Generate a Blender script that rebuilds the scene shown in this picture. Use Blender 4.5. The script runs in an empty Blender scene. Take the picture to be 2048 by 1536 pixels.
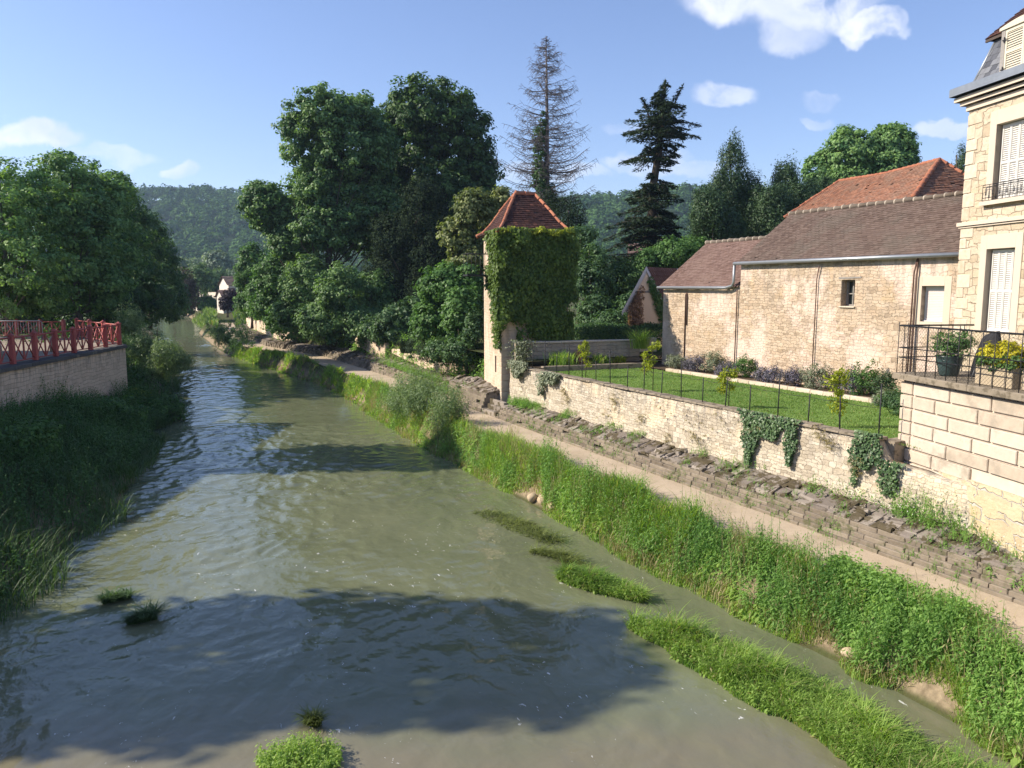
import bpy, math
import numpy as np
from mathutils import Vector
R = math.radians
scene = bpy.context.scene
col = scene.collection

# ------------------------------------------------------------------ camera, sky, sun, exposure
CAM_H, PITCH, FPX = 6.0, R(7.0), 1537.0
cam_d = bpy.data.cameras.new("camera"); cam = bpy.data.objects.new("camera", cam_d); col.objects.link(cam)
cam.location = (0, 0, CAM_H); cam.rotation_euler = (R(90) - PITCH, 0, 0)
cam_d.sensor_width = 36; cam_d.lens = FPX / 2048 * 36; cam_d.clip_start = 0.1; cam_d.clip_end = 6000
scene.camera = cam
SUN_EL, SUN_AZ = R(35), math.atan2(-1, -0.02)        # azimuth measured from +Y towards +X
sunv = Vector((math.sin(SUN_AZ) * math.cos(SUN_EL), math.cos(SUN_AZ) * math.cos(SUN_EL), math.sin(SUN_EL)))
sd = bpy.data.lights.new("sun", 'SUN'); sd.energy = 3.4; sd.angle = R(0.5); sd.color = (1.0, 0.90, 0.75)
sun = bpy.data.objects.new("sun", sd); col.objects.link(sun)
sun.rotation_euler = sunv.to_track_quat('Z', 'Y').to_euler()
scene.view_settings.view_transform = 'Standard'; scene.view_settings.look = 'None'
scene.view_settings.exposure = 1.25; scene.view_settings.gamma = 1.0

class G:
    """small node-graph helper"""
    def __init__(s, nt): s.nt = nt
    def n(s, t, inp=None, **props):
        nd = s.nt.nodes.new(t)
        for k, v in props.items(): setattr(nd, k, v)
        for k, v in (inp or {}).items():
            sk = nd.inputs[k]
            if hasattr(v, 'is_output'): s.nt.links.new(v, sk)
            else: sk.default_value = v
        return nd
    def math(s, op, a, b=0.0, c=0.0, clamp=False):
        return s.n('ShaderNodeMath', {0: a, 1: b, 2: c}, operation=op, use_clamp=clamp).outputs[0]
    def mix(s, f, a, b, blend='MIX'):
        a = a if hasattr(a, 'is_output') else tuple(a) + (1,) * (4 - len(a))
        b = b if hasattr(b, 'is_output') else tuple(b) + (1,) * (4 - len(b))
        return s.n('ShaderNodeMix', {0: f, 6: a, 7: b}, data_type='RGBA', blend_type=blend).outputs[2]
    def ramp(s, f, stops, interp='LINEAR'):
        nd = s.n('ShaderNodeValToRGB', {0: f}); cr = nd.color_ramp; cr.interpolation = interp
        while len(cr.elements) < len(stops): cr.elements.new(0.5)
        for e, (p, c) in zip(cr.elements, stops):
            e.position = p
            e.color = tuple(c) + (1,) if hasattr(c, '__len__') else (c, c, c, 1)
        return nd.outputs[0]
    def noise(s, vec, scale, detail=3.0, rough=0.55, dist=0.0, out=0):
        i = {'Scale': scale, 'Detail': detail, 'Roughness': rough, 'Distortion': dist}
        if vec is not None: i['Vector'] = vec
        return s.n('ShaderNodeTexNoise', i).outputs[out]
    def mapping(s, vec, loc=(0, 0, 0), rot=(0, 0, 0), sc=(1, 1, 1)):
        return s.n('ShaderNodeMapping', {0: vec, 1: loc, 2: rot, 3: sc}).outputs[0]
    def smooth(s, v, a, b):
        return s.n('ShaderNodeMapRange', {0: v, 1: a, 2: b, 3: 0.0, 4: 1.0}, interpolation_type='SMOOTHSTEP').outputs[0]
    def attr(s, name, out='Fac'):
        return s.n('ShaderNodeAttribute', attribute_name=name).outputs[out]
    def vadd(s, a, b, op='ADD'):
        return s.n('ShaderNodeVectorMath', {0: a, 1: b}, operation=op).outputs[0]

# sky with scattered fair-weather clouds
w = bpy.data.worlds.new("World"); scene.world = w; w.use_nodes = True
nt = w.node_tree; nt.nodes.clear(); g = G(nt)
sky = g.n('ShaderNodeTexSky', sky_type='NISHITA', sun_disc=False, sun_elevation=SUN_EL, sun_rotation=SUN_AZ,
          altitude=200.0, air_density=1.0, dust_density=0.6, ozone_density=2.0)
gen = g.n('ShaderNodeTexCoord').outputs['Generated']
sp = g.n('ShaderNodeSeparateXYZ', {0: gen}).outputs
yy = g.math('MAXIMUM', sp[1], 0.05)
A_ = g.math('DIVIDE', sp[0], yy); B_ = g.math('DIVIDE', sp[2], yy)
ab = g.n('ShaderNodeCombineXYZ', {0: A_, 1: B_, 2: 0.0}).outputs[0]
warp = g.noise(ab, 11.0, 5.0, 0.55, out=1)
wv = g.n('ShaderNodeVectorMath', {0: g.vadd(warp, (0.5, 0.5, 0.5), 'SUBTRACT'), 'Scale': 0.075}, operation='SCALE').outputs[0]
abw = g.vadd(ab, wv)
sw = g.n('ShaderNodeSeparateXYZ', {0: abw}).outputs
# (direction a=x/y, b=z/y, half-width, half-height, density)
CLOUDS = [(0.285, 0.372, 0.085, 0.040, 1.0), (0.360, 0.366, 0.100, 0.056, 1.0), (0.350, 0.318, 0.045, 0.030, .6), (0.438, 0.322, 0.044, 0.020, 1.0), (0.425, 0.31, 0.02, 0.016, .8),
          (0.268, 0.238, 0.046, 0.018, .5), (0.385, 0.240, 0.028, 0.012, .4), (0.375, 0.216, 0.022, 0.006, .4),
          (0.553, 0.208, 0.042, 0.010, .6), (0.165, 0.163, 0.062, 0.015, .6), (0.15, 0.208, 0.03, 0.011, .35),
          (-0.60, 0.190, 0.060, 0.020, .9), (-0.50, 0.172, 0.06, 0.012, .4), (-0.42, 0.148, 0.022, 0.010, .7),
          (-0.49, 0.130, 0.03, 0.010, .5), (0.58, 0.385, 0.09, 0.012, .75), (0.05, 0.15, 0.08, 0.012, .35), (0.22, 0.150, 0.05, 0.012, .5),
          (0.9, 0.30, 0.14, 0.03, .7), (-0.95, 0.28, 0.16, 0.03, .6)]
m = None
for (ca, cb, ra, rb, de) in CLOUDS:
    da = g.math('DIVIDE', g.math('SUBTRACT', sw[0], ca), ra); db = g.math('DIVIDE', g.math('SUBTRACT', sw[1], cb), rb)
    q = g.math('ADD', g.math('MULTIPLY', da, da), g.math('MULTIPLY', db, db))
    k = g.math('MULTIPLY', g.smooth(q, 1.25, 0.45), de)
    m = k if m is None else g.math('MAXIMUM', m, k)
fr = g.math('MULTIPLY', g.math('GREATER_THAN', sp[1], 0.06), 1.0)
m = g.math('MULTIPLY', m, fr)
m = g.math('MULTIPLY', m, g.smooth(g.noise(abw, 16.0, 5.0, 0.55), 0.22, 0.58))
lum = g.ramp(g.noise(abw, 7.0, 4.0), [(0.35, (4.2, 4.6, 5.8)), (0.65, (6.6, 6.6, 7.0))])
# thin high veil, brighter toward the horizon as in the photograph
skyc = g.mix(1.0, sky.outputs[0], (.88, .86, .98), 'MULTIPLY')
cc = g.mix(g.math('MULTIPLY', m, 0.92), skyc, lum)
bg = g.n('ShaderNodeBackground', {'Color': cc, 'Strength': 0.086})
nt.links.new(bg.outputs[0], g.n('ShaderNodeOutputWorld').inputs[0])

# ------------------------------------------------------------------ geometry helpers
def ray(px, py):
    u = (px - 1024) / FPX; v = (768 - py) / FPX
    return (u, math.cos(PITCH) + v * math.sin(PITCH), -math.sin(PITCH) + v * math.cos(PITCH))
def atz(px, py, z):                       # ground point seen in direction (px, py) at height z
    d = ray(px, py); k = (z - CAM_H) / d[2]; return np.array([d[0] * k, d[1] * k, z])
def aty(px, py, Y):
    d = ray(px, py); k = Y / d[1]; return np.array([d[0] * k, Y, CAM_H + d[2] * k])
O0 = np.array([5.8, 18.8]); D0 = np.array([-.4368, .8996]); N0 = np.array([.8996, .4368])
def bk(t, p, z=0.0):                      # riverside frame: t along the bank (upstream), p across it (+ = away from the river)
    xy = O0 + D0 * t + N0 * p; return np.array([xy[0], xy[1], z])
def tobk(x, y):
    dx = x - O0[0]; dy = y - O0[1]; return dx * D0[0] + dy * D0[1], dx * N0[0] + dy * N0[1]
_pe = ([-20, -10, 14, 24, 43, 57, 80, 130, 400], [-1, -1, -1, -.45, -.9, -3.3, -2.9, 1, 4])
_rw = ([-20, -10, 0, 14, 30, 35, 47, 60, 74, 100, 124, 400], [-3.3, -3.3, -3.6, -3.75, -3.0, -3.1, -4.4, -5.7, -6.3, -6, -3, 2])
_lw = ([-20, 0, 3, 6, 10, 25, 45, 110, 150, 400], [-17.4, -16.5, -15.9, -15.1, -13.9, -12.7, -11.6, -11.5, -16, -20])
def pe(t): return np.interp(t, *_pe)
def rw(t): return np.interp(t, *_rw)
def lw(t): return np.interp(t, *_lw)
def lwall_x(y): return -17.9 - .118 * (y - 29)

def link(o, parent=None):
    col.objects.link(o)
    if parent is not None: o.parent = parent
    return o
def tag(o, label=None, cat=None, group=None, kind=None):
    if label: o['label'] = label
    if cat: o['category'] = cat
    if group: o['group'] = group
    if kind: o['kind'] = kind
    return o
def empty(name, loc=(0, 0, 0), label=None, cat=None, group=None):
    o = bpy.data.objects.new(name, None); o.location = tuple(loc); o.empty_display_size = .3; col.objects.link(o)
    o['_loc'] = [float(v) for v in loc]
    return tag(o, label, cat, group)

def raw_mesh(name, V, F, mats, parent=None, attrs=None, uv=None, mi=None, smooth=False):
    """V (n,3) world coords, F (m,k) equal-size faces or list of lists. Children of an Empty get local coordinates."""
    V = np.asarray(V, dtype=np.float64)
    if parent is not None:
        p = parent; off = np.zeros(3)
        while p is not None: off += np.array(p.location); p = p.parent
        V = V - off
    me = bpy.data.meshes.new(name)
    if isinstance(F, np.ndarray):
        nf, k = F.shape; loops = F.reshape(-1); starts = np.arange(nf) * k
    else:
        ks = np.array([len(f) for f in F]); nf = len(F); loops = np.concatenate([np.asarray(f) for f in F]); starts = np.concatenate([[0], np.cumsum(ks)[:-1]])
    me.vertices.add(len(V)); me.vertices.foreach_set('co', V.astype(np.float32).reshape(-1))
    me.loops.add(len(loops)); me.loops.foreach_set('vertex_index', loops.astype(np.int32))
    me.polygons.add(nf); me.polygons.foreach_set('loop_start', starts.astype(np.int32))
    if mi is not None: me.polygons.foreach_set('material_index', np.asarray(mi, dtype=np.int32))
    if smooth: me.polygons.foreach_set('use_smooth', np.ones(nf, dtype=bool))
    if uv is not None:
        l = me.uv_layers.new(name='UVMap'); l.data.foreach_set('uv', np.asarray(uv, dtype=np.float32).reshape(-1))
    for k_, a in (attrs or {}).items():
        at = me.attributes.new(k_, 'FLOAT', 'FACE'); at.data.foreach_set('value', np.asarray(a, dtype=np.float32))
    me.update(calc_edges=True)
    for m_ in (mats if isinstance(mats, (list, tuple)) else [mats]): me.materials.append(m_)
    o = bpy.data.objects.new(name, me); return link(o, parent)

class MB:
    def __init__(s, seed=0): s.v = []; s.f = []; s.uv = []; s.r = []; s.m = []; s.rng = np.random.default_rng(seed)
    def face(s, pts, uv=None, m=0, r=None):
        b = len(s.v); s.v += [tuple(p) for p in pts]; s.f.append(list(range(b, b + len(pts))))
        s.uv += list(uv) if uv is not None else [(0, 0)] * len(pts)
        s.m.append(m); s.r.append(s.rng.random() if r is None else r)
    def box(s, o, ax, ay, az, m=0, r=None, uvo=(0, 0), skip=''):
        """box from corner o spanned by ax, ay, az"""
        o = np.asarray(o, float); ax, ay, az = (np.asarray(a, float) for a in (ax, ay, az))
        if np.dot(np.cross(ax, ay), az) < 0: o = o + ax; ax = -ax
        X, Y, Z = (np.linalg.norm(a) for a in (ax, ay, az))
        r = s.rng.random() if r is None else r; u0, v0 = uvo
        q = lambda a, b, c: o + ax * a + ay * b + az * c
        U = lambda *l: [(u0 + a, v0 + b) for a, b in l]
        s.face([q(0,0,0), q(1,0,0), q(1,0,1), q(0,0,1)], U((0,0),(X,0),(X,Z),(0,Z)), m, r)
        s.face([q(1,1,0), q(0,1,0), q(0,1,1), q(1,1,1)], U((X,0),(0,0),(0,Z),(X,Z)), m, r)
        s.face([q(0,1,0), q(0,0,0), q(0,0,1), q(0,1,1)], U((Y,0),(0,0),(0,Z),(Y,Z)), m, r)
        s.face([q(1,0,0), q(1,1,0), q(1,1,1), q(1,0,1)], U((0,0),(Y,0),(Y,Z),(0,Z)), m, r)
        s.face([q(0,0,1), q(1,0,1), q(1,1,1), q(0,1,1)], U((0,0),(X,0),(X,Y),(0,Y)), m, r)
        s.face([q(0,1,0), q(1,1,0), q(1,0,0), q(0,0,0)], U((0,0),(X,0),(X,Y),(0,Y)), m, r)
    def bbox(s, o, ax, ay, az, bev=.01, jit=0.0, m=0, r=None):
        """rounded-edge stone: box with chamfered front/top via inset vertices"""
        o = np.asarray(o, float); ax, ay, az = (np.asarray(a, float) for a in (ax, ay, az))
        if np.dot(np.cross(ax, ay), az) < 0: o = o + ax; ax = -ax
        L = [np.linalg.norm(a) for a in (ax, ay, az)]; e = [min(.45, bev / max(l, 1e-4)) for l in L]
        r = s.rng.random() if r is None else r
        J = {}
        def P(i, j, k, ax_):  # corner (0/1)^3, offset inward except along ax_
            key = (i, j, k, ax_)
            if key not in J:
                c = [i, j, k]; f = []
                for n_ in range(3):
                    f.append(c[n_] if n_ == ax_ else (e[n_] if c[n_] == 0 else 1 - e[n_]))
                J[key] = o + ax * f[0] + ay * f[1] + az * f[2] + (s.rng.random(3) - .5) * jit
            return J[key]
        F = s.face
        F([P(0,0,0,1), P(1,0,0,1), P(1,0,1,1), P(0,0,1,1)], m=m, r=r); F([P(1,1,0,1), P(0,1,0,1), P(0,1,1,1), P(1,1,1,1)], m=m, r=r)
        F([P(0,1,0,0), P(0,0,0,0), P(0,0,1,0), P(0,1,1,0)], m=m, r=r); F([P(1,0,0,0), P(1,1,0,0), P(1,1,1,0), P(1,0,1,0)], m=m, r=r)
        F([P(0,0,1,2), P(1,0,1,2), P(1,1,1,2), P(0,1,1,2)], m=m, r=r)
        # edges: top four and vertical four
        F([P(0,0,1,1), P(1,0,1,1), P(1,0,1,2), P(0,0,1,2)], m=m, r=r); F([P(1,1,1,1), P(0,1,1,1), P(0,1,1,2), P(1,1,1,2)], m=m, r=r)
        F([P(0,1,1,0), P(0,0,1,0), P(0,0,1,2), P(0,1,1,2)], m=m, r=r); F([P(1,0,1,0), P(1,1,1,0), P(1,1,1,2), P(1,0,1,2)], m=m, r=r)
        F([P(0,0,0,0), P(0,0,0,1), P(0,0,1,1), P(0,0,1,0)], m=m, r=r); F([P(1,0,0,1), P(1,0,0,0), P(1,0,1,0), P(1,0,1,1)], m=m, r=r)
        F([P(1,1,0,0), P(1,1,0,1), P(1,1,1,1), P(1,1,1,0)], m=m, r=r); F([P(0,1,0,1), P(0,1,0,0), P(0,1,1,0), P(0,1,1,1)], m=m, r=r)
        for (i, j) in ((0,0),(1,0),(1,1),(0,1)):
            t3 = [P(i,j,1,0), P(i,j,1,1), P(i,j,1,2)]
            if i ^ j: t3 = t3[::-1]
            F(t3, m=m, r=r)
    def tube(s, pts, rad, n=6, m=0, r=None, cap=True):
        pts = [np.asarray(p, float) for p in pts]; rad = rad if hasattr(rad, '__len__') else [rad] * len(pts)
        r = s.rng.random() if r is None else r; b = len(s.v); K = len(pts); up = None
        for i, p in enumerate(pts):
            d = pts[min(i + 1, K - 1)] - pts[max(i - 1, 0)]; d = d / (np.linalg.norm(d) + 1e-9)
            if up is None: up = np.array([0, 0, 1.]) if abs(d[2]) < .9 else np.array([1., 0, 0])
            a = np.cross(d, up); a /= np.linalg.norm(a) + 1e-9; c = np.cross(d, a); up = -c if np.dot(-c, up) > 0 else c
            a = np.cross(d, up); a /= np.linalg.norm(a) + 1e-9; c = np.cross(a, d)
            for k in range(n):
                th = 2 * math.pi * k / n; s.v.append(tuple(p + (a * math.cos(th) + c * math.sin(th)) * rad[i]))
        for i in range(K - 1):
            for k in range(n):
                k2 = (k + 1) % n; s.f.append([b + i*n + k, b + i*n + k2, b + (i+1)*n + k2, b + (i+1)*n + k])
                s.uv += [(k/n, i), ((k+1)/n, i), ((k+1)/n, i+1), (k/n, i+1)]; s.m.append(m); s.r.append(r)
        if cap:
            for e_ in ([b + k for k in range(n)][::-1], [b + (K-1)*n + k for k in range(n)]):
                s.f.append(e_); s.uv += [(0, 0)] * n; s.m.append(m); s.r.append(r)
    def prism(s, poly, ext, m=0, r=None):
        """polygon (list of 3d pts) extruded by vector ext"""
        poly = [np.asarray(p, float) for p in poly]; ext = np.asarray(ext, float); r = s.rng.random() if r is None else r
        nrm = np.zeros(3)
        for i in range(len(poly)): nrm += np.cross(poly[i], poly[(i + 1) % len(poly)])
        if np.dot(nrm, ext) > 0: poly = poly[::-1]
        e0 = poly[1] - poly[0]; e0 = e0 / np.linalg.norm(e0)
        nn = np.cross(e0, ext / np.linalg.norm(ext))
        uvp = lambda p: (float(np.dot(p - poly[0], e0)), float(np.dot(p - poly[0], nn)))
        s.face(poly, [uvp(p) for p in poly], m, r); s.face([p + ext for p in poly[::-1]], [uvp(p) for p in poly[::-1]], m, r)
        L = np.linalg.norm(ext); acc = 0
        for i in range(len(poly)):
            a, b2 = poly[i], poly[(i + 1) % len(poly)]; l = np.linalg.norm(b2 - a)
            s.face([b2, a, a + ext, b2 + ext], [(acc + l, 0), (acc, 0), (acc, L), (acc + l, L)], m, r); acc += l
    def build(s, name, mats, parent=None, smooth=False):
        return raw_mesh(name, s.v, s.f, mats, parent, {'rnd': s.r}, s.uv, s.m, smooth)

def wall_panel(mb, A, dirv, L, z0, z1, holes=(), depth=.2, nin=None, m=0, mr=None, u0=0.0, cap_top=False):
    """wall face from A along dirv (unit xy), z0..z1 with rectangular holes (s0,s1,za,zb); reveals go inward along nin"""
    A = np.array([A[0], A[1], 0.0]); d = np.array([dirv[0], dirv[1], 0.0]); ni = np.array([nin[0], nin[1], 0.0]) if nin is not None else None
    S = sorted({0, L} | {h[0] for h in holes} | {h[1] for h in holes}); Z = sorted({z0, z1} | {h[2] for h in holes} | {h[3] for h in holes})
    q = lambda s_, z_, k=0.0: A + d * s_ + np.array([0, 0, z_]) + (ni * k if ni is not None else 0)
    flip = ni is not None and np.dot(np.cross(d, [0, 0, 1]), ni) > 0
    def F(p, uv, m_):
        if flip: p = p[::-1]; uv = uv[::-1]
        mb.face(p, uv, m_)
    for i in range(len(S) - 1):
        for j in range(len(Z) - 1):
            sc, zc = (S[i] + S[i+1]) / 2, (Z[j] + Z[j+1]) / 2
            if any(h[0] < sc < h[1] and h[2] < zc < h[3] for h in holes): continue
            F([q(S[i], Z[j]), q(S[i+1], Z[j]), q(S[i+1], Z[j+1]), q(S[i], Z[j+1])],
              [(u0+S[i], Z[j]), (u0+S[i+1], Z[j]), (u0+S[i+1], Z[j+1]), (u0+S[i], Z[j+1])], m)
    mr = m if mr is None else mr
    for (a, b, c, e) in holes:
        for (p1, p2, ) in (((a, c), (b, c)), ((b, c), (b, e)), ((b, e), (a, e)), ((a, e), (a, c))):
            F([q(*p2), q(*p1), q(*p1, depth), q(*p2, depth)][::-1], [(0, 0), (1, 0), (1, depth), (0, depth)], mr)

rn = lambda seed: np.random.default_rng(seed)
def unit(a): return a / (np.linalg.norm(a, axis=-1, keepdims=True) + 1e-9)

def leaf_quads(C, Nm, L, W, T=None, fold=.12, rng=None):
    n = len(C); rng = rng or rn(1)
    if T is None: T = rng.normal(size=(n, 3))
    T = unit(T - Nm * np.sum(T * Nm, 1, keepdims=True)); B = np.cross(Nm, T)
    L = np.broadcast_to(np.asarray(L, float), (n,))[:, None]; W = np.broadcast_to(np.asarray(W, float), (n,))[:, None]
    V = np.stack([C - T * L * .5, C + B * W * .5 + Nm * W * fold - T * L * .05, C + T * L * .5, C - B * W * .5 + Nm * W * fold - T * L * .05], 1)
    return V.reshape(-1, 3), np.arange(n * 4).reshape(-1, 4)

def crown_pts(rng, blobs, nclump, per, cr, flat=.65, shell=(.62, 1.02), jitter=.35, up=.45):
    """leaf centres / normals / clump id for a crown of ellipsoid blobs: leafy clumps scattered in each blob's outer shell"""
    B = np.array([b[:3] for b in blobs], float); Rr = np.array([(b[3], b[3] if len(b) < 5 else b[4]) for b in blobs], float)
    wgt = (Rr[:, 0] * (Rr[:, 0] + 2 * Rr[:, 1])); wgt /= wgt.sum()
    CC = []; OO = []; tries = 0
    while len(CC) < nclump and tries < nclump * 12:
        tries += 1
        i = rng.choice(len(B), p=wgt); d = rng.normal(size=3); d /= np.linalg.norm(d)
        if d[2] < -.55 and rng.random() < .5: continue
        s_ = rng.uniform(*shell); c = B[i] + d * s_ * np.array([Rr[i, 0], Rr[i, 0], Rr[i, 1]])
        q = (((c - B) / np.stack([Rr[:, 0], Rr[:, 0], Rr[:, 1]], 1)) ** 2).sum(1); q[i] = 9
        if (q < .42).any(): continue
        CC.append(c); OO.append(d)
    CC = np.array(CC); OO = np.array(OO); K = len(CC)
    n = K * per; idx = np.repeat(np.arange(K), per)
    crs = cr * rng.uniform(.6, 1.35, K)[idx][:, None]
    d = unit(rng.normal(size=(n, 3))) * (rng.random((n, 1)) ** .45)
    P = CC[idx] + d * crs * np.array([1, 1, flat])
    Nm = unit(OO[idx] * .45 + d * .55 + np.array([0, 0, up]) + rng.normal(size=(n, 3)) * jitter)
    return P, Nm, idx, CC, OO

def foliage(name, rng, blobs, nclump, per, cr, leaf, mat, parent=None, asp=.6, tint=(0, 1), **kw):
    P, Nm, idx, CC, OO = crown_pts(rng, blobs, nclump, per, cr, **kw)
    n = len(P); L = leaf * rng.uniform(.7, 1.3, n)
    T = rng.normal(size=(n, 3)) + np.array([0, 0, -.6])
    V, F = leaf_quads(P, Nm, L, L * asp, T, rng=rng)
    cl = rng.random(len(CC)); o = raw_mesh(name, V, F, mat, parent, {'rnd': tint[0] + (tint[1] - tint[0]) * rng.random(n), 'clump': cl[idx]})
    return o, CC

def limb_mesh(mb, base, top, r0, r1, rng, targets=(), wob=.12, n=7, br=.35):
    base = np.asarray(base, float); top = np.asarray(top, float); H = np.linalg.norm(top - base); K = 7
    pts = []; rad = []
    ph = rng.uniform(0, 6, 2)
    for i in range(K + 1):
        f = i / K; w_ = wob * H * .12 * np.array([math.sin(3.3 * f + ph[0]) - math.sin(ph[0]), math.sin(2.7 * f + ph[1]) - math.sin(ph[1]), 0])
        pts.append(base + (top - base) * f + w_); rad.append(r0 + (r1 - r0) * f ** .8 + (r0 * .35 * max(0, 1 - f * 7)))
    mb.tube(pts, rad, n)
    for tg in targets:
        tg = np.asarray(tg, float)
        f = np.clip((tg[2] - base[2]) / max(H, .1) * .62 + rng.uniform(-.08, .05), .22, .95); i = int(f * K); p0 = pts[i]
        mid = p0 * .45 + tg * .55 + np.array([0, 0, -.08 * H * rng.random()]) + rng.normal(size=3) * .04 * H * .5
        rr = max(rad[i] * br, .02); mb.tube([p0, p0 * .75 + mid * .25, mid, tg], [rr, rr * .8, rr * .5, rr * .15], 5, cap=False)

def tree(name, base, blobs, label, cat, group, mat, bark, seed, nclump=300, per=45, cr=.55, leaf=.22, trunk_r=.28, top=None, ntarg=18, asp=.6, ivy=None, **kw):
    rng = rn(seed); base = np.asarray(base, float)
    root = empty(name, base, label, cat, group)
    top = np.asarray(top if top is not None else [np.mean([b[0] for b in blobs]), np.mean([b[1] for b in blobs]), max(b[2] for b in blobs)], float)
    o, CC = foliage('crown', rng, blobs, nclump, per, cr, leaf, mat, root, asp, **kw)
    mb = MB(seed); tg = CC[rng.choice(len(CC), min(ntarg, len(CC)), replace=False)]
    tg = list(tg) + [np.array(b[:3]) for b in blobs]
    limb_mesh(mb, base - np.array([0, 0, .2]), top, trunk_r, trunk_r * .25, rng, tg)
    mb.build('trunk', bark, root, True)
    return root
def plant(name, blobs, label, cat, group, mat, seed, nclump=60, per=30, cr=.2, leaf=.09, asp=.5, kind=None, **kw):
    rng = rn(seed); o, CC = foliage(name, rng, blobs, nclump, per, cr, leaf, mat, None, asp, **kw)
    c = np.array(blobs[0][:3]); me = o.data
    co = np.empty(len(me.vertices) * 3, np.float32); me.vertices.foreach_get('co', co); co = co.reshape(-1, 3) - c
    me.vertices.foreach_set('co', co.reshape(-1).astype(np.float32)); me.update(); o.location = tuple(c)
    return tag(o, label, cat, group, kind)

def blades(rng, P, H, W, lean=.35, dirv=None, curl=.5):
    """arched grass blades: P (n,3) bases"""
    n = len(P); th = rng.uniform(0, 2 * math.pi, n); d = np.stack([np.cos(th), np.sin(th), np.zeros(n)], 1)
    if dirv is not None: d = unit(d * .8 + np.asarray(dirv)); d[:, 2] = 0
    H = H[:, None]; W = W[:, None]; s_ = np.stack([-d[:, 1], d[:, 0], np.zeros(n)], 1); ln = (lean * rng.uniform(.3, 1.6, n))[:, None]
    fl = rng.uniform(.5, 1.5, n)[:, None] * curl
    rows = []
    for f, wf in ((0, .8), (.4, 1.0), (.75, .75), (1.0, .12)):
        c = P + d * H * ln * (f ** 1.8) + np.array([0, 0, 1]) * H * (f - fl * .45 * f ** 3)
        rows.append(c - s_ * W * .5 * wf); rows.append(c + s_ * W * .5 * wf)
    V = np.stack(rows, 1).reshape(-1, 3); b = (np.arange(n) * 8)[:, None]
    F = np.concatenate([b + np.array([[0, 1, 3, 2]]), b + np.array([[2, 3, 5, 4]]), b + np.array([[4, 5, 7, 6]])], 1).reshape(-1, 4)
    return V, F, np.repeat(rng.random(n), 3)
def stems(rng, P, H, nl=12, leaf=.09, asp=.42, lean=.15, droop=.5):
    """upright leafy stems (nettle-like): returns quads + rnd"""
    n = len(P); th = rng.uniform(0, 2 * math.pi, n); d = np.stack([np.cos(th), np.sin(th), np.zeros(n)], 1); ln = (lean * rng.uniform(0, 1.5, n))[:, None, None]
    f = np.linspace(.12, 1.0, nl)[None, :, None]
    A = P[:, None, :] + np.array([0, 0, 1]) * H[:, None, None] * f + d[:, None, :] * H[:, None, None] * ln * f ** 2
    ph = rng.uniform(0, 6.28, (n, 1)) + np.arange(nl)[None] * 2.4
    o = np.stack([np.cos(ph), np.sin(ph), np.zeros_like(ph)], 2)
    L = leaf * rng.uniform(.6, 1.3, (n, nl)) * (1.1 - .55 * f[..., 0] ** 2)
    T = unit(o + np.array([0, 0, -droop]) * rng.uniform(.2, 1.4, (n, nl, 1))); C = A + T * L[..., None] * .55
    Nm = unit(np.array([0, 0, 1]) + o * .5 + rng.normal(size=o.shape) * .25)
    V, F = leaf_quads(C.reshape(-1, 3), Nm.reshape(-1, 3), L.reshape(-1), L.reshape(-1) * asp, T.reshape(-1, 3))
    # thin stalks
    s_ = np.stack([-d[:, 1], d[:, 0], np.zeros(n)], 1) * .004
    tp = P + np.array([0, 0, 1]) * H[:, None] + d * H[:, None] * ln[:, 0]
    SV = np.stack([P - s_, P + s_, tp + s_ * .5, tp - s_ * .5], 1).reshape(-1, 3)
    SF = np.arange(n * 4).reshape(-1, 4) + len(V)
    r1 = np.repeat(rng.random(n), nl) * .6 + rng.random(n * nl) * .4
    return np.concatenate([V, SV]), np.concatenate([F, SF]), np.concatenate([r1, np.full(n, .3)])
def merge(parts):
    V = []; F = []; Rr = []; CL = []; b = 0
    for p in parts:
        v, f, r = p[:3]; V.append(v); F.append(f + b); b += len(v); Rr.append(r); CL.append(p[3] if len(p) > 3 else np.full(len(r), .5))
    return np.concatenate(V), np.concatenate(F), np.concatenate(Rr), np.concatenate(CL)
def vnoise(x, y, s=1.0, seed=0):
    """cheap smooth value noise 0..1 for numpy arrays"""
    x = np.asarray(x, float) * s + seed * 17.3; y = np.asarray(y, float) * s + seed * 9.1
    xi = np.floor(x); yi = np.floor(y); fx = x - xi; fy = y - yi; fx = fx * fx * (3 - 2 * fx); fy = fy * fy * (3 - 2 * fy)
    h = lambda a, b: np.modf(np.abs(np.sin(a * 127.1 + b * 311.7) * 43758.5453))[0]
    return (h(xi, yi) * (1 - fx) + h(xi + 1, yi) * fx) * (1 - fy) + (h(xi, yi + 1) * (1 - fx) + h(xi + 1, yi + 1) * fx) * fy

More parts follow.
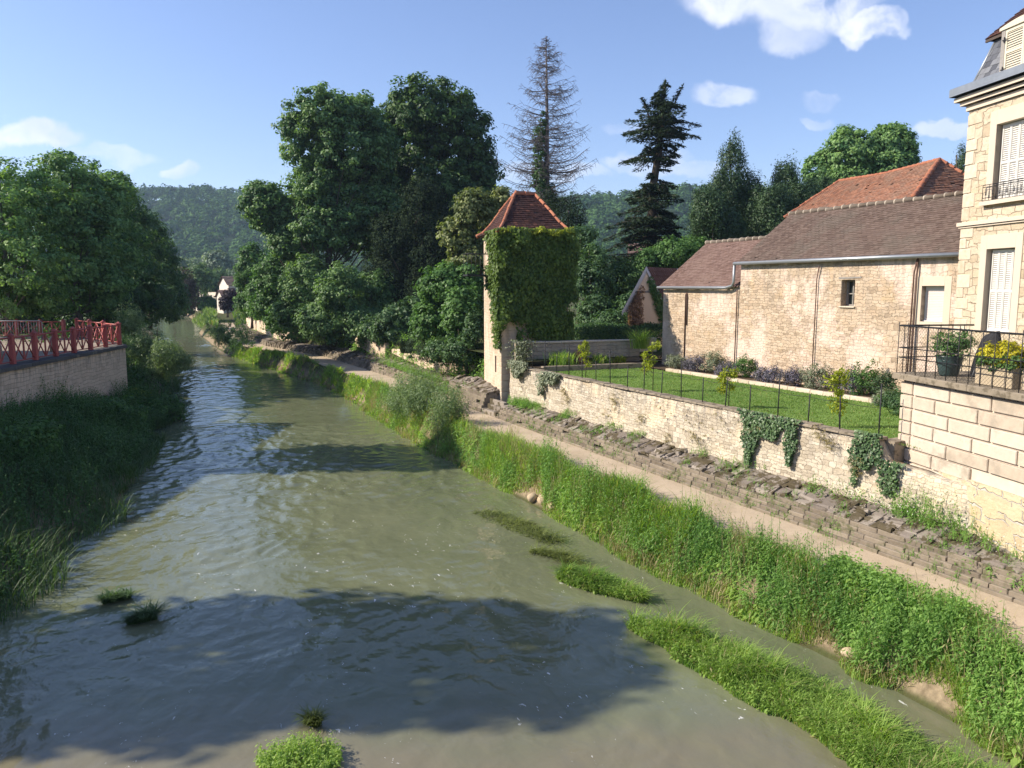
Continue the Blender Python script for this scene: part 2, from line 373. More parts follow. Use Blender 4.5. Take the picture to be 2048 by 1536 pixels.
# ------------------------------------------------------------------ materials
def new_mat(name):
    m = bpy.data.materials.new(name); m.use_nodes = True; m.node_tree.nodes.clear(); return m, G(m.node_tree)
def finish(m, g, color, rough=.8, bump=None, bstr=.5, bdist=.02, metal=0.0, spec=.3, transl=0.0):
    i = {'Base Color': color if hasattr(color, 'is_output') else tuple(color) + (1,), 'Roughness': rough, 'Metallic': metal, 'Specular IOR Level': spec}
    if bump is not None: i['Normal'] = g.n('ShaderNodeBump', {'Height': bump, 'Strength': bstr, 'Distance': bdist}).outputs[0]
    b = g.n('ShaderNodeBsdfPrincipled', i); out = b.outputs[0]
    if transl > 0:
        tc = g.mix(1.0, color, (1.25, 1.35, .55), 'MULTIPLY') if hasattr(color, 'is_output') else tuple(color) + (1,)
        t = g.n('ShaderNodeBsdfTranslucent', {'Color': tc}); out = g.n('ShaderNodeMixShader', {0: transl, 1: out, 2: t.outputs[0]}).outputs[0]
    m.node_tree.links.new(out, g.n('ShaderNodeOutputMaterial').inputs[0]); return m
def leaf_mat(name, dark, light, transl=.32, rough=.55, accent=None):
    m, g = new_mat(name); f = g.math('ADD', g.math('MULTIPLY', g.attr('rnd'), .45), g.math('MULTIPLY', g.attr('clump'), .55))
    st = [(0.15, dark), (0.85, light)]
    c = g.ramp(f, st)
    if accent: c = g.mix(g.math('GREATER_THAN', g.attr('rnd'), accent[1]), c, accent[0])
    return finish(m, g, c, rough, spec=.30 if rough < .7 else .05, transl=transl)
def plain(name, c, rough=.6, metal=0.0, var=.25, scale=6.0, spec=.4, bump=0.0):
    m, g = new_mat(name); tc = g.n('ShaderNodeTexCoord').outputs['Object']; nz = g.noise(tc, scale, 4.0)
    a = tuple(v * (1 - var) for v in c); b = tuple(min(1, v * (1 + var)) for v in c)
    col_ = g.mix(.5, g.ramp(nz, [(.3, a), (.7, b)]), g.ramp(g.attr('rnd'), [(0, a), (1, b)]))
    return finish(m, g, col_, rough, nz if bump else None, .5, bump, metal, spec)
def uvnode(g): return g.n('ShaderNodeUVMap', uv_map='UVMap').outputs[0]

def rubble(name, w, h, stones, mortar, patch=None, pamt=.5, stain=None, joint=.05, bd=.03, wob=.25, patch_scale=.5, streak=None, mode='course'):
    """irregular coursed rubble; uv in metres"""
    m, g = new_mat(name); uv = uvnode(g)
    nz = g.noise(uv, .55 / h, 3.0, .6, out=1)
    wv = g.n('ShaderNodeVectorMath', {0: g.vadd(nz, (.5, .5, .5), 'SUBTRACT'), 'Scale': wob * h * 2.4}, operation='SCALE').outputs[0]
    nl_ = g.noise(uv, .9, 2.0, out=1); wl = g.n('ShaderNodeVectorMath', {0: g.vadd(nl_, (.5, .5, .5), 'SUBTRACT'), 'Scale': h * 1.6}, operation='SCALE').outputs[0]
    uw = g.vadd(g.vadd(uv, wv), wl)
    if mode == 'course':
        def br(bw, rh, off, sq):
            return g.n('ShaderNodeTexBrick', {'Vector': uw, 'Color1': (0, 0, 0, 1), 'Color2': (1, 1, 1, 1), 'Mortar': (.5, .5, .5, 1), 'Scale': 1.0, 'Mortar Size': joint * h * .9, 'Mortar Smooth': .6, 'Bias': 0.0, 'Brick Width': bw, 'Row Height': rh}, offset=off, squash=sq, squash_frequency=3, offset_frequency=2)
        b1 = br(w, h, .43, 1.6); b2 = br(w * 1.5, h * 1.7, .37, .6)
        sel = g.math('GREATER_THAN', g.noise(uv, .8, 2.0), .56)
        rid = g.mix(sel, b1.outputs[0], b2.outputs[0]); jm = g.math('SUBTRACT', 1.0, g.math('ADD', g.math('MULTIPLY', b1.outputs['Fac'], g.math('SUBTRACT', 1.0, sel)), g.math('MULTIPLY', b2.outputs['Fac'], sel)))
        rid = g.n('ShaderNodeSeparateColor', {0: rid}).outputs[0]
    else:
        p = g.mapping(uw, sc=(1 / w, 1 / h, 1))
        v1 = g.n('ShaderNodeTexVoronoi', {'Vector': p, 'Scale': 1.0, 'Randomness': .85}, feature='F1', voronoi_dimensions='2D', distance='CHEBYCHEV')
        v2 = g.n('ShaderNodeTexVoronoi', {'Vector': p, 'Scale': 1.0, 'Randomness': .85}, feature='F2', voronoi_dimensions='2D', distance='CHEBYCHEV')
        jm = g.smooth(g.math('SUBTRACT', v2.outputs['Distance'], v1.outputs['Distance']), joint * .8, joint * 2.6)
        rid = g.n('ShaderNodeSeparateColor', {0: v1.outputs['Color']}).outputs[0]
    st = g.ramp(rid, [(i / (len(stones) - 1), c) for i, c in enumerate(stones)])
    st = g.mix(.45, st, g.ramp(g.noise(uv, 7.0, 6.0, .65), [(.3, stones[0]), (.68, stones[-1])]))
    c = g.mix(jm, mortar, st); hgt = g.math('ADD', g.math('MULTIPLY', jm, .8), g.math('MULTIPLY', g.noise(uv, 12.0, 6.0, .65), .55))
    if patch:
        pm = g.smooth(g.noise(uv, patch_scale, 5.0, .65), pamt, pamt + .12)
        pm = g.math('MULTIPLY', pm, .86); pc = g.ramp(g.noise(uv, 3.0, 6.0, .65), [(.3, patch), (.75, tuple(min(1, x * 1.22) for x in patch))])
        c = g.mix(pm, c, pc); hgt = g.math('MULTIPLY', hgt, g.math('SUBTRACT', 1.0, g.math('MULTIPLY', pm, .7)))
    if stain:
        s1 = g.mapping(uv, sc=(2.6, .38, 1)); sm = g.smooth(g.noise(s1, 2.0, 5.0, .65), .43, .62)
        uvs = g.n('ShaderNodeSeparateXYZ', {0: uv}).outputs
        sm = g.math('MULTIPLY', sm, g.smooth(uvs[1], stain[1], stain[2])); c = g.mix(g.math('MULTIPLY', sm, .75), c, stain[0])
    if streak:
        sm2 = g.smooth(g.noise(uv, 1.1, 5.0, .7), .55, .70); c = g.mix(g.math('MULTIPLY', sm2, .45), c, streak)
    return finish(m, g, c, .9, hgt, 1.0, bd, spec=.15)

M = {}
M['barn'] = rubble('barn_stone', .23, .095, [(.26, .19, .13), (.50, .39, .28), (.62, .51, .39), (.52, .38, .26), (.58, .46, .34)], (.34, .265, .19), (.62, .49, .41), .46, ((.30, .25, .20), 3.0, 8.5), .06, .045, .85, .42, (.50, .36, .20))
M['house_stone'] = rubble('house_stone', .34, .19, [(.34, .27, .19), (.55, .46, .35), (.64, .56, .45), (.48, .40, .30), (.60, .48, .33)], (.36, .29, .21), None, .5, None, .06, .06, .40)
M['garden_wall'] = rubble('garden_wall_stone', .19, .085, [(.30, .25, .19), (.50, .44, .35), (.66, .60, .50), (.54, .47, .36)], (.36, .30, .22), (.60, .50, .36), .50, ((.20, .18, .16), 2.0, 3.0), .06, .045, .8, .6, (.44, .34, .21))
M['rubble_base'] = rubble('foundation_stone', .48, .26, [(.44, .34, .21), (.60, .48, .31), (.66, .55, .38), (.52, .42, .29)], (.50, .47, .42), (.50, .42, .32), .52, None, .07, .05, .55, .6, (.34, .28, .20))
M['tower_stone'] = rubble('tower_stone', .28, .12, [(.46, .35, .24), (.58, .46, .33), (.66, .53, .40), (.60, .47, .36)], (.46, .36, .26), (.63, .49, .38), .42, ((.36, .28, .20), 1.0, 5.0), .04, .03, .4, .4)
M['old_wall'] = rubble('low_wall_stone', .35, .16, [(.26, .22, .18), (.36, .31, .25), (.46, .40, .32), (.40, .34, .28)], (.34, .29, .23), (.44, .36, .28), .5, None, .05, .04, .35)
M['quay'] = rubble('quay_stone', .42, .15, [(.52, .40, .29), (.66, .52, .39), (.76, .62, .48), (.70, .54, .41)], (.44, .34, .26), None, .5, ((.12, .11, .10), 2.0, 3.6), .04, .02, .10)
M['far_wall'] = plain('pale_far_wall', (.62, .55, .46), .9, var=.12)
M['plaster'] = plain('ochre_plaster', (.66, .52, .38), .9, var=.08, scale=1.5)
def stone_attr(name, ramp, moss=None, bd=.012, rough=.9, mossy=(.5, .62), mscale=1.4):
    m, g = new_mat(name); tc = g.n('ShaderNodeTexCoord').outputs['Object']
    c = g.ramp(g.attr('rnd'), [(i / (len(ramp) - 1), r_) for i, r_ in enumerate(ramp)]); nz = g.noise(tc, 7.0, 6.0, .65)
    c = g.mix(.55, c, g.ramp(nz, [(.3, ramp[0]), (.7, ramp[-1])]))
    if moss:
        c = g.mix(g.math('MULTIPLY', g.smooth(g.noise(tc, mscale, 5.0, .65), *mossy), .9), c, moss)
    return finish(m, g, c, rough, nz, .8, bd, spec=.15)
M['ashlar'] = stone_attr('ashlar_blocks', [(.38, .31, .24), (.52, .44, .36), (.64, .57, .49), (.55, .46, .36)], (.34, .29, .23), mossy=(.54, .68), mscale=1.2)
M['ashlar_back'] = plain('ashlar_joint', (.60, .50, .40), .9, var=.15)
M['dressed'] = plain('dressed_stone', (.56, .475, .375), .85, var=.07, scale=2.0)
M['quoin'] = stone_attr('quoin_stone', [(.42, .33, .23), (.56, .47, .36), (.64, .56, .45)], bd=.01)
M['slab'] = stone_attr('weathered_slab', [(.20, .17, .13), (.30, .25, .19)], (.12, .10, .07), mscale=5.0)
M['step_stone'] = stone_attr('step_stones', [(.12, .098, .075), (.21, .175, .135), (.32, .27, .205), (.24, .20, .155)], (.10, .10, .05), mossy=(.52, .66), mscale=3.0)
M['cap_stone'] = stone_attr('cap_stones', [(.12, .10, .085), (.26, .22, .19), (.50, .44, .37), (.18, .155, .13)], (.075, .060, .032), mossy=(.48, .55), mscale=2.6, bd=.04)
M['rock'] = stone_attr('pale_rocks', [(.38, .29, .19), (.52, .42, .29)], None, .03)
M['coping'] = stone_attr('dark_coping', [(.07, .07, .07), (.13, .125, .12)], (.22, .20, .16), mossy=(.58, .7))
M['bollard'] = plain('pale_stone_bollard', (.42, .34, .25), .9, var=.1)

def tile_mat(name, ramp, lichen=None):
    m, g = new_mat(name); tc = g.n('ShaderNodeTexCoord').outputs['Object']; nz = g.noise(tc, 12.0, 5.0, .7)
    c = g.ramp(g.attr('rnd'), [(i / (len(ramp) - 1), r_) for i, r_ in enumerate(ramp)])
    c = g.mix(.4, c, g.ramp(nz, [(.3, ramp[0]), (.7, ramp[-1])]))
    big = g.smooth(g.noise(tc, .7, 4.0, .6), .45, .65)
    if lichen: c = g.mix(g.math('MULTIPLY', big, .55), c, lichen)
    return finish(m, g, c, .9, nz, .6, .01, spec=.15)
M['tile_brown'] = tile_mat('brown_tiles', [(.095, .066, .054), (.145, .102, .084), (.195, .145, .12), (.12, .085, .07)], (.13, .11, .09))
M['tile_pink'] = tile_mat('pinkish_tiles', [(.13, .082, .068), (.19, .125, .104), (.24, .165, .14), (.16, .10, .084)], (.21, .145, .12))
M['tile_orange'] = tile_mat('orange_tiles', [(.17, .08, .052), (.29, .13, .078), (.39, .19, .115), (.22, .14, .105)], (.21, .145, .105))
M['tile_tower'] = tile_mat('tower_tiles', [(.024, .015, .017), (.048, .024, .024), (.040, .026, .027), (.06, .030, .028), (.18, .08, .055)], (.04, .026, .026))
M['tile_dark'] = tile_mat('dark_tiles', [(.09, .05, .045), (.16, .09, .075)])
M['slate'] = tile_mat('slate', [(.06, .065, .08), (.15, .158, .18), (.27, .28, .30), (.09, .095, .11)])
M['ridge'] = tile_mat('ridge_mortar', [(.15, .12, .095), (.23, .19, .15)], (.11, .085, .06))
M['ridge_collar'] = plain('ridge_collar', (.36, .31, .25), .9)
M['ridge_orange'] = tile_mat('orange_ridge', [(.32, .125, .075), (.44, .185, .11)])
M['zinc'] = plain('zinc', (.30, .32, .34), .45, .6, .15)
M['iron'] = plain('dark_iron', (.025, .025, .028), .6, .3)
M['rust'] = plain('rusty_pipe', (.10, .055, .04), .8, 0, .35)
M['red'] = plain('red_paint', (.38, .085, .075), .5, 0, .22, 3.0)
M['white'] = plain('white_paint', (.62, .60, .56), .5, 0, .06)
M['cream'] = plain('cream_paint', (.58, .53, .41), .5, 0, .06)
M['pvc'] = plain('pinkish_shutter', (.66, .58, .54), .5, 0, .04)
M['wood_grey'] = plain('grey_wood', (.27, .25, .23), .85, 0, .3, 14)
M['wood_dark'] = plain('dark_wood', (.07, .05, .04), .85, 0, .3, 14)
M['board'] = plain('grey_bargeboard', (.48, .50, .54), .6, 0, .08)
M['steel'] = plain('galvanised', (.28, .30, .32), .5, .5, .1)
m, g = new_mat('window_glass'); M['glass'] = finish(m, g, (.03, .04, .04), .06, spec=.8)
m, g = new_mat('car_paint'); M['car'] = finish(m, g, (.62, .64, .66), .22, spec=.6)
M['rubber'] = plain('rubber', (.02, .02, .02), .8)
M['pot'] = plain('teal_glazed_pot', (.045, .085, .085), .35, 0, .25, 5, .6)
M['trough'] = plain('stone_trough', (.44, .36, .25), .9, 0, .15, 8)
M['fabric'] = plain('black_cloth', (.018, .018, .022), .8, 0, .4, 6)
# bark
def bark(name, a, b):
    m, g = new_mat(name); tc = g.mapping(g.n('ShaderNodeTexCoord').outputs['Object'], sc=(1, 1, .3)); nz = g.noise(tc, 9.0, 5.0)
    return finish(m, g, g.ramp(nz, [(.3, a), (.7, b)]), .95, nz, .8, .03, spec=.1)
M['bark'] = bark('bark', (.045, .035, .028), (.12, .10, .08)); M['bark_grey'] = bark('bark_pale', (.10, .09, .08), (.22, .20, .18))
M['dead'] = bark('dead_wood', (.085, .078, .080), (.18, .16, .16))
# leaves
LM = leaf_mat
M['l_plane'] = LM('leaf_plane', (.065, .155, .058), (.24, .38, .12))
M['l_dark'] = LM('leaf_dark', (.034, .082, .038), (.115, .205, .075))
M['l_ash'] = LM('leaf_ash', (.050, .120, .048), (.20, .32, .105))
M['l_chest'] = LM('leaf_chestnut', (.030, .075, .024), (.11, .19, .052))
M['l_yew'] = LM('leaf_yew', (.014, .030, .018), (.042, .062, .030), .12, .8)
M['l_maple'] = LM('leaf_maple', (.10, .14, .045), (.26, .29, .12))
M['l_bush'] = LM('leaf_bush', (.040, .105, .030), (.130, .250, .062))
M['l_far'] = LM('leaf_far', (.070, .13, .055), (.18, .27, .10))
M['l_farblue'] = LM('leaf_far_willow', (.12, .18, .12), (.25, .32, .21))
M['l_brown'] = LM('leaf_brownish', (.07, .055, .045), (.13, .11, .075))
M['l_purple'] = LM('leaf_purple', (.018, .012, .020), (.045, .028, .045))
M['l_wood'] = LM('leaf_hill_wood', (.022, .066, .028), (.105, .19, .058), .2, .8)
M['l_cedar'] = LM('leaf_cedar', (.020, .038, .025), (.060, .088, .050), .12, .8)
M['l_conif'] = LM('leaf_conifer', (.022, .052, .024), (.070, .125, .045), .15)
M['l_willow'] = LM('leaf_willow', (.10, .165, .075), (.26, .35, .16))
M['l_ivy'] = LM('leaf_ivy', (.035, .080, .032), (.12, .19, .075), .12, .45)
M['l_creeper'] = LM('leaf_creeper', (.042, .085, .018), (.16, .235, .045), .3)
M['l_yellow'] = LM('leaf_sapling', (.18, .24, .02), (.42, .45, .05), .4)
M['l_choisya'] = LM('leaf_yellow_shrub', (.42, .40, .02), (.75, .66, .04), .3)
M['l_lav'] = LM('leaf_lavender', (.095, .10, .11), (.17, .15, .22), .2)
M['l_silver'] = LM('leaf_silver', (.13, .16, .10), (.27, .30, .20), .2)
M['l_orange'] = LM('leaf_dry', (.20, .12, .075), (.36, .22, .14), .3)
M['l_white'] = LM('leaf_flower', (.55, .50, .45), (.75, .72, .68), .2)
M['grass'] = LM('grass_blades', (.10, .19, .04), (.24, .34, .10), .38, .6, ((.30, .27, .11), .95))
M['grass2'] = LM('grass_fresh', (.13, .25, .045), (.38, .52, .13), .48, .6, ((.36, .33, .16), .90))
M['weeds'] = LM('weeds_green', (.085, .20, .050), (.32, .50, .13), .45, .6)
M['grass_dark'] = LM('grass_shade', (.036, .080, .030), (.10, .175, .06), .32)  # dark copy of the grass, shade of the left side put into its colour
M['grass_dry'] = LM('grass_dry', (.28, .24, .12), (.46, .39, .21), .3)
M['waterweed'] = LM('waterweed', (.09, .12, .03), (.20, .24, .06), .3)

# ground, path, lawn, hill
m, g = new_mat('bank_soil'); tc = g.n('ShaderNodeTexCoord').outputs['Object']; nz = g.noise(tc, 1.5, 8.0, .65)
c = g.ramp(nz, [(.3, (.055, .045, .028)), (.5, (.07, .075, .03)), (.7, (.045, .07, .022))]); pz = g.n('ShaderNodeSeparateXYZ', {0: g.n('ShaderNodeNewGeometry').outputs['Position']}).outputs[2]
mud = g.math('MULTIPLY', g.smooth(pz, .75, .35), g.smooth(pz, -.02, .10))
c = g.mix(g.math('MULTIPLY', mud, .85), c, g.ramp(g.noise(tc, 9.0, 6.0), [(.3, (.16, .12, .08)), (.7, (.36, .28, .19))]))
M['soil'] = finish(m, g, c, .95, g.noise(tc, 6.0, 6.0), .8, .08, spec=.1)
m, g = new_mat('sandy_path'); tc = g.n('ShaderNodeTexCoord').outputs['Object']; nz = g.noise(tc, 1.1, 8.0, .7); n2 = g.noise(tc, 40.0, 3.0)
c = g.mix(.35, g.ramp(nz, [(.3, (.37, .30, .215)), (.7, (.54, .45, .34))]), g.ramp(n2, [(.3, (.33, .25, .17)), (.7, (.52, .42, .30))]))
c = g.mix(g.math('MULTIPLY', g.smooth(g.noise(tc, 0.9, 7.0, .7), .52, .66), .55), c, (.30, .245, .17))
M['path'] = finish(m, g, c, .95, n2, .35, .01, spec=.1)
m, g = new_mat('lawn'); tc = g.n('ShaderNodeTexCoord').outputs['Object']; nz = g.noise(tc, 2.2, 8.0, .7)
M['lawn'] = finish(m, g, g.ramp(nz, [(.3, (.085, .16, .030)), (.7, (.17, .27, .065))]), .9, g.noise(tc, 60, 2), .8, .02, spec=.1)
m, g = new_mat('plaza'); tc = g.n('ShaderNodeTexCoord').outputs['Object']; nz = g.noise(tc, 1.2, 6.0, .6)
M['plaza'] = finish(m, g, g.ramp(nz, [(.3, (.24, .20, .16)), (.7, (.33, .28, .225))]), .95, spec=.1)
m, g = new_mat('hill_floor'); tc = g.n('ShaderNodeTexCoord').outputs['Object']; nz = g.noise(tc, .03, 6.0, .6)
M['hill'] = finish(m, g, g.ramp(nz, [(.3, (.018, .035, .016)), (.7, (.035, .06, .025))]), .95, spec=.05)
m, g = new_mat('bed_soil'); tc = g.n('ShaderNodeTexCoord').outputs['Object']; nz = g.noise(tc, 4, 6.0, .6)
M['bed'] = finish(m, g, g.ramp(nz, [(.3, (.06, .045, .032)), (.7, (.13, .10, .07))]), .95, nz, .6, .05, spec=.05)

# river water: murky body colour + glossy rippled surface
m, g = new_mat('river_water')
geo = g.n('ShaderNodeNewGeometry').outputs['Position']
fl = g.mapping(geo, rot=(0, 0, R(-25.9)))                 # x across the flow, y along it
sy = g.n('ShaderNodeSeparateXYZ', {0: geo}).outputs; sf = g.n('ShaderNodeSeparateXYZ', {0: fl}).outputs
wz = g.noise(g.mapping(fl, sc=(.30, .16, 1)), 1.0, 4.0, .6)
body = g.ramp(wz, [(.3, (.115, .130, .075)), (.7, (.165, .178, .105))])
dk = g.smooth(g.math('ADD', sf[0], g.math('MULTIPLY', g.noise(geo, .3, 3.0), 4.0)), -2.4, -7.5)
body = g.mix(g.math('MULTIPLY', dk, .62), body, (.045, .060, .055))  # darker body on the left: deeper channel, with its shade put into the colour
sh = g.smooth(g.math('ADD', sy[1], g.math('MULTIPLY', g.noise(geo, .5, 4.0), 3.5)), 13.0, 10.2)   # shallow silty bed near the bridge
body = g.mix(g.math('MULTIPLY', sh, .85), body, (.185, .160, .108))
wd = g.math('MULTIPLY', g.smooth(g.noise(g.mapping(fl, sc=(1.2, .25, 1)), .9, 5.0, .6), .60, .75), g.smooth(sy[1], 17, 13))
body = g.mix(g.math('MULTIPLY', wd, .75), body, (.10, .105, .03))
wsp = g.n('ShaderNodeVectorMath', {0: g.vadd(g.noise(fl, .45, 3.0, out=1), (.5, .5, .5), 'SUBTRACT'), 'Scale': .55}, operation='SCALE').outputs[0]
flw = g.vadd(fl, wsp)
a1 = g.noise(g.mapping(flw, sc=(.9, .55, 1)), 1.0, 2.0, .45)
a2 = g.noise(g.mapping(flw, sc=(2.6, 1.9, 1)), 1.0, 2.0, .5, .25)
a3 = g.noise(g.mapping(flw, sc=(7.0, 5.5, 1)), 1.0, 3.0, .55, .15)
calm = g.smooth(sf[0], 13.5, 10.5)    # slack water beside the right bank (placeholder, tuned by distance)
rough_zone = g.ramp(g.noise(g.mapping(fl, sc=(.22, .09, 1)), 1.0, 3.0), [(.3, .45), (.65, 1.0)])
hgt = g.math('ADD', g.math('MULTIPLY', a1, 1.0), g.math('ADD', g.math('MULTIPLY', a2, .34), g.math('MULTIPLY', a3, .16)))
hgt = g.math('MULTIPLY', hgt, rough_zone)
nearcalm = g.math('SUBTRACT', 1.0, g.math('MULTIPLY', g.smooth(sy[1], 12.0, 9.0), .5))
hgt = g.math('MULTIPLY', hgt, nearcalm)
hgt = g.math('MULTIPLY', hgt, g.math('SUBTRACT', 1.0, g.math('MULTIPLY', g.smooth(sy[1], 22.0, 48.0), .62)))
bmp = g.n('ShaderNodeBump', {'Height': hgt, 'Strength': 1.0, 'Distance': .085}).outputs[0]
# small broken-foam flecks
fm = g.noise(g.mapping(flw, sc=(9.0, 5.0, 1)), 1.0, 3.0, .7, .6); fz = g.noise(g.mapping(flw, sc=(.5, .25, 1)), 1.3, 3.0)
foam = g.math('MULTIPLY', g.smooth(fm, .655, .70), g.smooth(fz, .48, .60))
body = g.mix(g.math('MULTIPLY', foam, .8), body, (.75, .75, .72))
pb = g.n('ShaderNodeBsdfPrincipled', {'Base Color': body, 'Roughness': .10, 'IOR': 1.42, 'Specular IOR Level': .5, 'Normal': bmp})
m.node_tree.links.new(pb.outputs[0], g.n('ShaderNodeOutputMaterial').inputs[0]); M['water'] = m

# ------------------------------------------------------------------ ground, river, path, plaza, lawn
def rampf(a, b, x): return np.clip((x - a) / (b - a), 0, 1)
def gz(t, p):
    t = np.asarray(t, float); p = np.asarray(p, float)
    x = O0[0] + D0[0] * t + N0[0] * p; y = O0[1] + D0[1] * t + N0[1] * p
    r = rw(t); l = lw(t); q = pe(t); wob = (vnoise(x, y, .9) - .5) * .35
    z = -.55 + .5 * rampf(r - 1.3, r, p + wob * .6) + 1.0 * rampf(r, r + .62, p + wob * .25)
    z = z + 1.75 * rampf(q + 1.15, q + 1.75, p)
    lf = .5 * rampf(l + 1.5, l, p + wob) + 1.5 * rampf(l, l - 3.6, p + wob)
    wx = lwall_x(y)
    beh = np.where(y < 37.9, rampf(wx - .25, wx - .9, x), rampf(l - 3.5, l - 8.0, p))
    z = z + lf + 1.35 * beh
    z = z + 2.1 * rampf(108, 135, t) * rampf(-5, 2, p) * rampf(60, 30, p) + np.where(p < l, 1.0, 0) * .6 * rampf(110, 150, t)
    far = np.clip(np.abs(p) - 28, 0, None); z = z + far * .012
    z = z + np.where((p > r + .2) | (p < l - .5), (vnoise(x, y, .5, 2) - .5) * .08, 0)
    return z
def grid_mesh(name, ts, ps, zf, mat, kind, smooth=True):
    T, P_ = np.meshgrid(ts, ps, indexing='ij'); X = O0[0] + D0[0] * T + N0[0] * P_; Y = O0[1] + D0[1] * T + N0[1] * P_
    Z = zf(T, P_); V = np.stack([X, Y, Z], -1).reshape(-1, 3); n, k = T.shape
    i = (np.arange(n - 1)[:, None] * k + np.arange(k - 1)[None]).reshape(-1)
    F = np.stack([i, i + 1, i + k + 1, i + k], 1)[:, ::-1]
    nrm = np.cross(V[F[0][1]] - V[F[0][0]], V[F[0][2]] - V[F[0][1]])
    if nrm[2] < 0: F = F[:, ::-1]
    o = raw_mesh(name, V, F, mat, smooth=smooth); o['kind'] = kind; return o
ts = np.concatenate([np.arange(-30, 60, .5), np.arange(60, 220, 3), np.arange(220, 700, 40), [900, 1400, 2500]])
ps = np.concatenate([[-1800, -900, -500], np.arange(-300, -60, 30), np.arange(-60, -24, 2), np.arange(-24, -8, .33), np.arange(-8, 3, .2), np.arange(3, 9, .6), np.arange(9, 60, 4), np.arange(60, 300, 30), [450, 900, 1800]])
grid_mesh('ground', ts, ps, gz, M['soil'], 'structure')
def fbm(x, y, s, seed, o=3):
    v = 0; a = 1; n_ = 0
    for k in range(o): c, s_ = math.cos(1.1 * k + seed), math.sin(1.1 * k + seed); v = v + a * vnoise(x * c - y * s_, x * s_ + y * c, s * 2 ** k, seed + k); n_ += a; a *= .5
    return v / n_
def waves(T, P_):
    X = O0[0] + D0[0] * T + N0[0] * P_; Y = O0[1] + D0[1] * T + N0[1] * P_
    wx = X + (fbm(X, Y, .35, 31, 2) - .5) * 2.2; wy = Y + (fbm(X, Y, .35, 41, 2) - .5) * 2.2
    r1 = 1 - np.abs(2 * fbm(wx, wy * .62, .75, 5, 2) - 1); r2 = 1 - np.abs(2 * fbm(wx, wy * .8, 2.3, 9, 2) - 1); r3 = fbm(wx, wy, 5.0, 13, 2)
    far = rampf(18, 45, Y); amp = .30 + .70 * rampf(.35, .65, fbm(X, Y, .16, 21, 2)); amp = amp * (1 - .62 * rampf(13.5, 9.5, Y + 2.5 * (fbm(X, Y, .3, 51, 2) - .5) + np.clip(-X - 2, 0, 4) * .5)) * (1 - .55 * rampf(-6.5, -3.5, P_) * (1 - far))
    mid = np.exp(-((Y - 19) / 9.0) ** 2) * rampf(2.0, -3.0, X)
    return amp * (1 + .35 * mid) * (.042 * r1 ** 2 + .046 * r2 ** 2 + .030 * r3) * (1 - .25 * far) - .05
ws = np.concatenate([np.arange(-34, -14, .5), np.arange(-14, 14, .085), np.arange(14, 40, .13), np.arange(40, 90, .28), np.arange(90, 245, 1.2)])
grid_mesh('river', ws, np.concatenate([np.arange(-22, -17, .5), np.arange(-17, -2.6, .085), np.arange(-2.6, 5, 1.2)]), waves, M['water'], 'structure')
# path follows the bank
tp = np.concatenate([np.arange(-22, 60, 1.0), np.arange(60, 190, 3)])
def strip(name, fa, fb, z, mat, n=4, tt=tp, kind='structure'):
    V = []; 
    for t in tt:
        a, b = fa(t), fb(t)
        for k in range(n): V.append(bk(t, a + (b - a) * k / (n - 1), z(t) if callable(z) else z))
    i = (np.arange(len(tt) - 1)[:, None] * n + np.arange(n - 1)[None]).reshape(-1)
    F = np.stack([i, i + 1, i + n + 1, i + n], 1)
    if np.cross(np.array(V[1]) - V[0], np.array(V[n + 1]) - V[1])[2] < 0: F = F[:, ::-1]
    o = raw_mesh(name, V, F, mat); o['kind'] = kind; return o
PATH_Z = 1.005
strip('path', lambda t: pe(t) - 1.72 - .08 * math.sin(t * .9), lambda t: pe(t) + .12, PATH_Z, M['path'])
# lawn and flower bed surfaces behind the garden wall
tl = np.linspace(-5.2, 12.6, 20)
lv = [[bk((-3.78 - .32 * (p_ - .55)) * (1 - i / 12) + 12.6 * i / 12, p_, 2.86) for p_ in np.linspace(.33, 4.92, 6)] for i in range(13)]
o = raw_mesh('lawn', [q_ for r_ in lv for q_ in r_], np.array([[i * 6 + k, i * 6 + k + 1, (i + 1) * 6 + k + 1, (i + 1) * 6 + k] for i in range(12) for k in range(5)])[:, ::-1], M['lawn']); o['kind'] = 'structure'
strip('bed_soil', lambda t: 4.92, lambda t: 6.6, 2.90, M['bed'], 3, tl)
o = raw_mesh('rear_ground', [bk(12.3, .2, 3.2), bk(12.3, 9, 3.2), bk(26, 12, 3.6), bk(26, .6, 3.2)], np.array([[0, 1, 2, 3]])[:, ::-1], M['soil']); o['kind'] = 'structure'
# left plaza
py_ = np.array([-2, 10, 20, 29, 37.5])
V = []; 
for y in py_: V += [(lwall_x(y) - .15, y, 3.28), (lwall_x(y) - 22, y, 3.30)]
V += [(-24.2, 43.2, 3.28), (-48, 52, 3.30)]
F = [[2*i, 2*i+2, 2*i+3, 2*i+1] for i in range(5)]
o = raw_mesh('plaza', V, np.array(F), M['plaza']); o['kind'] = 'structure'

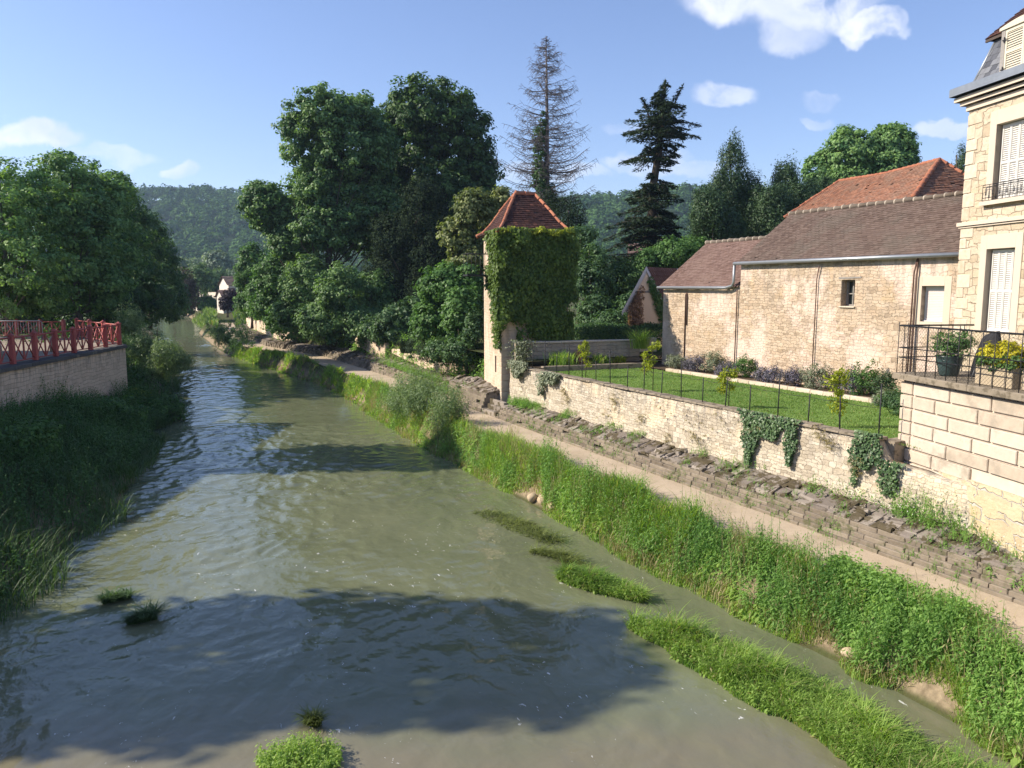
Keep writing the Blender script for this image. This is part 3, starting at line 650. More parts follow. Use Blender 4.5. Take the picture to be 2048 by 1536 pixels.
# ------------------------------------------------------------------ quay wall on the left with coping and red railing
q = empty('quay_wall', (lwall_x(29), 29, 0), 'tan coursed stone quay wall with dark coping under the red railing', 'wall')
mb = MB(1)
cor = np.array([lwall_x(37.5), 37.5]); cor2 = np.array([-24.4, 43.6]); st = np.array([lwall_x(-2), -2.0])
def wall_seg(mb, a, b, z0, z1, th, side, m=0, u0=0):
    a = np.asarray(a, float); b = np.asarray(b, float); d = (b - a) / np.linalg.norm(b - a); n_ = np.array([-d[1], d[0]]) * side
    mb.box([a[0], a[1], z0], [b[0]-a[0], b[1]-a[1], 0], [n_[0]*th, n_[1]*th, 0], [0, 0, z1-z0], m, None, (u0, z0))
wall_seg(mb, st, cor, -.3, 3.16, .45, 1); 
wall_seg(mb, cor + [-.02, .05], cor2, -.3, 3.155, .45, 1)
mb.build('wall_body', M['quay'], q)
mb = MB(2); d = (cor - st) / np.linalg.norm(cor - st); nl = np.array([-d[1], d[0]]); L = np.linalg.norm(cor - st); s_ = 0
while s_ < L - .3:
    l = min(mb.rng.uniform(1.2, 2.1), L - s_); a = st + d * s_ - nl * .10
    mb.bbox([a[0], a[1], 3.165 - mb.rng.random() * .015], np.array([*d, 0]) * (l - .012), np.array([*nl, 0]) * .62, [0, 0, .17], .02, .006); s_ += l
d2 = (cor2 - cor) / np.linalg.norm(cor2 - cor); n2_ = np.array([-d2[1], d2[0]]); s_ = .05; L2 = np.linalg.norm(cor2 - cor)
while s_ < L2 - .3:
    l = min(1.6, L2 - s_); a = cor + d2 * s_ - n2_ * .10
    mb.bbox([a[0], a[1], 3.17], np.array([*d2, 0]) * (l - .012), np.array([*n2_, 0]) * .62, [0, 0, .165], .02, .006); s_ += l
mb.build('coping', M['coping'], q)

def railing_run(A, B, n, label, zb=3.33, h=1.02, seed=1):
    A = np.array(A, float); B = np.array(B, float); root = empty('red_railing', (A[0], A[1], zb), label, 'railing')
    d = B - A; L = np.linalg.norm(d); d = d / L; nn = np.array([-d[1], d[0]]); mbp = None
    for i in range(n + 1):
        c = A + d * L * i / n; s_ = .085; mb = MB(seed + i)
        o_ = np.array([c[0], c[1], zb]) - np.array([*d, 0]) * s_ - np.array([*nn, 0]) * s_
        mb.bbox(o_, np.array([*d, 0]) * 2 * s_, np.array([*nn, 0]) * 2 * s_, [0, 0, h], .012)
        o_ = o_ + [0, 0, h]; mb.bbox(o_ - np.array([*d, 0]) * .015 - np.array([*nn, 0]) * .015, np.array([*d, 0]) * .22, np.array([*nn, 0]) * .22, [0, 0, .035], .006)
        top = [o_ + np.array([*d, 0]) * (s_ + a * s_ * .85) + np.array([*nn, 0]) * (s_ + b * s_ * .85) + [0, 0, .035] for a, b in ((-1,-1),(1,-1),(1,1),(-1,1))]
        ap = np.mean(top, 0) + [0, 0, .085]
        for k in range(4): mb.face([top[k], top[(k+1) % 4], ap])
        mb.build('post', M['red'], root)
        if i < n:
            mb = MB(seed + 50 + i); P0 = np.array([c[0], c[1], zb]); dd = np.array([*d, 0]); w_ = L / n
            a, b = s_, w_ - s_
            mb.tube([P0 + dd * a + [0, 0, h - .06], P0 + dd * b + [0, 0, h - .06]], .036, 6); mb.tube([P0 + dd * a + [0, 0, .10], P0 + dd * b + [0, 0, .10]], .024, 6)
            md = w_ / 2; mb.box(P0 + dd * (md - .035) - np.array([*nn, 0]) * .02 + [0, 0, .10], dd * .07, np.array([*nn, 0]) * .04, [0, 0, h - .17])
            for (x0, x1) in ((a, md - .035), (md + .035, b)):
                mb.tube([P0 + dd * x0 + [0, 0, .11], P0 + dd * x1 + [0, 0, h - .08]], .025, 5); mb.tube([P0 + dd * x1 + [0, 0, .11], P0 + dd * x0 + [0, 0, h - .08]], .025, 5)
            mb.build('panel', M['red'], root)
    return root
a0 = np.array([lwall_x(22.6) - .22, 22.6]); a1 = np.array([cor[0] - .22, cor[1] - .1])
railing_run(a0, a1, 9, 'red wooden railing with crossed braces running along the quay wall top', seed=10)
railing_run(a1 + [-.12, .25], np.array([-24.3, 43.0]), 3, 'red railing turning away from the river at the far corner of the quay', seed=40)
railing_run(np.array([-34.0, 44.6]), np.array([-25.4, 43.6]), 6, 'low red railing at the rear of the plaza beneath the trees', zb=3.3, h=.95, seed=70)
def bollard(x, y, label):
    mb = MB(3); mb.tube([[x, y, 3.28], [x, y, 3.85], [x, y, 3.93], [x, y, 3.97]], [.17, .155, .12, .03], 14)
    o = mb.build('stone_bollard', M['bollard'], None, True); tag(o, label, 'bollard', 'stone bollards on the plaza')
bollard(-19.6, 29.2, 'pale round stone bollard behind the nearest railing panels'); bollard(-20.3, 34.0, 'pale stone bollard standing near the middle of the railing')
bollard(-20.9, 27.3, 'pale stone bollard beside the parked car')
def barrier(x, y, ang, label):
    r_ = empty('crowd_barrier', (x, y, 3.3), label, 'barrier', 'grey metal barriers on the plaza'); d = np.array([math.cos(ang), math.sin(ang), 0]); mb = MB(5); P0 = np.array([x, y, 3.3])
    mb.tube([P0 + [0, 0, .1], P0 + [0, 0, 1.0], P0 + d * .08 + [0, 0, 1.08], P0 + d * 2.1 + [0, 0, 1.08], P0 + d * 2.2 + [0, 0, 1.0], P0 + d * 2.2 + [0, 0, .1]], .022, 6)
    mb.tube([P0 + [0, 0, .22], P0 + d * 2.2 + [0, 0, .22]], .018, 6); mb.build('frame', M['steel'], r_); mb = MB(6)
    for k in range(1, 17): mb.tube([P0 + d * k * .129 + [0, 0, .22], P0 + d * k * .129 + [0, 0, 1.07]], .009, 4)
    mb.build('bars', M['steel'], r_)
    for s_ in (.25, 1.95):
        mb = MB(7); n_ = np.array([-d[1], d[0], 0]); mb.tube([P0 + d * s_ - n_ * .28 + [0, 0, .02], P0 + d * s_ + [0, 0, .14], P0 + d * s_ + n_ * .28 + [0, 0, .02]], .018, 5); mb.build('foot', M['steel'], r_)
barrier(-26.9, 40.2, R(8), 'grey metal barrier just right of the leftmost tree trunk'); barrier(-29.6, 39.6, R(8), 'grey metal barrier at the left edge behind the parked car')

# parked car nose at the left edge
def car(x, y, ang):
    r_ = empty('parked_car', (x, y, 3.29), 'silver white parked car at the left edge behind the railing', 'car'); c, s_ = math.cos(ang), math.sin(ang)
    X = np.array([c, s_, 0]); Y = np.array([-s_, c, 0]); P0 = np.array([x, y, 3.29]); q = lambda a, b, z: P0 + X * a + Y * b + [0, 0, z]
    prof = [(-2.0, .35, .80), (-2.05, .62, .86), (-1.9, .88, .84), (-1.15, 1.0, .80), (-.45, 1.40, .64), (.75, 1.44, .62), (1.55, 1.05, .78), (2.0, .92, .82), (2.08, .55, .84), (2.0, .30, .80)]
    mb = MB(9)
    for i in range(len(prof) - 1):
        (a, z, w_), (a2, z2, w2) = prof[i], prof[i + 1]; mb.face([q(a, -w_, z), q(a, w_, z), q(a2, w2, z2), q(a2, -w2, z2)])
    for sg in (-1, 1):
        belt = [(-2.0, .35), (-2.05, .62), (-1.9, .88), (-1.15, 1.0), (1.55, 1.05), (2.0, .92), (2.08, .55), (2.0, .30)]
        mb.face([q(a, sg * .845, z) for a, z in belt][::sg]); 
        mb.face([q(-1.15, sg * .82, 1.0), q(-.45, sg * .64, 1.40), q(.75, sg * .62, 1.44), q(1.55, sg * .80, 1.05)][::-sg], m=1)
    mb.build('body', [M['car'], M['glass']], r_)
    mb = MB(9); mb.face([q(-1.10, -.76, 1.03), q(-1.10, .76, 1.03), q(-.49, .62, 1.385), q(-.49, -.62, 1.385)][::-1]); mb.build('windscreen', M['glass'], r_)
    for a in (-1.3, 1.3):
        for b in (-.80, .80): mb = MB(1); mb.tube([q(a, b - .1, .31), q(a, b + .1, .31)], .31, 20); w_ = mb.build('wheel', M['rubber'], r_)
car(-22.4, 29.6, R(12))

# ------------------------------------------------------------------ stone-built bank between path and garden wall
def bank(name, t0, t1, label, seed, courses=5, z_top=1.40, cap=True, cap_back=.12):
    root = empty(name, bk(t0, -.6, 1.0), label, 'stone bank'); mb = MB(seed); rng = mb.rng
    for i in range(courses):
        t = t0; hh = (z_top - 1.0) / courses
        while t < t1:
            l = rng.uniform(.25, .75); l = min(l, t1 - t + .02); p0 = pe(t) + .062 * i + rng.normal() * .007; z = 1.0 + hh * i - .03
            if rng.random() > .015 * (i + .5): mb.bbox(bk(t, p0, z), bk(t + l - .012, p0, 0) - bk(t, p0, 0), bk(0, .34, 0) - bk(0, 0, 0), [0, 0, hh + .03 - rng.random() * .014], .013, .014)
            t += l
    mb.build('stepped_courses', M['step_stone'], root)
    if cap:
        mb = MB(seed + 1); rng = mb.rng; t = t0
        while t < t1:
            l = rng.uniform(.12, .45); k = 0; p = 0.0
            w0 = .062 * courses - .03; 
            W = cap_back - (pe(t) + w0); nseg = rng.integers(3, 8); cuts = np.sort(rng.random(nseg - 1)) if nseg > 1 else []
            cuts = np.concatenate([[0], cuts, [1]])
            for a, b in zip(cuts[:-1], cuts[1:]):
                pa = pe(t) + w0 + W * a; pb = pe(t) + w0 + W * b; za = z_top + .26 * a + rng.normal() * .012; zb = z_top + .26 * b + rng.normal() * .012; th = rng.uniform(.07, .13); sk = rng.normal() * .018
                A = bk(t, pa, za - .08); mb.bbox(A, bk(t + l - .004, pa + sk * .3, za - .08 + sk) - A, bk(t + sk, pb - .003, zb - .08) - A, [0, 0, th], .022, .05)
            t += l
        mb.build('sloping_cap', M['cap_stone'], root)
    mb = MB(seed + 2)   # rubble core
    n = max(2, int((t1 - t0) / 1.5)); tt_ = np.linspace(t0, t1, n)
    for a, b in zip(tt_[:-1], tt_[1:]):
        pp = [(pe(a) + .16, .9), (pe(a) + .40, z_top - .03), (cap_back, z_top + .22), (cap_back, .9)]; pq = [(pe(b) + .16, .9), (pe(b) + .40, z_top - .03), (cap_back, z_top + .14), (cap_back, .9)]
        for k in range(3): mb.face([bk(a, *pp[k]), bk(a, *pp[k+1]), bk(b, *pq[k+1]), bk(b, *pq[k])])
    for e, fl_ in ((t0, 1), (t1, -1)):
        pp = [(pe(e) + .16, .9), (pe(e) + .40, z_top - .03), (cap_back, z_top + .14), (cap_back, .9)]; mb.face([bk(e, *x) for x in pp][::fl_])
    mb.build('rubble_core', M['cap_stone'], root); return root
bank('stone_bank', -13.5, 12.7, 'stepped stone bank with mossy sloping cap below the garden wall', 101)
bank('stone_bank', 14.2, 19.0, 'short stone bank with a steep end at the foot of the tower', 131, cap_back=.35, z_top=1.75)
bank('stone_bank', 19.4, 33.0, 'worn overgrown stone bank on the far side of the tower', 151, cap_back=.7)
bank('stone_bank', 33.6, 52.0, 'sunlit stepped stone bank beneath the big trees', 171, cap_back=.5)
bank('stone_bank', 52.6, 90.0, 'curving distant stone bank beside the far end of the path', 191, cap_back=-1.2, courses=3)
# steps at the tower foot
r_ = empty('stone_steps', bk(13.3, -.8, 1.0), 'three small stone steps rising from the path at the tower foot', 'steps'); 
for i in range(3):
    mb = MB(210 + i); A = bk(12.75, -.98 + i * .26, 1.0 - .02 * 0); mb.bbox(A, bk(14.1, -.98 + i * .26, 1.0) - A, bk(12.75, -.1, 1.0) - A - (bk(0, .26 * i, 0) - bk(0, 0, 0)) * .999, [0, 0, .19 * (i + 1)], .015, .01); mb.build('step', M['cap_stone'], r_)

# ------------------------------------------------------------------ garden retaining wall, ivy, fence
r_ = empty('garden_wall', bk(4, 0, 1.4), 'long whitish rubble retaining wall holding up the lawn', 'wall')
mb = MB(220); rng = mb.rng
T_ = np.arange(-5.95, 13.6, .25); top = np.where(T_ < -3.9, 2.42 + (T_ + 5.9) * .06, 2.93) + (vnoise(T_, T_ * 0, 1.7, 3) - .5) * .05
# slightly battered, uneven face as a displaced grid
zs = np.linspace(1.45, 1.0, 8); nz_ = 9
V = []; UV = []
for i, t in enumerate(T_):
    for k in range(nz_):
        f = k / (nz_ - 1); z = 1.45 + (top[i] - 1.45) * f; p = -.02 + .07 * f + (vnoise(np.array([t]), np.array([z]), 2.6, 5)[0] - .5) * .05 + (vnoise(np.array([t]), np.array([z]), .7, 8)[0] - .5) * .06
        V.append(bk(t, p, z)); UV.append((t, z))
F = []; U = []
for i in range(len(T_) - 1):
    for k in range(nz_ - 1):
        f = [i*nz_+k, i*nz_+k+1, (i+1)*nz_+k+1, (i+1)*nz_+k]; F.append(f); U += [UV[j] for j in f]
nv = len(V)
for i, t in enumerate(T_): V.append(bk(t, .36, top[i] - .01)); V.append(bk(t, .36, 1.4))
for i in range(len(T_) - 1):
    a, b = i*nz_+nz_-1, (i+1)*nz_+nz_-1; f = [a, nv+2*i, nv+2*i+2, b]; F.append(f); U += [(T_[i], 3.0), (T_[i], 3.36), (T_[i+1], 3.36), (T_[i+1], 3.0)]
    f = [nv+2*i, nv+2*i+1, nv+2*i+3, nv+2*i+2]; F.append(f); U += [(T_[i], 3), (T_[i], 1.4), (T_[i+1], 1.4), (T_[i+1], 3)]
raw_mesh('wall_face', V, F, M['garden_wall'], r_, None, U, smooth=False)
mb = MB(221); t = -3.75
while t < 13.4:
    l = mb.rng.uniform(.25, .7); A = bk(t, .0 + mb.rng.normal() * .012, 2.925); mb.bbox(A, bk(t + l - .01, .0, 2.925) - A, bk(t, .36, 2.925) - A, [0, 0, .05 + mb.rng.random() * .02], .012, .012); t += l
mb.box(bk(-3.95, .30, 1.5), bk(-3.62, .30, 0) - bk(-3.95, .30, 0), bk(0, .8, 0) - bk(0, 0, 0), [0, 0, 1.42]); mb.build('coping', M['slab'], r_)

r_ = empty('garden_fence', bk(4, .3, 2.9), 'thin dark wire fence along the top of the garden wall', 'fence')
pt = []; 
tps = [-3.62, -2.65, -1.75, -.82, .12, 1.02, 1.91, 2.82, 3.74, 4.6, 5.48, 6.44, 7.3, 8.2, 9.1, 10.0, 10.9, 11.9]
tall = {0, 3, 7, 11, 14, 16}
for i, t in enumerate(tps):
    h = 1.16 if i in tall else (.80 if i % 2 else .72); mb = MB(230 + i); a = bk(t, .22, 2.8); lean = mb.rng.normal(size=2) * .02
    mb.tube([a, a + [lean[0], lean[1], h + .12]], .015, 5); mb.build('post', M['iron'], r_); pt.append((t, h))
mb = MB(260)
for hz, sel in ((1.1, [i for i in range(len(tps)) if i in tall]), (.68, range(len(tps)))):
    sel = list(sel)
    for a, b in zip(sel[:-1], sel[1:]):
        A = bk(tps[a], .22, 2.9 + hz); B = bk(tps[b], .22, 2.9 + hz); mid = (A + B) / 2 - [0, 0, .05 * (tps[b] - tps[a]) / 2]; mb.tube([A, mid, B], .005, 4)
mb.build('wire', M['iron'], r_)
# bed kerb, rear wall
r_ = empty('bed_kerb', bk(3, 4.95, 2.85), 'low pale stone kerb between lawn and lavender bed', 'kerb'); mb = MB(270); t = -2.2
while t < 9.3:
    l = mb.rng.uniform(.3, .8); A = bk(t, 4.86, 2.80); mb.bbox(A, bk(t + l - .01, 4.86, 2.80) - A, bk(t, 5.06, 2.80) - A, [0, 0, .17], .015, .015); t += l
mb.build('kerb_stones', M['quoin'], r_)
r_ = empty('rear_garden_wall', bk(12.8, 3, 2.85), 'low shaded stone wall closing the far end of the lawn', 'wall'); mb = MB(280)
a, b = bk(13.25, .15)[:2], bk(12.45, 5.6)[:2]; wall_seg(mb, a, b, 2.7, 3.84, .35, 1)
mb.build('wall_body', M['old_wall'], r_)
mb = MB(281); d = (b - a) / np.linalg.norm(b - a); n_ = np.array([-d[1], d[0]]); L = np.linalg.norm(b - a); s_ = 0
while s_ < L - .15:
    l = min(mb.rng.uniform(.5, 1.0), L - s_); A = np.array([*(a + d * s_ - n_ * .04), 3.842]); mb.bbox(A, np.array([*d, 0]) * (l - .01), np.array([*n_, 0]) * .43, [0, 0, .07], .012, .01); s_ += l
mb.build('coping', M['dressed'], r_)
mb = MB(282); A = np.array([*(b - n_ * .10), 3.38]); mb.bbox(A, np.array([*d, 0]) * .75, np.array([*n_, 0]) * .5, [0, 0, .60], .015, .01); mb.build('corner_block', M['quoin'], r_)
r_ = empty('bed_edging', bk(11.4, 3, 2.85), 'low dark edging wall in front of the rear bed', 'edging'); mb = MB(283); mb.bbox(bk(11.55, .5, 2.8), bk(11.1, 5.2, 2.8) - bk(11.55, .5, 2.8), bk(11.8, .5, 2.8) - bk(11.55, .5, 2.8), [0, 0, .26], .02); mb.build('edging_stones', M['slab'], r_)
strip('rear_bed', lambda t: .4, lambda t: 5.6, 3.0, M['bed'], 3, np.linspace(11.55, 13.0, 3))

def ivy_sheet(name, fn, n, leaf, mat, label, cat='ivy', seed=1, thick=.12, asp=.85, out=None, parent=None, ncl=60):
    """fn(rng,n)->points on wall, outward normal (3,) ; leaves overlap like shingles"""
    rng = rn(seed); P, nrm = fn(rng, n); n = len(P); nrm = np.asarray(nrm, float) + np.zeros((n, 3))
    off = thick * rng.random((n, 1)) ** 1.2; P = P + nrm * off
    Nm = unit(nrm * .8 + np.array([0, 0, .45]) + rng.normal(size=(n, 3)) * .35); T = np.tile(np.array([0, 0, -1.]), (n, 1)) + rng.normal(size=(n, 3)) * .45
    L = leaf * rng.uniform(.6, 1.3, n); V, F = leaf_quads(P, Nm, L, L * asp, T, .1, rng)
    cl = vnoise(P[:, 0] + P[:, 1], P[:, 2], 2.2, seed % 7)
    o = raw_mesh(name, V, F, mat, parent, {'rnd': rng.random(n), 'clump': np.clip(cl * .7 + rng.random(n) * .3, 0, 1)})
    return tag(o, label, cat) if parent is None else o
Wn = np.array([-N0[0], -N0[1], 0])
def ivy_wall(cs):   # cs: list (t centre, half width at top, z bottom, weight)
    def fn(rng, n):
        P = []
        wts = np.array([c[3] for c in cs]); wts = wts / wts.sum()
        for _ in range(n):
            c = cs[rng.choice(len(cs), p=wts)]; f = rng.random() ** 1.15; z = c[4] - (c[4] - c[2]) * f
            w_ = c[1] * (1 - .72 * f ** 1.3) * (1 + .25 * math.sin(z * 9 + c[0])); t = c[0] + rng.uniform(-1, 1) * w_
            P.append(bk(t, -.01 + .06 * (z - 1.45) / 1.5 - .02, z))
        return np.array(P), Wn
    return fn
ivy_sheet('ivy', ivy_wall([(-.75, .85, 2.45, 1.2, 3.05), (-.20, .32, 1.72, 1.0, 2.9), (-1.5, .22, 1.95, .6, 2.9)]), 3900, .062, M['l_ivy'], 'dark green ivy hanging over the garden wall in two long tails', seed=301)
ivy_sheet('ivy', ivy_wall([(-3.55, .42, 2.3, 1.0, 3.08), (-4.1, .35, 1.9, .6, 2.6), (-3.3, .15, 1.9, .3, 2.7)]), 1700, .062, M['l_ivy'], 'dark ivy trailing from the wall top beside the rusticated terrace', seed=302)
ivy_sheet('ivy', ivy_wall([(12.6, .75, 2.55, 1.3, 3.2), (9.9, .8, 2.6, .9, 3.0), (10.6, .3, 2.1, .5, 2.9)]), 2200, .085, M['l_silver'], 'greyish ivy spilling over the far end of the garden wall', seed=303, thick=.25)
def post_ivy(rng, n):
    P = bk(13.0, .35) + rng.normal(size=(n, 3)) * np.array([.22, .22, 0]); P[:, 2] = rng.uniform(2.7, 4.0, n); return P, unit(P - bk(13.0, .35, 0) * [1, 1, 0] - [0, 0, 0])[:, :] * [1, 1, 0]
ivy_sheet('ivy', post_ivy, 1500, .08, M['l_silver'], 'grey-green ivy clump wrapping the wall end against the tower', seed=304)

# ------------------------------------------------------------------ tiled roofs
def lerp(a, b, f): return np.asarray(a, float) * (1 - f) + np.asarray(b, float) * f
def tile_field(mb, A, B, C, D, row=.11, tw=.17, th=.016, s0=0.0, s1=1.0, missing=.004, sag=0.0):
    """courses of flat tiles on the quad A-B (eave) to D-C (ridge)"""
    A, B, C, D = (np.asarray(x, float) for x in (A, B, C, D)); Ls = max(np.linalg.norm(D - A), np.linalg.norm(C - B)) ; nr = max(2, int(Ls / row)); rng = mb.rng
    nrm = np.cross(B - A, lerp(C, D, .5) - A); nrm /= np.linalg.norm(nrm); nrm = nrm if nrm[2] > 0 else -nrm
    for i in range(nr):
        f0, f1 = i / nr, min(1.0, (i + 1.25) / nr); l0, r0 = lerp(A, D, f0), lerp(B, C, f0); l1, r1 = lerp(A, D, f1), lerp(B, C, f1); W = np.linalg.norm(r0 - l0)
        if W < .05: continue
        k = max(1, int(round(W / tw))); off = (.5 if i % 2 else 0)
        xs = np.clip((np.arange(k + 2) - off) / k, 0, 1)
        for a, b in zip(xs[:-1], xs[1:]):
            if b - a < 1e-4: continue
            if rng.random() < missing: continue
            h = th * rng.uniform(.7, 1.5); j = rng.normal() * .006; sg = -sag * math.sin(math.pi * (a + b) / 2) * math.sin(math.pi * min(1, f0 + .2) / 1.2)
            g_ = .004 / W; dz = np.array([0, 0, sg])
            p0, p1 = lerp(l0, r0, a + g_) + dz, lerp(l0, r0, b - g_) + dz; q0, q1 = lerp(l1, r1, a + g_) + dz, lerp(l1, r1, b - g_) + dz
            dn = (p0 - q0); dn /= np.linalg.norm(dn) + 1e-9; p0 = p0 + dn * j; p1 = p1 + dn * (j + rng.normal() * .003)
            r = rng.random()
            t0, t1 = p0 + nrm * h, p1 + nrm * h; u0, u1 = q0 + nrm * h * .15, q1 + nrm * h * .15
            mb.face([t0, t1, u1, u0], r=r); mb.face([p0 - nrm * .006, p1 - nrm * .006, t1, t0], r=r)
def ridge_tiles(mb, A, B, rad=.09, step=.32, collar=None):
    A = np.asarray(A, float); B = np.asarray(B, float); L = np.linalg.norm(B - A); n = max(1, int(L / step)); d = (B - A) / L
    for i in range(n):
        jz = np.array([0, 0, mb.rng.normal() * .008]); a = A + d * L * i / n + jz; b = A + d * L * (i + 1.10) / n + jz; r_ = rad * mb.rng.uniform(.88, 1.1)
        mb.tube([a, a + (b - a) * .10, a + (b - a) * .14, b], [r_ * 1.14, r_ * 1.14, r_ * 1.0, r_ * .90], 8)
        if collar is not None: c_ = a + (b - a) * .02; mb.tube([c_ - d * .035, c_ + d * .02], [r_ * 1.10, r_ * 1.22], 8, m=collar)
def gutter(name, mb_pts, rad, root):
    mb = MB(5); mb.tube(mb_pts, rad, 8); return mb.build(name, M['zinc'], root, True)

# ------------------------------------------------------------------ barn along the far side of the garden
def B3(t, p, z): return bk(t, p, z)
barn = empty('barn', bk(3, 6.2, 2.8), 'long cream rubble stone barn with brown tiled roof behind the garden', 'barn')
P0_, TL, TM, TR = 6.20, 11.7, 7.17, -2.6
d3 = np.array([-D0[0], -D0[1]])      # along the face towards the viewer
def tpos(px):                          # parameter t of the barn face seen at column px
    d_ = ray(px, 610); u = d_[0] / d_[1]; c = O0 + N0 * P0_; return (c[0] - u * c[1]) / (u * D0[1] - D0[0])
mb = MB(400)
A = bk(TL, P0_)[:2]; LS = TL - TR
s_of = lambda t: TL - t
wt = (s_of(tpos(1681)), s_of(tpos(1708)), 5.50, 6.30); rt = (s_of(tpos(1842)), s_of(tpos(1887)), 5.12, 6.10)
wall_panel(mb, A, d3, TL - TM, 2.6, 6.14, (), nin=N0)
wall_panel(mb, bk(TM, P0_)[:2], d3, TM - TR, 2.6, 6.98, ((wt[0] - (TL - TM), wt[1] - (TL - TM), wt[2], wt[3]), (rt[0] - (TL - TM), rt[1] - (TL - TM), rt[2], rt[3])), .28, N0, u0=TL - TM)
# gable ends and rear
for t, z, zr in ((TL, 6.14, 7.9), (TM, 6.98, 8.74), (TR, 6.98, 8.74)):
    pts = [bk(t, P0_, 2.6), bk(t, P0_, z), bk(t, P0_ + 2.4, zr), bk(t, P0_ + 4.8, z), bk(t, P0_ + 4.8, 2.6)]; mb.face(pts if t > TR else pts[::-1], [(0, 2.6), (0, z), (2.4, zr), (4.8, z), (4.8, 2.6)])
wall_panel(mb, bk(TL, P0_ + 4.8)[:2], d3, TL - TR, 2.6, 6.1, (), nin=-N0)
mb.build('wall', M['barn'], barn)
# dark interior behind the small window
mb = MB(401); a = bk(TL - wt[0], P0_ + .30, wt[2] - .05); mb.box(a, (bk(TL - wt[1], P0_ + .30, 0) - bk(TL - wt[0], P0_ + .30, 0)), bk(0, .05, 0) - bk(0, 0, 0), [0, 0, wt[3] - wt[2] + .1]); bb = mb
win = empty('window', bk(TL - wt[0], P0_, wt[2])); win.parent = barn; win.location = np.array(win['_loc']) - np.array(barn['_loc'])
mb.build('pane', M['glass'], win)
def onf(t, p, z): return bk(t, P0_ + p, z)
tw0, tw1 = TL - wt[0], TL - wt[1]
mb = MB(402)
for (ta, tb, za, zb) in ((tw0, tw0 - .05, wt[2], wt[3]), (tw1 + .05, tw1, wt[2], wt[3]), (tw0, tw1, wt[2], wt[2] + .05), (tw0, tw1, wt[3] - .05, wt[3]), (tw0, tw1, 5.86, 5.89), ((tw0 * .55 + tw1 * .45), (tw0 * .55 + tw1 * .45) - .035, wt[2] + .05, wt[3] - .05)):
    mb.box(onf(ta, .24, za), onf(tb, .24, 0) - onf(ta, .24, 0), onf(ta, .30, 0) - onf(ta, .24, 0), [0, 0, zb - za])
mb.build('frame', M['wood_grey'], win)
mb = MB(403); mb.bbox(onf(tw0 + .12, -.015, 6.31), onf(tw1 - .22, -.015, 6.33) - onf(tw0 + .12, -.015, 6.31), onf(0, .2, 0) - onf(0, -.015, 0), [0, 0, .07], .01, .02); mb.build('lintel', M['wood_grey'], win)
mb = MB(404); mb.bbox(onf(tw0 + .04, -.05, 5.45), onf(tw1 - .04, -.05, 5.45) - onf(tw0 + .04, -.05, 5.45), onf(0, .2, 0) - onf(0, -.05, 0), [0, 0, .045], .008, .006); mb.build('sill', M['dressed'], win)
# roller-shutter window with dressed surround
win = empty('window', bk(TL - rt[0], P0_, rt[2])); win.parent = barn; win.location = np.array(win['_loc']) - np.array(barn['_loc']); ra, rb = TL - rt[0], TL - rt[1]
mb = MB(405); zz = rt[2] + .02
while zz < rt[3] - .10:
    mb.box(onf(ra - .04, .17, zz), onf(rb + .02, .17, 0) - onf(ra - .04, .17, 0), onf(0, .02, 0) - onf(0, 0, 0), [0, 0, .040]); zz += .045
mb.build('roller_shutter', M['pvc'], win)
mb = MB(406); mb.box(onf(ra, .165, rt[3] - .13), onf(rb, .165, 0) - onf(ra, .165, 0), onf(0, .1, 0) - onf(0, 0, 0), [0, 0, .13]); mb.box(onf(ra, .16, rt[2]), onf(ra - .04, .16, 0) - onf(ra, .16, 0), onf(0, .1, 0) - onf(0, 0, 0), [0, 0, rt[3] - rt[2] - .13]); mb.box(onf(ra, .10, rt[2]), onf(rb, .10, 0) - onf(ra, .10, 0), onf(0, .08, 0) - onf(0, 0, 0), [0, 0, .03]); mb.build('frame', M['white'], win)
mb = MB(407)
for (ta, tb, za, zb) in ((ra + .20, ra, rt[2] - .14, rt[3] + .26), (rb, rb - .20, rt[2] - .14, rt[3] + .26), (ra, rb, rt[3], rt[3] + .26), (ra, rb, rt[2] - .14, rt[2])):
    mb.bbox(onf(ta, -.012, za), onf(tb, -.012, 0) - onf(ta, -.012, 0), onf(0, .27, 0) - onf(0, 0, 0), [0, 0, zb - za], .004)
mb.build('surround', M['dressed'], win)
# roofs
ov = .18
def slope_pt(t, p, ze, zr, half): return (ze + (zr - ze) * p / half)
rf = MB(410)
ez, rz = 7.02 - .06, 8.79
tile_field(rf, bk(TM + .1, P0_ - .14, ez), bk(TR, P0_ - .14, ez), bk(TR, P0_ + 2.4, rz), bk(TM + .1, P0_ + 2.4, rz), .105, .17, .018, sag=.05)
roof = rf.build('roof', M['tile_brown'], barn)
rf = MB(411); rf.box(bk(TM + .08, P0_ - .1, ez - .03), bk(TR, 0, 0) - bk(TM + .08, 0, 0), bk(0, 2.5, rz - .02) - bk(0, 0, ez), [0, 0, .02]); rf.box(bk(TM + .08, P0_ + 2.4, rz - .03), bk(TR, 0, 0) - bk(TM + .08, 0, 0), bk(0, 2.5, ez) - bk(0, 0, rz), [0, 0, .04])
rf.build('roof_deck', M['tile_brown'], barn)
rf = MB(412); ridge_tiles(rf, bk(TM + .12, P0_ + 2.4, rz + .01), bk(TR, P0_ + 2.4, rz + .01), .085, .33, 1); rf.build('ridge_tiles', [M['ridge'], M['ridge_collar']], barn)
ez2, rz2 = 6.17 - .05, 7.97
rf = MB(413); tile_field(rf, bk(TL + .12, P0_ - .14, ez2), bk(TM + .1, P0_ - .14, ez2), bk(TM + .1, P0_ + 2.3, rz2), bk(TL + .12, P0_ + 2.3, rz2), .105, .17, .018, sag=.03)
rf.build('roof', M['tile_pink'], barn)
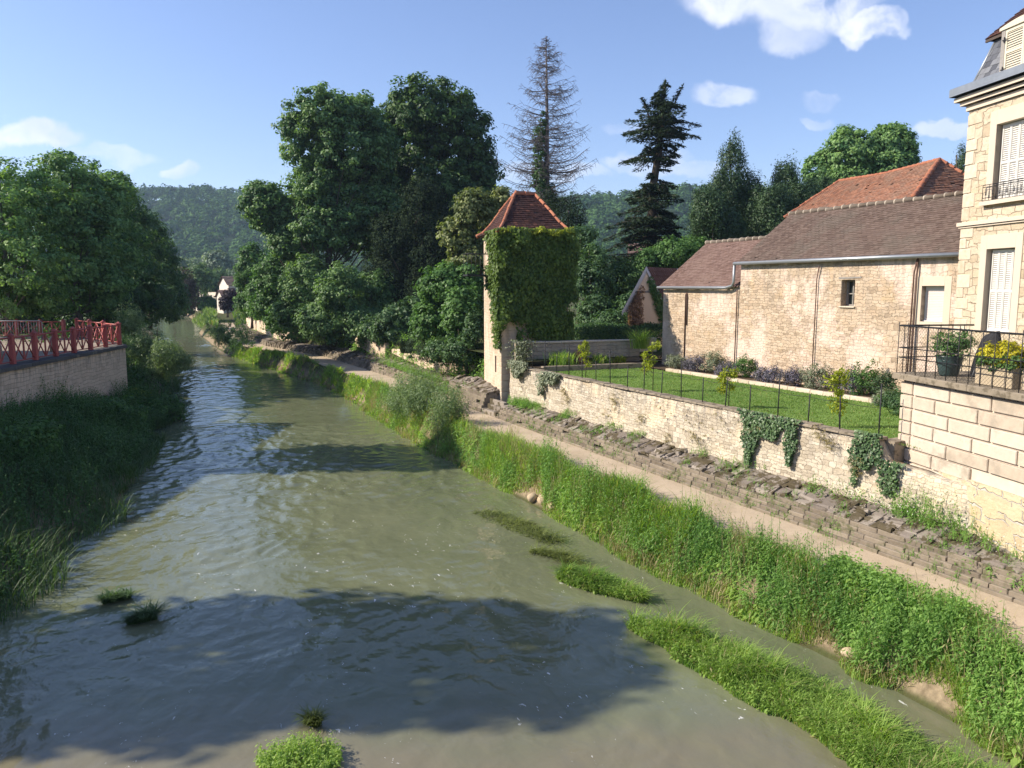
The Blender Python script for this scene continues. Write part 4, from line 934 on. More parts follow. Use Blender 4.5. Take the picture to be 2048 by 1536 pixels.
rf = MB(414); rf.box(bk(TL + .1, P0_ - .1, ez2 - .03), bk(TM + .05, 0, 0) - bk(TL + .1, 0, 0), bk(0, 2.4, rz2 - .02) - bk(0, 0, ez2), [0, 0, .02]); rf.box(bk(TL + .1, P0_ + 2.3, rz2 - .03), bk(TM + .05, 0, 0) - bk(TL + .1, 0, 0), bk(0, 2.4, ez2) - bk(0, 0, rz2), [0, 0, .04]); rf.build('roof_deck', M['tile_pink'], barn)
rf = MB(415); ridge_tiles(rf, bk(TL + .12, P0_ + 2.3, rz2 + .01), bk(TM + .12, P0_ + 2.3, rz2 + .01), .085, .33, 1); rf.build('ridge_tiles', [M['ridge'], M['ridge_collar']], barn)
gutter('gutter', [bk(TM + .16, P0_ - .20, ez - .03), bk(-1.35, P0_ - .20, ez - .04)], .06, barn)
gutter('gutter', [bk(TL + .15, P0_ - .20, ez2 - .03), bk(TM + .55, P0_ - .20, ez2 - .05), bk(TM + .25, P0_ - .17, ez2 + .02), bk(TM + .17, P0_ - .17, ez2 + .15), bk(TM + .15, P0_ - .18, ez - .02)], .05, barn)
for px, r_, z1, dx in ((1476, .022, 6.0, .0), (1634, .017, 6.75, .08), (1827, .022, 6.85, .08)):
    t = tpos(px); mb = MB(420); mb.tube([bk(t - dx, P0_ - .07, z1), bk(t, P0_ - .06, z1 - .4), bk(t + .02, P0_ - .06, 2.9)], r_, 6); mb.build('downpipe', M['rust'], barn, True)
t = tpos(1827) - .10; mb = MB(421); mb.tube([bk(t, P0_ - .07, 6.9), bk(t + .02, P0_ - .06, 2.9)], .022, 6); mb.build('downpipe', M['rust'], barn, True)
mb = MB(422); t = tpos(1372); mb.tube([bk(t, P0_ - .03, 2.9), bk(t, P0_ - .03, 5.8), bk(t - .06, P0_ - .03, 5.88), bk(t - .10, P0_ - .03, 5.8), bk(t - .10, P0_ - .03, 4.6)], .025, 6); mb.build('vent_pipe', M['rust'], barn, True)

# orange hipped roof house behind the barn
oh = empty('orange_roofed_house', (19, 38, 3.0), 'stone house with weathered orange hipped roof rising behind the barn', 'house')
R0 = np.array([18.98, 35.1, 11.74]); R1 = np.array([17.41, 41.85, 11.74]); d = np.array([-.226, .974, 0]); n_ = np.array([.974, .226, 0])
c00 = R0 - d * 1.35 - n_ * 2.35; c10 = R0 - d * 1.35 + n_ * 2.35; c01 = R1 + d * 1.35 - n_ * 2.35; c11 = R1 + d * 1.35 + n_ * 2.35
for c_ in (c00, c10, c01, c11): c_[2] = 9.9
rf = MB(430); tile_field(rf, c01, c00, R0, R1, .12, .19, .022, sag=.16, missing=.01); tile_field(rf, c00, c10, R0, R0, .14, .2, .03); tile_field(rf, c11, c01, R1, R1, .12, .19, .022); tile_field(rf, c10, c11, R1, R0, .12, .19, .022)
rf.build('roof', M['tile_orange'], oh)
rf = MB(431); e_ = np.array([0, 0, -.24])
for a in ((c01, c00, R0, R1), (c00, c10, R0), (c11, c01, R1), (c10, c11, R1, R0)): rf.face([x + e_ + np.array([0, 0, -.10 if x is R0 or x is R1 else 0]) for x in a])
rf.build('roof_deck', M['tile_orange'], oh)
rf = MB(432); ridge_tiles(rf, c00, R0, .11, .36); ridge_tiles(rf, c10, R0, .09, .36); ridge_tiles(rf, c01, R1, .09, .3); ridge_tiles(rf, R1 + [0, 0, .0], (R0 + R1) / 2 - [0, 0, .13], .09, .3); ridge_tiles(rf, (R0 + R1) / 2 - [0, 0, .13], R0, .09, .3); rf.build('ridge_tiles', M['ridge_orange'], oh)
mb = MB(433); a = c00 + (d + n_) * .25; mb.box([a[0], a[1], 2.5], (c01 - c00) - d * .5, n_ * 4.2, [0, 0, 7.3]); mb.build('wall', M['barn'], oh)

# small outbuilding with pale bargeboards
ob = empty('outbuilding', (6.4, 36, 3.0), 'small ochre plastered outbuilding with pale bargeboards and dark tiles', 'shed')
ap = aty(1298, 534, 36.0); gd = np.array([.72, .69, 0]); bd = np.array([.69, -.72, 0]) * -1      # gable direction; depth direction (away to the right)
bd = np.array([.60, .80, 0]); hw = 1.75; le = ap - gd * hw; le[2] = 5.02; re_ = ap + gd * hw; re_[2] = 5.02
mb = MB(440); lb, rb_ = le.copy(), re_.copy(); lb = lb + gd * .22; rb_ = rb_ - gd * .22
zl = 5.02 + (ap[2] - 5.02) * .22 / hw - .06
mb.face([[lb[0], lb[1], 2.6], [rb_[0], rb_[1], 2.6], [rb_[0], rb_[1], zl], ap - [0, 0, .07], [lb[0], lb[1], zl]]); 
mb.box([lb[0], lb[1], 2.6], bd * 5, gd * .01, [0, 0, zl - 2.6]); mb.build('wall', M['plaster'], ob)
f_ = -bd * .22
mb = MB(441)
for e in (le, re_): 
    tile_field(mb, e + f_, e + bd * 5, ap + bd * 5, ap + f_, .26, .22, .035)
mb.build('roof', M['tile_dark'], ob); mb = MB(442)
for e in (le, re_):
    v = ap - e; mb.box(e + f_ * 1.05 - [0, 0, .17], v, -bd * .04, [0, 0, .19]); mb.box(e + f_ - [0, 0, .03], v, bd * 5, [0, 0, .02])
mb.build('bargeboard', M['board'], ob)
mb = MB(443); q0 = lerp(le, ap, .42); q1 = lerp(re_, ap, .42); mb.box([*(q0[:2] - bd[:2] * .03), 5.85], q1 - q0, -bd * .04, [0, 0, .10]); q0 = lerp(le, re_, .52); mb.box([*(q0[:2] - bd[:2] * .03), 5.95], gd * .08, -bd * .04, [0, 0, .7]); mb.build('timber', M['wood_grey'], ob)
gn = np.cross(gd, [0, 0, 1]); gn = gn if gn[1] < 0 else -gn
def gable_ivy(side, lo, hi):
    def fn(rng, n):
        f = rng.random(n) ** .8; e = le if side < 0 else re_
        if side < 0:
            x = rng.random(n) ** 1.5 * .75; P = e[None] + gd * (.1 + x[:, None] * 1.0) + gd * (f[:, None] * .55); P[:, 2] = 3.2 + rng.random(n) * (1.9 + 1.2 * f)
            P[:, 2] = np.minimum(P[:, 2], e[2] + (np.sum((P[:, :2] - e[:2]) * gd[:2], 1)) / hw * (ap[2] - e[2]) - .12)
        else:
            P = lerp(ap, re_, .12)[None] * (1 - f[:, None] * .9) + re_[None] * (f[:, None] * .9) - gd * (rng.random((n, 1)) * .35 + .05); P[:, 2] -= .15 + rng.random(n) * 1.1 * (.3 + f)
        return P + gn * .03, gn
    return fn
ivy_sheet('creeper', gable_ivy(-1, 0, 0), 1300, .12, M['l_orange'], 'reddish dry creeper on the left half of the ochre gable', 'creeper', 450, .10)
ivy_sheet('creeper', gable_ivy(1, 0, 0), 1000, .12, M['l_bush'], 'green creeper hanging under the right bargeboard of the ochre gable', 'creeper', 451, .10)

# ------------------------------------------------------------------ ivy-clad tower
tw_ = empty('tower', (-.43, 31.3, 1.4), 'square stone dovecote tower clad in creeper with a bell-shaped tiled roof', 'tower')
c0 = np.array([-.43, 31.3]); wd = np.array([-.29, .957]); sd_ = np.array([.957, .29]); WL, SL = 2.75, 2.85
mb = MB(460); c1 = c0 + wd * WL; c2 = c0 + sd_ * SL; c3 = c2 + wd * WL
wall_panel(mb, c1, -wd, WL, 1.2, 8.34, ((1.75, 1.98, 2.55, 3.25),), .18, sd_)
wall_panel(mb, c0, sd_, SL, 1.2, 8.34, (), nin=wd); wall_panel(mb, c2, wd, WL, 1.2, 8.34, (), nin=-sd_); wall_panel(mb, c3, -sd_, SL, 1.2, 8.34, (), nin=-wd)
mb.build('wall', M['tower_stone'], tw_)
mb = MB(461); a = c1 - wd * 1.75 + sd_ * .17; mb.box([a[0], a[1], 2.55], [*(-wd * .23), 0], [*(sd_ * .02), 0], [0, 0, .70]); mb.build('window', M['wood_dark'], tw_)
# corner pier blocks at the foot
mb = MB(462); z = 1.3; k = 0
while z < 3.6:
    h = mb.rng.uniform(.2, .32); l1, l2 = ((.5, .32), (.3, .55))[k % 2]
    a = c0 - sd_ * .02 - wd * .02; mb.bbox([a[0], a[1], z], [*(sd_ * l1), 0], [*(wd * l2), 0], [0, 0, h - .015], .012, .01); z += h; k += 1
mb.build('quoins', M['quoin'], tw_)
# bell-cast roof
ctr = (c0 + c3) / 2; e0 = -wd - sd_; ov = .24
base4 = [c0 + (-wd - sd_) * ov, c2 + (-wd + sd_) * ov, c3 + (wd + sd_) * ov, c1 + (wd - sd_) * ov]
rx = [ctr - sd_ * .42, ctr + sd_ * .42]; z0_, z1_ = 8.30, 10.0
topc = [rx[0], rx[1], rx[1], rx[0]]
prof = [(0, 0), (.16, .075), (.36, .26), (.62, .58), (1.0, 1.0)]
def rp(i, k): f, h = prof[k]; xy = base4[i] * (1 - f) + topc[i] * f; return np.array([xy[0], xy[1], z0_ + (z1_ - z0_) * h])
rf = MB(463)
for i in range(4):
    j = (i + 1) % 4
    for k in range(4): tile_field(rf, rp(i, k), rp(j, k), rp(j, k + 1), rp(i, k + 1), .12, .17, .02, missing=.01)
rf.build('roof', M['tile_tower'], tw_)
rf = MB(464)
for i in range(4):
    j = (i + 1) % 4
    for k in range(4): rf.face([x - np.array([0, 0, .02]) for x in (rp(i, k), rp(j, k), rp(j, k + 1), rp(i, k + 1))])
rf.face([rp(i, 0) - np.array([0, 0, .05]) for i in range(4)][::-1]); rf.build('roof_deck', M['wood_dark'], tw_)
rf = MB(465)
for i in range(4):
    for k in range(4): ridge_tiles(rf, rp(i, k), rp(i, k + 1), .075, .30)
ridge_tiles(rf, rp(0, 4), rp(1, 4), .09, .3); rf.build('ridge_tiles', M['ridge_orange'], tw_)
def tower_creeper(rng, n):
    P = []; Nn = []
    while len(P) < n:
        if rng.random() < .72:
            z = rng.uniform(3.0, 8.42); ed_ = vnoise(np.array([z]), np.array([1.]), 1.1, 3)[0]; ed2_ = vnoise(np.array([z]), np.array([5.]), 3.0, 6)[0]; s_ = rng.uniform(-.12 - .2 * ed2_, SL + .05 + .42 * ed_ + .16 * ed2_); zb = 4.45 - 1.05 * min(1, s_ / 1.6) + .35 * math.sin(s_ * 5) * .6
            if s_ > .6: zb = 3.0 + .25 * math.sin(s_ * 4)
            if s_ < .35: zb = 4.3
            if z < zb + rng.random() * .5 + .9 * (vnoise(np.array([s_]), np.array([2.]), 2.2, 8)[0] - .45): continue
            hole = vnoise(np.array([s_]), np.array([z]), 1.5, 12)[0]
            if hole > .80 and z < 5.5 and rng.random() < .85: continue
            xy = c0 + sd_ * s_; bv = vnoise(np.array([s_]), np.array([z]), 1.2, 4)[0]; b = .04 + (.08 + .62 * bv ** 2) * rng.random(); P.append([*(xy - wd * b), z]); Nn.append([*(-wd), 0])
        else:
            s_ = rng.uniform(-.32, 2.2) ; z = rng.uniform(3.6, 8.4); lim = 1.25 + .35 * math.sin(z * 1.7) if z > 5.9 else .95 - (5.9 - z) * .30
            if 6.0 < z < 7.0: lim += .75
            if s_ > lim: continue
            xy = c0 + wd * s_; P.append([*(xy - sd_ * (.04 + .16 * rng.random())), z]); Nn.append([*(-sd_), 0])
    return np.array(P), np.array(Nn)
ivy_sheet('creeper', tower_creeper, 21000, .15, M['l_creeper'], 'thick green creeper covering the upper tower below its roof', 'creeper', 470, .14, .7)
def eave_fringe(rng, n):
    s_ = rng.uniform(-.15, SL + .2, n); xy = c0[None] + sd_[None] * s_[:, None] - wd[None] * rng.uniform(.15, .38, (n, 1)); P = np.column_stack([xy, rng.uniform(8.2, 8.42, n) + .07 * np.sin(s_ * 5)]); return P, np.array([*(-wd), .4])
ivy_sheet('creeper', eave_fringe, 420, .12, M['l_yellow'], 'bright yellow-green creeper tips fringing the tower eaves', 'creeper', 471, .1)
# iron platform on the river face
pf = empty('iron_platform', (-1.5, 33.2, 6.5), 'narrow dark iron platform with thin guard rail on the tower side', 'platform')
a = c0 + wd * 1.05; o3 = np.array([a[0], a[1], 6.56]); X = np.array([*(-sd_ * 1.15), 0]); Yv = np.array([*(wd * .8), 0]); mb = MB(480); mb.box(o3, X, Yv, [0, 0, .07]); mb.build('deck', M['iron'], pf)
mb = MB(481)
for f in (.02, .35, .68, .98): 
    for g_ in (0.03, .97): mb.tube([o3 + X * f + Yv * g_, o3 + X * f + Yv * g_ + [0, 0, .92]], .010, 4)
for z in (.92,): mb.tube([o3 + Yv * .03 + [0, 0, z], o3 + X * .98 + Yv * .03 + [0, 0, z], o3 + X * .98 + Yv * .97 + [0, 0, z], o3 + Yv * .97 + [0, 0, z]], .013, 5)
mb.build('guard_rail', M['iron'], pf)

# ------------------------------------------------------------------ terrace with rusticated wall
te = empty('terrace', (8.05, 15.77, 1.5), 'raised stone terrace with a rusticated block wall in front of the house', 'terrace')
e2 = np.array([.1386, -.9903]); m2 = np.array([-.9903, -.1386]); K0 = np.array([8.05, 15.77]) ; LT = 9.5; DT = 3.6; SC = 1.08; TZ = -.13
E3 = np.array([*e2, 0]); M3 = np.array([*m2, 0]); k3 = lambda s_, b, z: np.array([*(K0 + e2 * s_ * SC + m2 * b), z + TZ])   # b>0 outwards
mb = MB(500); mb.box(k3(0.03, -.035, 1.5), E3 * LT, -M3 * (DT - .1), [0, 0, 2.78], 0); mb.build('core', M['ashlar_back'], te)
mb = MB(501); z = 4.27; row = 0
while z > 2.42:
    h = .272; z -= h; s_ = 0
    w0 = .42 if row % 2 == 0 else .26; first = True
    if row % 1 == 0:
        L_ = [ .36, ] if True else []
    s_ = 0.0; k = 0
    while s_ < LT:
        l = .36 if k == 0 else ((.62 if row % 2 else .98) if k == 1 else mb.rng.uniform(.95, 1.05)); l = min(l, LT - s_)
        if not (z < 2.65 and s_ > 1.2) : mb.bbox(k3(s_ + .014, -.05, z + .015), E3 * (l * SC - .030), M3 * .070, [0, 0, h - .030], .014, .004)
        s_ += l; k += 1
    # end face towards the garden
    mb.bbox(k3(0.03, -.05, z + .012), -E3 * .03, -M3 * .5, [0, 0, h - .024], .005); row += 1
mb.build('rusticated_wall', M['ashlar'], te)
mb = MB(502); mb.box(k3(-.02, -.03, 1.35), E3 * LT, M3 * .05, [0, 0, 1.12], uvo=(0, 1.35)); mb.box(k3(1.2, -.03, 2.47), E3 * (LT - 1.2), M3 * .045, [0, 0, .22], uvo=(1.2, 2.47)); mb.box(k3(-.02, -.03, 1.35), E3 * .06, -M3 * 2.2, [0, 0, 1.15]); mb.build('foundation', M['rubble_base'], te)
mb = MB(503); s_ = -.12
while s_ < LT:
    l = 1.9 if s_ > 0 else 2.0; mb.bbox(k3(s_, -DT + .02, 4.30), E3 * (l * SC - .01), M3 * (DT + .12), [0, 0, .13], .012, .004); s_ += l
mb.build('slab', M['slab'], te)
rl = empty('terrace_railing', k3(0, 0, 4.43), 'black iron railing with wire mesh around the terrace edge', 'railing')
mb = MB(510); fr = [k3(-.05, -1.6, 0), k3(-.05, .06, 0), k3(LT, .06, 0)]
hb = 1.0
for z in (4.95, 4.75, 5.40): mb.tube([p + [0, 0, z] for p in fr], .011 if z < 5.3 else .018, 5)
mb.build('rails', M['iron'], rl)
mb = MB(511); s_ = -.05
while s_ < LT: mb.tube([k3(s_, .085, 4.28), k3(s_, .085, 5.47 if int(s_ / .27) % 5 == 0 else 5.42)], .009, 4); s_ += .27
for b in np.arange(.1, 1.6, .27): mb.tube([k3(-.05, .06 - b, 4.40), k3(-.05, .06 - b, 5.42)], .009, 4)
mb.build('bars', M['iron'], rl)
mb = MB(512)
for k in range(-12, 120):
    for sg in (1, -1):
        a, b = k * .075, k * .075 + sg * .97
        za, zb = 4.44, 5.40
        def clip(a, b, za, zb):
            if max(a, b) < -.04 or min(a, b) > 3.6: return None
            lo, hi = -.04, 3.6; pts = [(a, za), (b, zb)]
            out = []
            for (x, z) in pts:
                xc = min(max(x, lo), hi); f = (xc - a) / (b - a); out.append((xc, za + (zb - za) * f))
            return out
        c = clip(a, b, za, zb)
        if c: mb.tube([k3(c[0][0], .05, c[0][1]), k3(c[1][0], .05, c[1][1])], .0022, 3, cap=False)
mb.build('mesh', M['iron'], rl)

# pot, plant, stone trough with yellow shrub, second trough, covered chair
c = k3(.60, -.55, 4.43); mb = MB(520); mb.tube([c, c + [0, 0, .02], c + [0, 0, .30], c + [0, 0, .38], c + [0, 0, .40], c + [0, 0, .40], c + [0, 0, .36]], [.15, .17, .235, .245, .265, .225, .21], 20)
o = mb.build('plant_pot', M['pot'], None, True); tag(o, 'dark teal glazed round pot standing at the terrace corner', 'pot')
plant('potted_shrub', [(c[0], c[1], c[2] + .62, .40, .36), (c[0] + .25, c[1] + .1, c[2] + .62, .3, .3)], 'loose green shrub growing in the teal pot', 'shrub', None, M['l_bush'], 521, 90, 16, .12, .07, shell=(.2, 1.05))
def trough(s0, s1, b0, b1, h, label):
    r_ = empty('stone_trough', k3((s0 + s1) / 2, b0, 4.43), label, 'planter'); mb = MB(530); o_ = k3(s0, -b0, 4.43); th = .06
    mb.bbox(o_, E3 * (s1 - s0) * SC, -M3 * th, [0, 0, h], .012); mb.bbox(k3(s0, -b1 + th, 4.43), E3 * (s1 - s0) * SC, -M3 * th, [0, 0, h], .012); mb.bbox(k3(s0, -b0 - th, 4.43), E3 * th, -M3 * (b1 - b0 - 2 * th), [0, 0, h], .01); mb.bbox(k3(s1 - th, -b0 - th, 4.43), E3 * th, -M3 * (b1 - b0 - 2 * th), [0, 0, h], .01)
    mb.build('basin', M['trough'], r_); mb = MB(531); mb.box(k3(s0 + th, -b0 - th, 4.45), E3 * (s1 - s0 - 2 * th), -M3 * (b1 - b0 - 2 * th), [0, 0, h - .08]); mb.build('soil', M['bed'], r_)
trough(1.75, 2.55, .12, .60, .36, 'tan rectangular stone trough holding the yellow shrub'); trough(2.65, 3.5, .2, .62, .34, 'darker stone trough at the right edge of the photo')
c = k3(2.12, -.36, 4.98); plant('yellow_shrub', [(c[0], c[1], c[2] + .02, .36, .26), (c[0] + .02, c[1] + .28, c[2] - .03, .28, .22), (c[0], c[1] - .25, c[2] - .04, .3, .22)], 'bright yellow flowering shrub in the stone trough on the terrace', 'shrub', None, M['l_choisya'], 540, 160, 18, .07, .075, shell=(.5, 1.0))
plant('green_foliage', [(c[0] - .02, c[1] + .1, c[2] - .12, .40, .20), (c[0], c[1] - .3, c[2] - .14, .30, .2)], 'dark green leaves under the yellow shrub, overhanging the trough', 'shrub', None, M['l_bush'], 541, 90, 16, .08, .08, shell=(.6, 1.05))
c = k3(3.1, -.40, 4.98); plant('potted_shrub', [(c[0], c[1], c[2], .35, .3)], 'green shrub with pale leaves in the rightmost trough', 'shrub', None, M['l_bush'], 542, 60, 16, .1, .08)
ch = empty('folded_chair', k3(1.35, -.75, 4.43), 'folded chair under a dark cloth between pot and trough', 'chair')
mb = MB(550); c = k3(1.35, -.75, 4.43); rng = rn(55)
V = []; F = []; nu, nv_ = 22, 14
for i in range(nu):
    for j in range(nv_):
        a = 2 * math.pi * i / nu; f = j / (nv_ - 1); r_ = (.27 + .06 * math.sin(a * 5 + 1) * (1 - f) + .02 * math.sin(a * 11)) * (1 - .45 * f ** 2); V.append(c + E3 * math.cos(a) * r_ * 1.2 + M3 * math.sin(a) * r_ * .7 + [0, 0, .04 + .82 * f + .08 * f * math.cos(a)])
for i in range(nu):
    for j in range(nv_ - 1): F.append([i*nv_+j, ((i+1) % nu)*nv_+j, ((i+1) % nu)*nv_+j+1, i*nv_+j+1])
F.append([i * nv_ + nv_ - 1 for i in range(nu)]); raw_mesh('cloth', V, F, M['fabric'], ch, {'rnd': [.5] * len(F)}, smooth=True)
mb = MB(551)
for a in (-.2, .2):
    for b in (-.14, .14): mb.tube([c + E3 * a * 1.2 + M3 * b * 1.1, c + E3 * a * .6 + M3 * b * .6 + [0, 0, .5]], .012, 5)
mb.build('legs_frame', M['steel'], ch)

# ------------------------------------------------------------------ house with mansard roof
ho = empty('town_house', (11.55, 20.1, 2.8), 'tall cream stone house with shuttered windows and slate mansard at right', 'house')
Hc = np.array([11.55, 20.1]); LH = 9.0; h3 = lambda s_, b, z: np.array([*(Hc + e2 * s_ + m2 * b), z])
def s_at(px, py=570):   # distance along the facade seen at (px, py)
    d_ = ray(px, py); u = d_[0] / d_[1]; return (u * Hc[1] - Hc[0]) / (e2[0] - u * e2[1])
def z_at(px, py, b=0.0):
    s_ = s_at(px, py); Y = Hc[1] + e2[1] * s_ + m2[1] * b; return aty(px, py, Y)[2]
g0, g1 = s_at(1969), s_at(2026); u0_, u1_ = s_at(1991, 300), s_at(2062, 300)
gz0, gz1 = 4.95, z_at(1969, 499); uz0, uz1 = z_at(1991, 400), z_at(1992, 250)
holes = ((g0, g1, gz0, gz1), (u0_, u1_, uz0, uz1), (g0 + 3.2, g1 + 3.2, gz0, gz1), (u0_ + 3.2, u1_ + 3.2, uz0, uz1))
STR = z_at(1915, 455); COR = z_at(1926, 226)
mb = MB(600); wall_panel(mb, Hc, e2, LH, 2.6, COR, holes, .28, -m2, mr=1)
mb.box(h3(.005, -.005, 2.6), E3 * .02, -M3 * 8, [0, 0, COR - 2.6], 0); mb.build('wall', [M['house_stone'], M['dressed']], ho)
mb = MB(601); z = 2.6; k = 0
while z < COR - .25:
    h = mb.rng.uniform(.24, .36); 
    if STR - .05 < z + h and z < STR + .16: z = STR + .14 if z >= STR - .05 else z
    if z + h > STR - .02 and z < STR: h = STR - .03 - z
    if h < .08: z = STR + .14; continue
    l = (.42, .26)[k % 2] * mb.rng.uniform(.85, 1.2); mb.bbox(h3(-.012, .018, z), E3 * l, -M3 * .3, [0, 0, h - .014], .014, .012); z += h; k += 1
mb.build('quoins', M['quoin'], ho)
mb = MB(602); mb.bbox(h3(-.08, .09, STR), E3 * (LH + .1), -M3 * .3, [0, 0, .10], .01); mb.bbox(h3(-.05, .05, STR - .045), E3 * LH, -M3 * .2, [0, 0, .043], .006); mb.build('string_course', M['dressed'], ho)
mb = MB(603)
for (b, z, h) in ((.06, 0, .14), (.16, .142, .10), (.26, .244, .12)): mb.bbox(h3(-b, b, COR - .02 + z), E3 * (LH + b), -M3 * (.5 + b), [0, 0, h - .002], .012)
mb.build('cornice', M['dressed'], ho)
mb = MB(604); zc = COR + .35; mb.bbox(h3(-.30, .38, zc), E3 * (LH + .4), -M3 * .5, [0, 0, .22], .02); mb.build('gutter', M['zinc'], ho)
def surround(s0, s1, z0, z1, w, wt_, proud=.02, apron=.0):
    r_ = MB(610)
    for (a, b, c, d_) in ((s0 - w, s0, z0 - apron, z1 + wt_), (s1, s1 + w, z0 - apron, z1 + wt_), (s0, s1, z1, z1 + wt_)): r_.bbox(h3(a, proud, c), E3 * (b - a), -M3 * (proud + .24), [0, 0, d_ - c], .004)
    return r_
def shutters(win, s0, s1, z0, z1, leafs, b=-.13, mat='white', slat=.05):
    wleaf = (s1 - s0) / leafs
    for k in range(leafs):
        mb = MB(620 + k); a = s0 + wleaf * k + .004; w_ = wleaf - .008; fw = .028 if leafs > 2 else .05
        for (x0, x1, za, zb) in ((a, a + fw, z0, z1), (a + w_ - fw, a + w_, z0, z1), (a + fw, a + w_ - fw, z0, z0 + .08), (a + fw, a + w_ - fw, z1 - .08, z1), (a + fw, a + w_ - fw, (z0 + z1) / 2 - .03, (z0 + z1) / 2 + .03)): mb.box(h3(x0, b, za), E3 * (x1 - x0), -M3 * .03, [0, 0, zb - za])
        z = z0 + .085
        while z < z1 - .09: mb.box(h3(a + fw, b - .012, z), E3 * (w_ - 2 * fw), -M3 * .022 + np.array([0, 0, .026]), [0, 0, .012]); z += slat
        mb.box(h3(a + fw, b - .030, z0 + .08), E3 * (w_ - 2 * fw), -M3 * .002, [0, 0, z1 - z0 - .16], m=1); mb.build('shutter', [M[mat], M['wood_grey']], win)
for i, (s0, s1, z0, z1) in enumerate(holes):
    w_ = empty('window', h3(s0, 0, z0)); w_.parent = ho; w_.location = np.array(w_['_loc']) - np.array(ho['_loc'])
    surround(s0, s1, z0, z1, .21, .34, apron=.0 if i % 2 == 0 else 0).build('surround', M['dressed'], w_); shutters(w_, s0 + .03, s1 - .01, z0 + .01, z1 - .02, 4)
    if i % 2: 
        mb = MB(630); mb.bbox(h3(s0 - .26, .14, z0 - .12), E3 * (s1 - s0 + .52), -M3 * .4, [0, 0, .11], .01); mb.build('sill', M['dressed'], w_)
        mb = MB(631); A = lambda s_, z: h3(s_, .10, z0 + z)
        for z in (.0, .07, .33, .38): mb.tube([A(s0 - .2, z), A(s1 + .2, z)], .009, 4)
        s_ = s0 - .2; 
        while s_ < s1 + .2:
            mb.tube([A(s_, 0), A(s_, .38)], .008, 4); c_ = s_ + .11
            for sg in (1, -1):
                pts = [A(c_ + sg * .035 * math.sin(q_) * (1 - q_ / 14), .20 + .10 * math.cos(q_ * .8) * (1 - q_ / 14)) for q_ in np.linspace(0, 9, 16)]; mb.tube(pts, .006, 4, cap=False)
            s_ += .22
        mb.build('balconet', M['iron'], w_)
# mansard
MZ0 = zc + .18; MZ1 = z_at(1966, 76, -.35); 
mb = MB(640); tl_, tr_ = h3(.02, .02, MZ0), h3(LH, .02, MZ0); tl1, tr1 = h3(.34, -.36, MZ1), h3(LH, -.36, MZ1)
tile_field(mb, tl_, tr_, tr1, tl1, .145, .20, .010, missing=0)
bl_, bl1 = h3(.02, -8, MZ0), h3(.34, -8, MZ1); tile_field(mb, bl_, tl_, tl1, bl1, .17, .24, .010, missing=0); mb.build('mansard_slates', M['slate'], ho)
mb = MB(641); e_ = -M3 * .03; mb.face([tl_ + e_, tr_ + e_, tr1 + e_, tl1 + e_]); mb.face([bl_ + E3 * .03, tl_ + e_ + E3 * .03, tl1 + e_ + E3 * .03, bl1 + E3 * .03]); mb.face([tl1, tr1, h3(LH, -8, MZ1), bl1]); mb.build('roof_deck', M['wood_dark'], ho)
mb = MB(642); mb.tube([tl_, tl1], .035, 6); mb.build('hip_flashing', M['zinc'], ho)
mb = MB(643); a0_, b0_ = h3(.10, -.22, MZ1 + .02), h3(LH, -.22, MZ1 + .02); c0_, d0_ = h3(LH, -2.7, MZ1 + 2.7), h3(2.6, -2.7, MZ1 + 2.7)
tile_field(mb, a0_, b0_, c0_, d0_, .12, .18, .02); tile_field(mb, h3(.10, -8, MZ1 + .02), a0_, d0_, d0_, .12, .18, .02); mb.build('upper_roof', M['tile_tower'], ho)
mb = MB(644); mb.face([x - np.array([0, 0, .05]) for x in (a0_, b0_, c0_, d0_)]); mb.face([x - np.array([0, 0, .05]) for x in (h3(.10, -8, MZ1 + .02), a0_, d0_)]); mb.bbox(a0_ - np.array([0, 0, .09]), E3 * LH, -M3 * .05, [0, 0, .07], .005); mb.build('roof_edge', M['wood_dark'], ho)
# dormer
dz0, dz1 = MZ0 + .02, MZ1 - .06; ds0, ds1 = s_at(2010, 110), s_at(2010, 110) + 1.15
w_ = empty('dormer', h3(ds0, .0, dz0)); w_.parent = ho; w_.location = np.array(w_['_loc']) - np.array(ho['_loc'])
mb = MB(650)
for (a, b, c, d_) in ((ds0 - .12, ds0, dz0, dz1), (ds1, ds1 + .12, dz0, dz1)): mb.bbox(h3(a, .03, c), E3 * (b - a), -M3 * .8, [0, 0, d_ - c], .006)
mb.build('dormer_frame', M['wood_grey'], w_)
mb = MB(651); n = 12; pts = [h3(ds0 - .16 + (ds1 - ds0 + .32) * k / n, .06, dz1 + .06 + .09 * math.sin(math.pi * k / n)) for k in range(n + 1)]; low = [h3(ds1 + .16, .06, dz1), h3(ds0 - .16, .06, dz1)]
mb.prism(pts + low, -M3 * .7); mb.build('dormer_head', M['cream'], w_)
mb = MB(652)
shutters(w_, ds0, ds1, dz0, dz1, 2, b=.02, mat='cream', slat=.055)
for z in (dz0 + .15, dz1 - .25): mb.box(h3(ds0 - .06, .045, z), E3 * .16, M3 * .012, [0, 0, .02]); mb.box(h3(ds0 - .01, .045, z - .06), E3 * .02, M3 * .012, [0, 0, .14])
mb.build('hinges', M['iron'], w_)

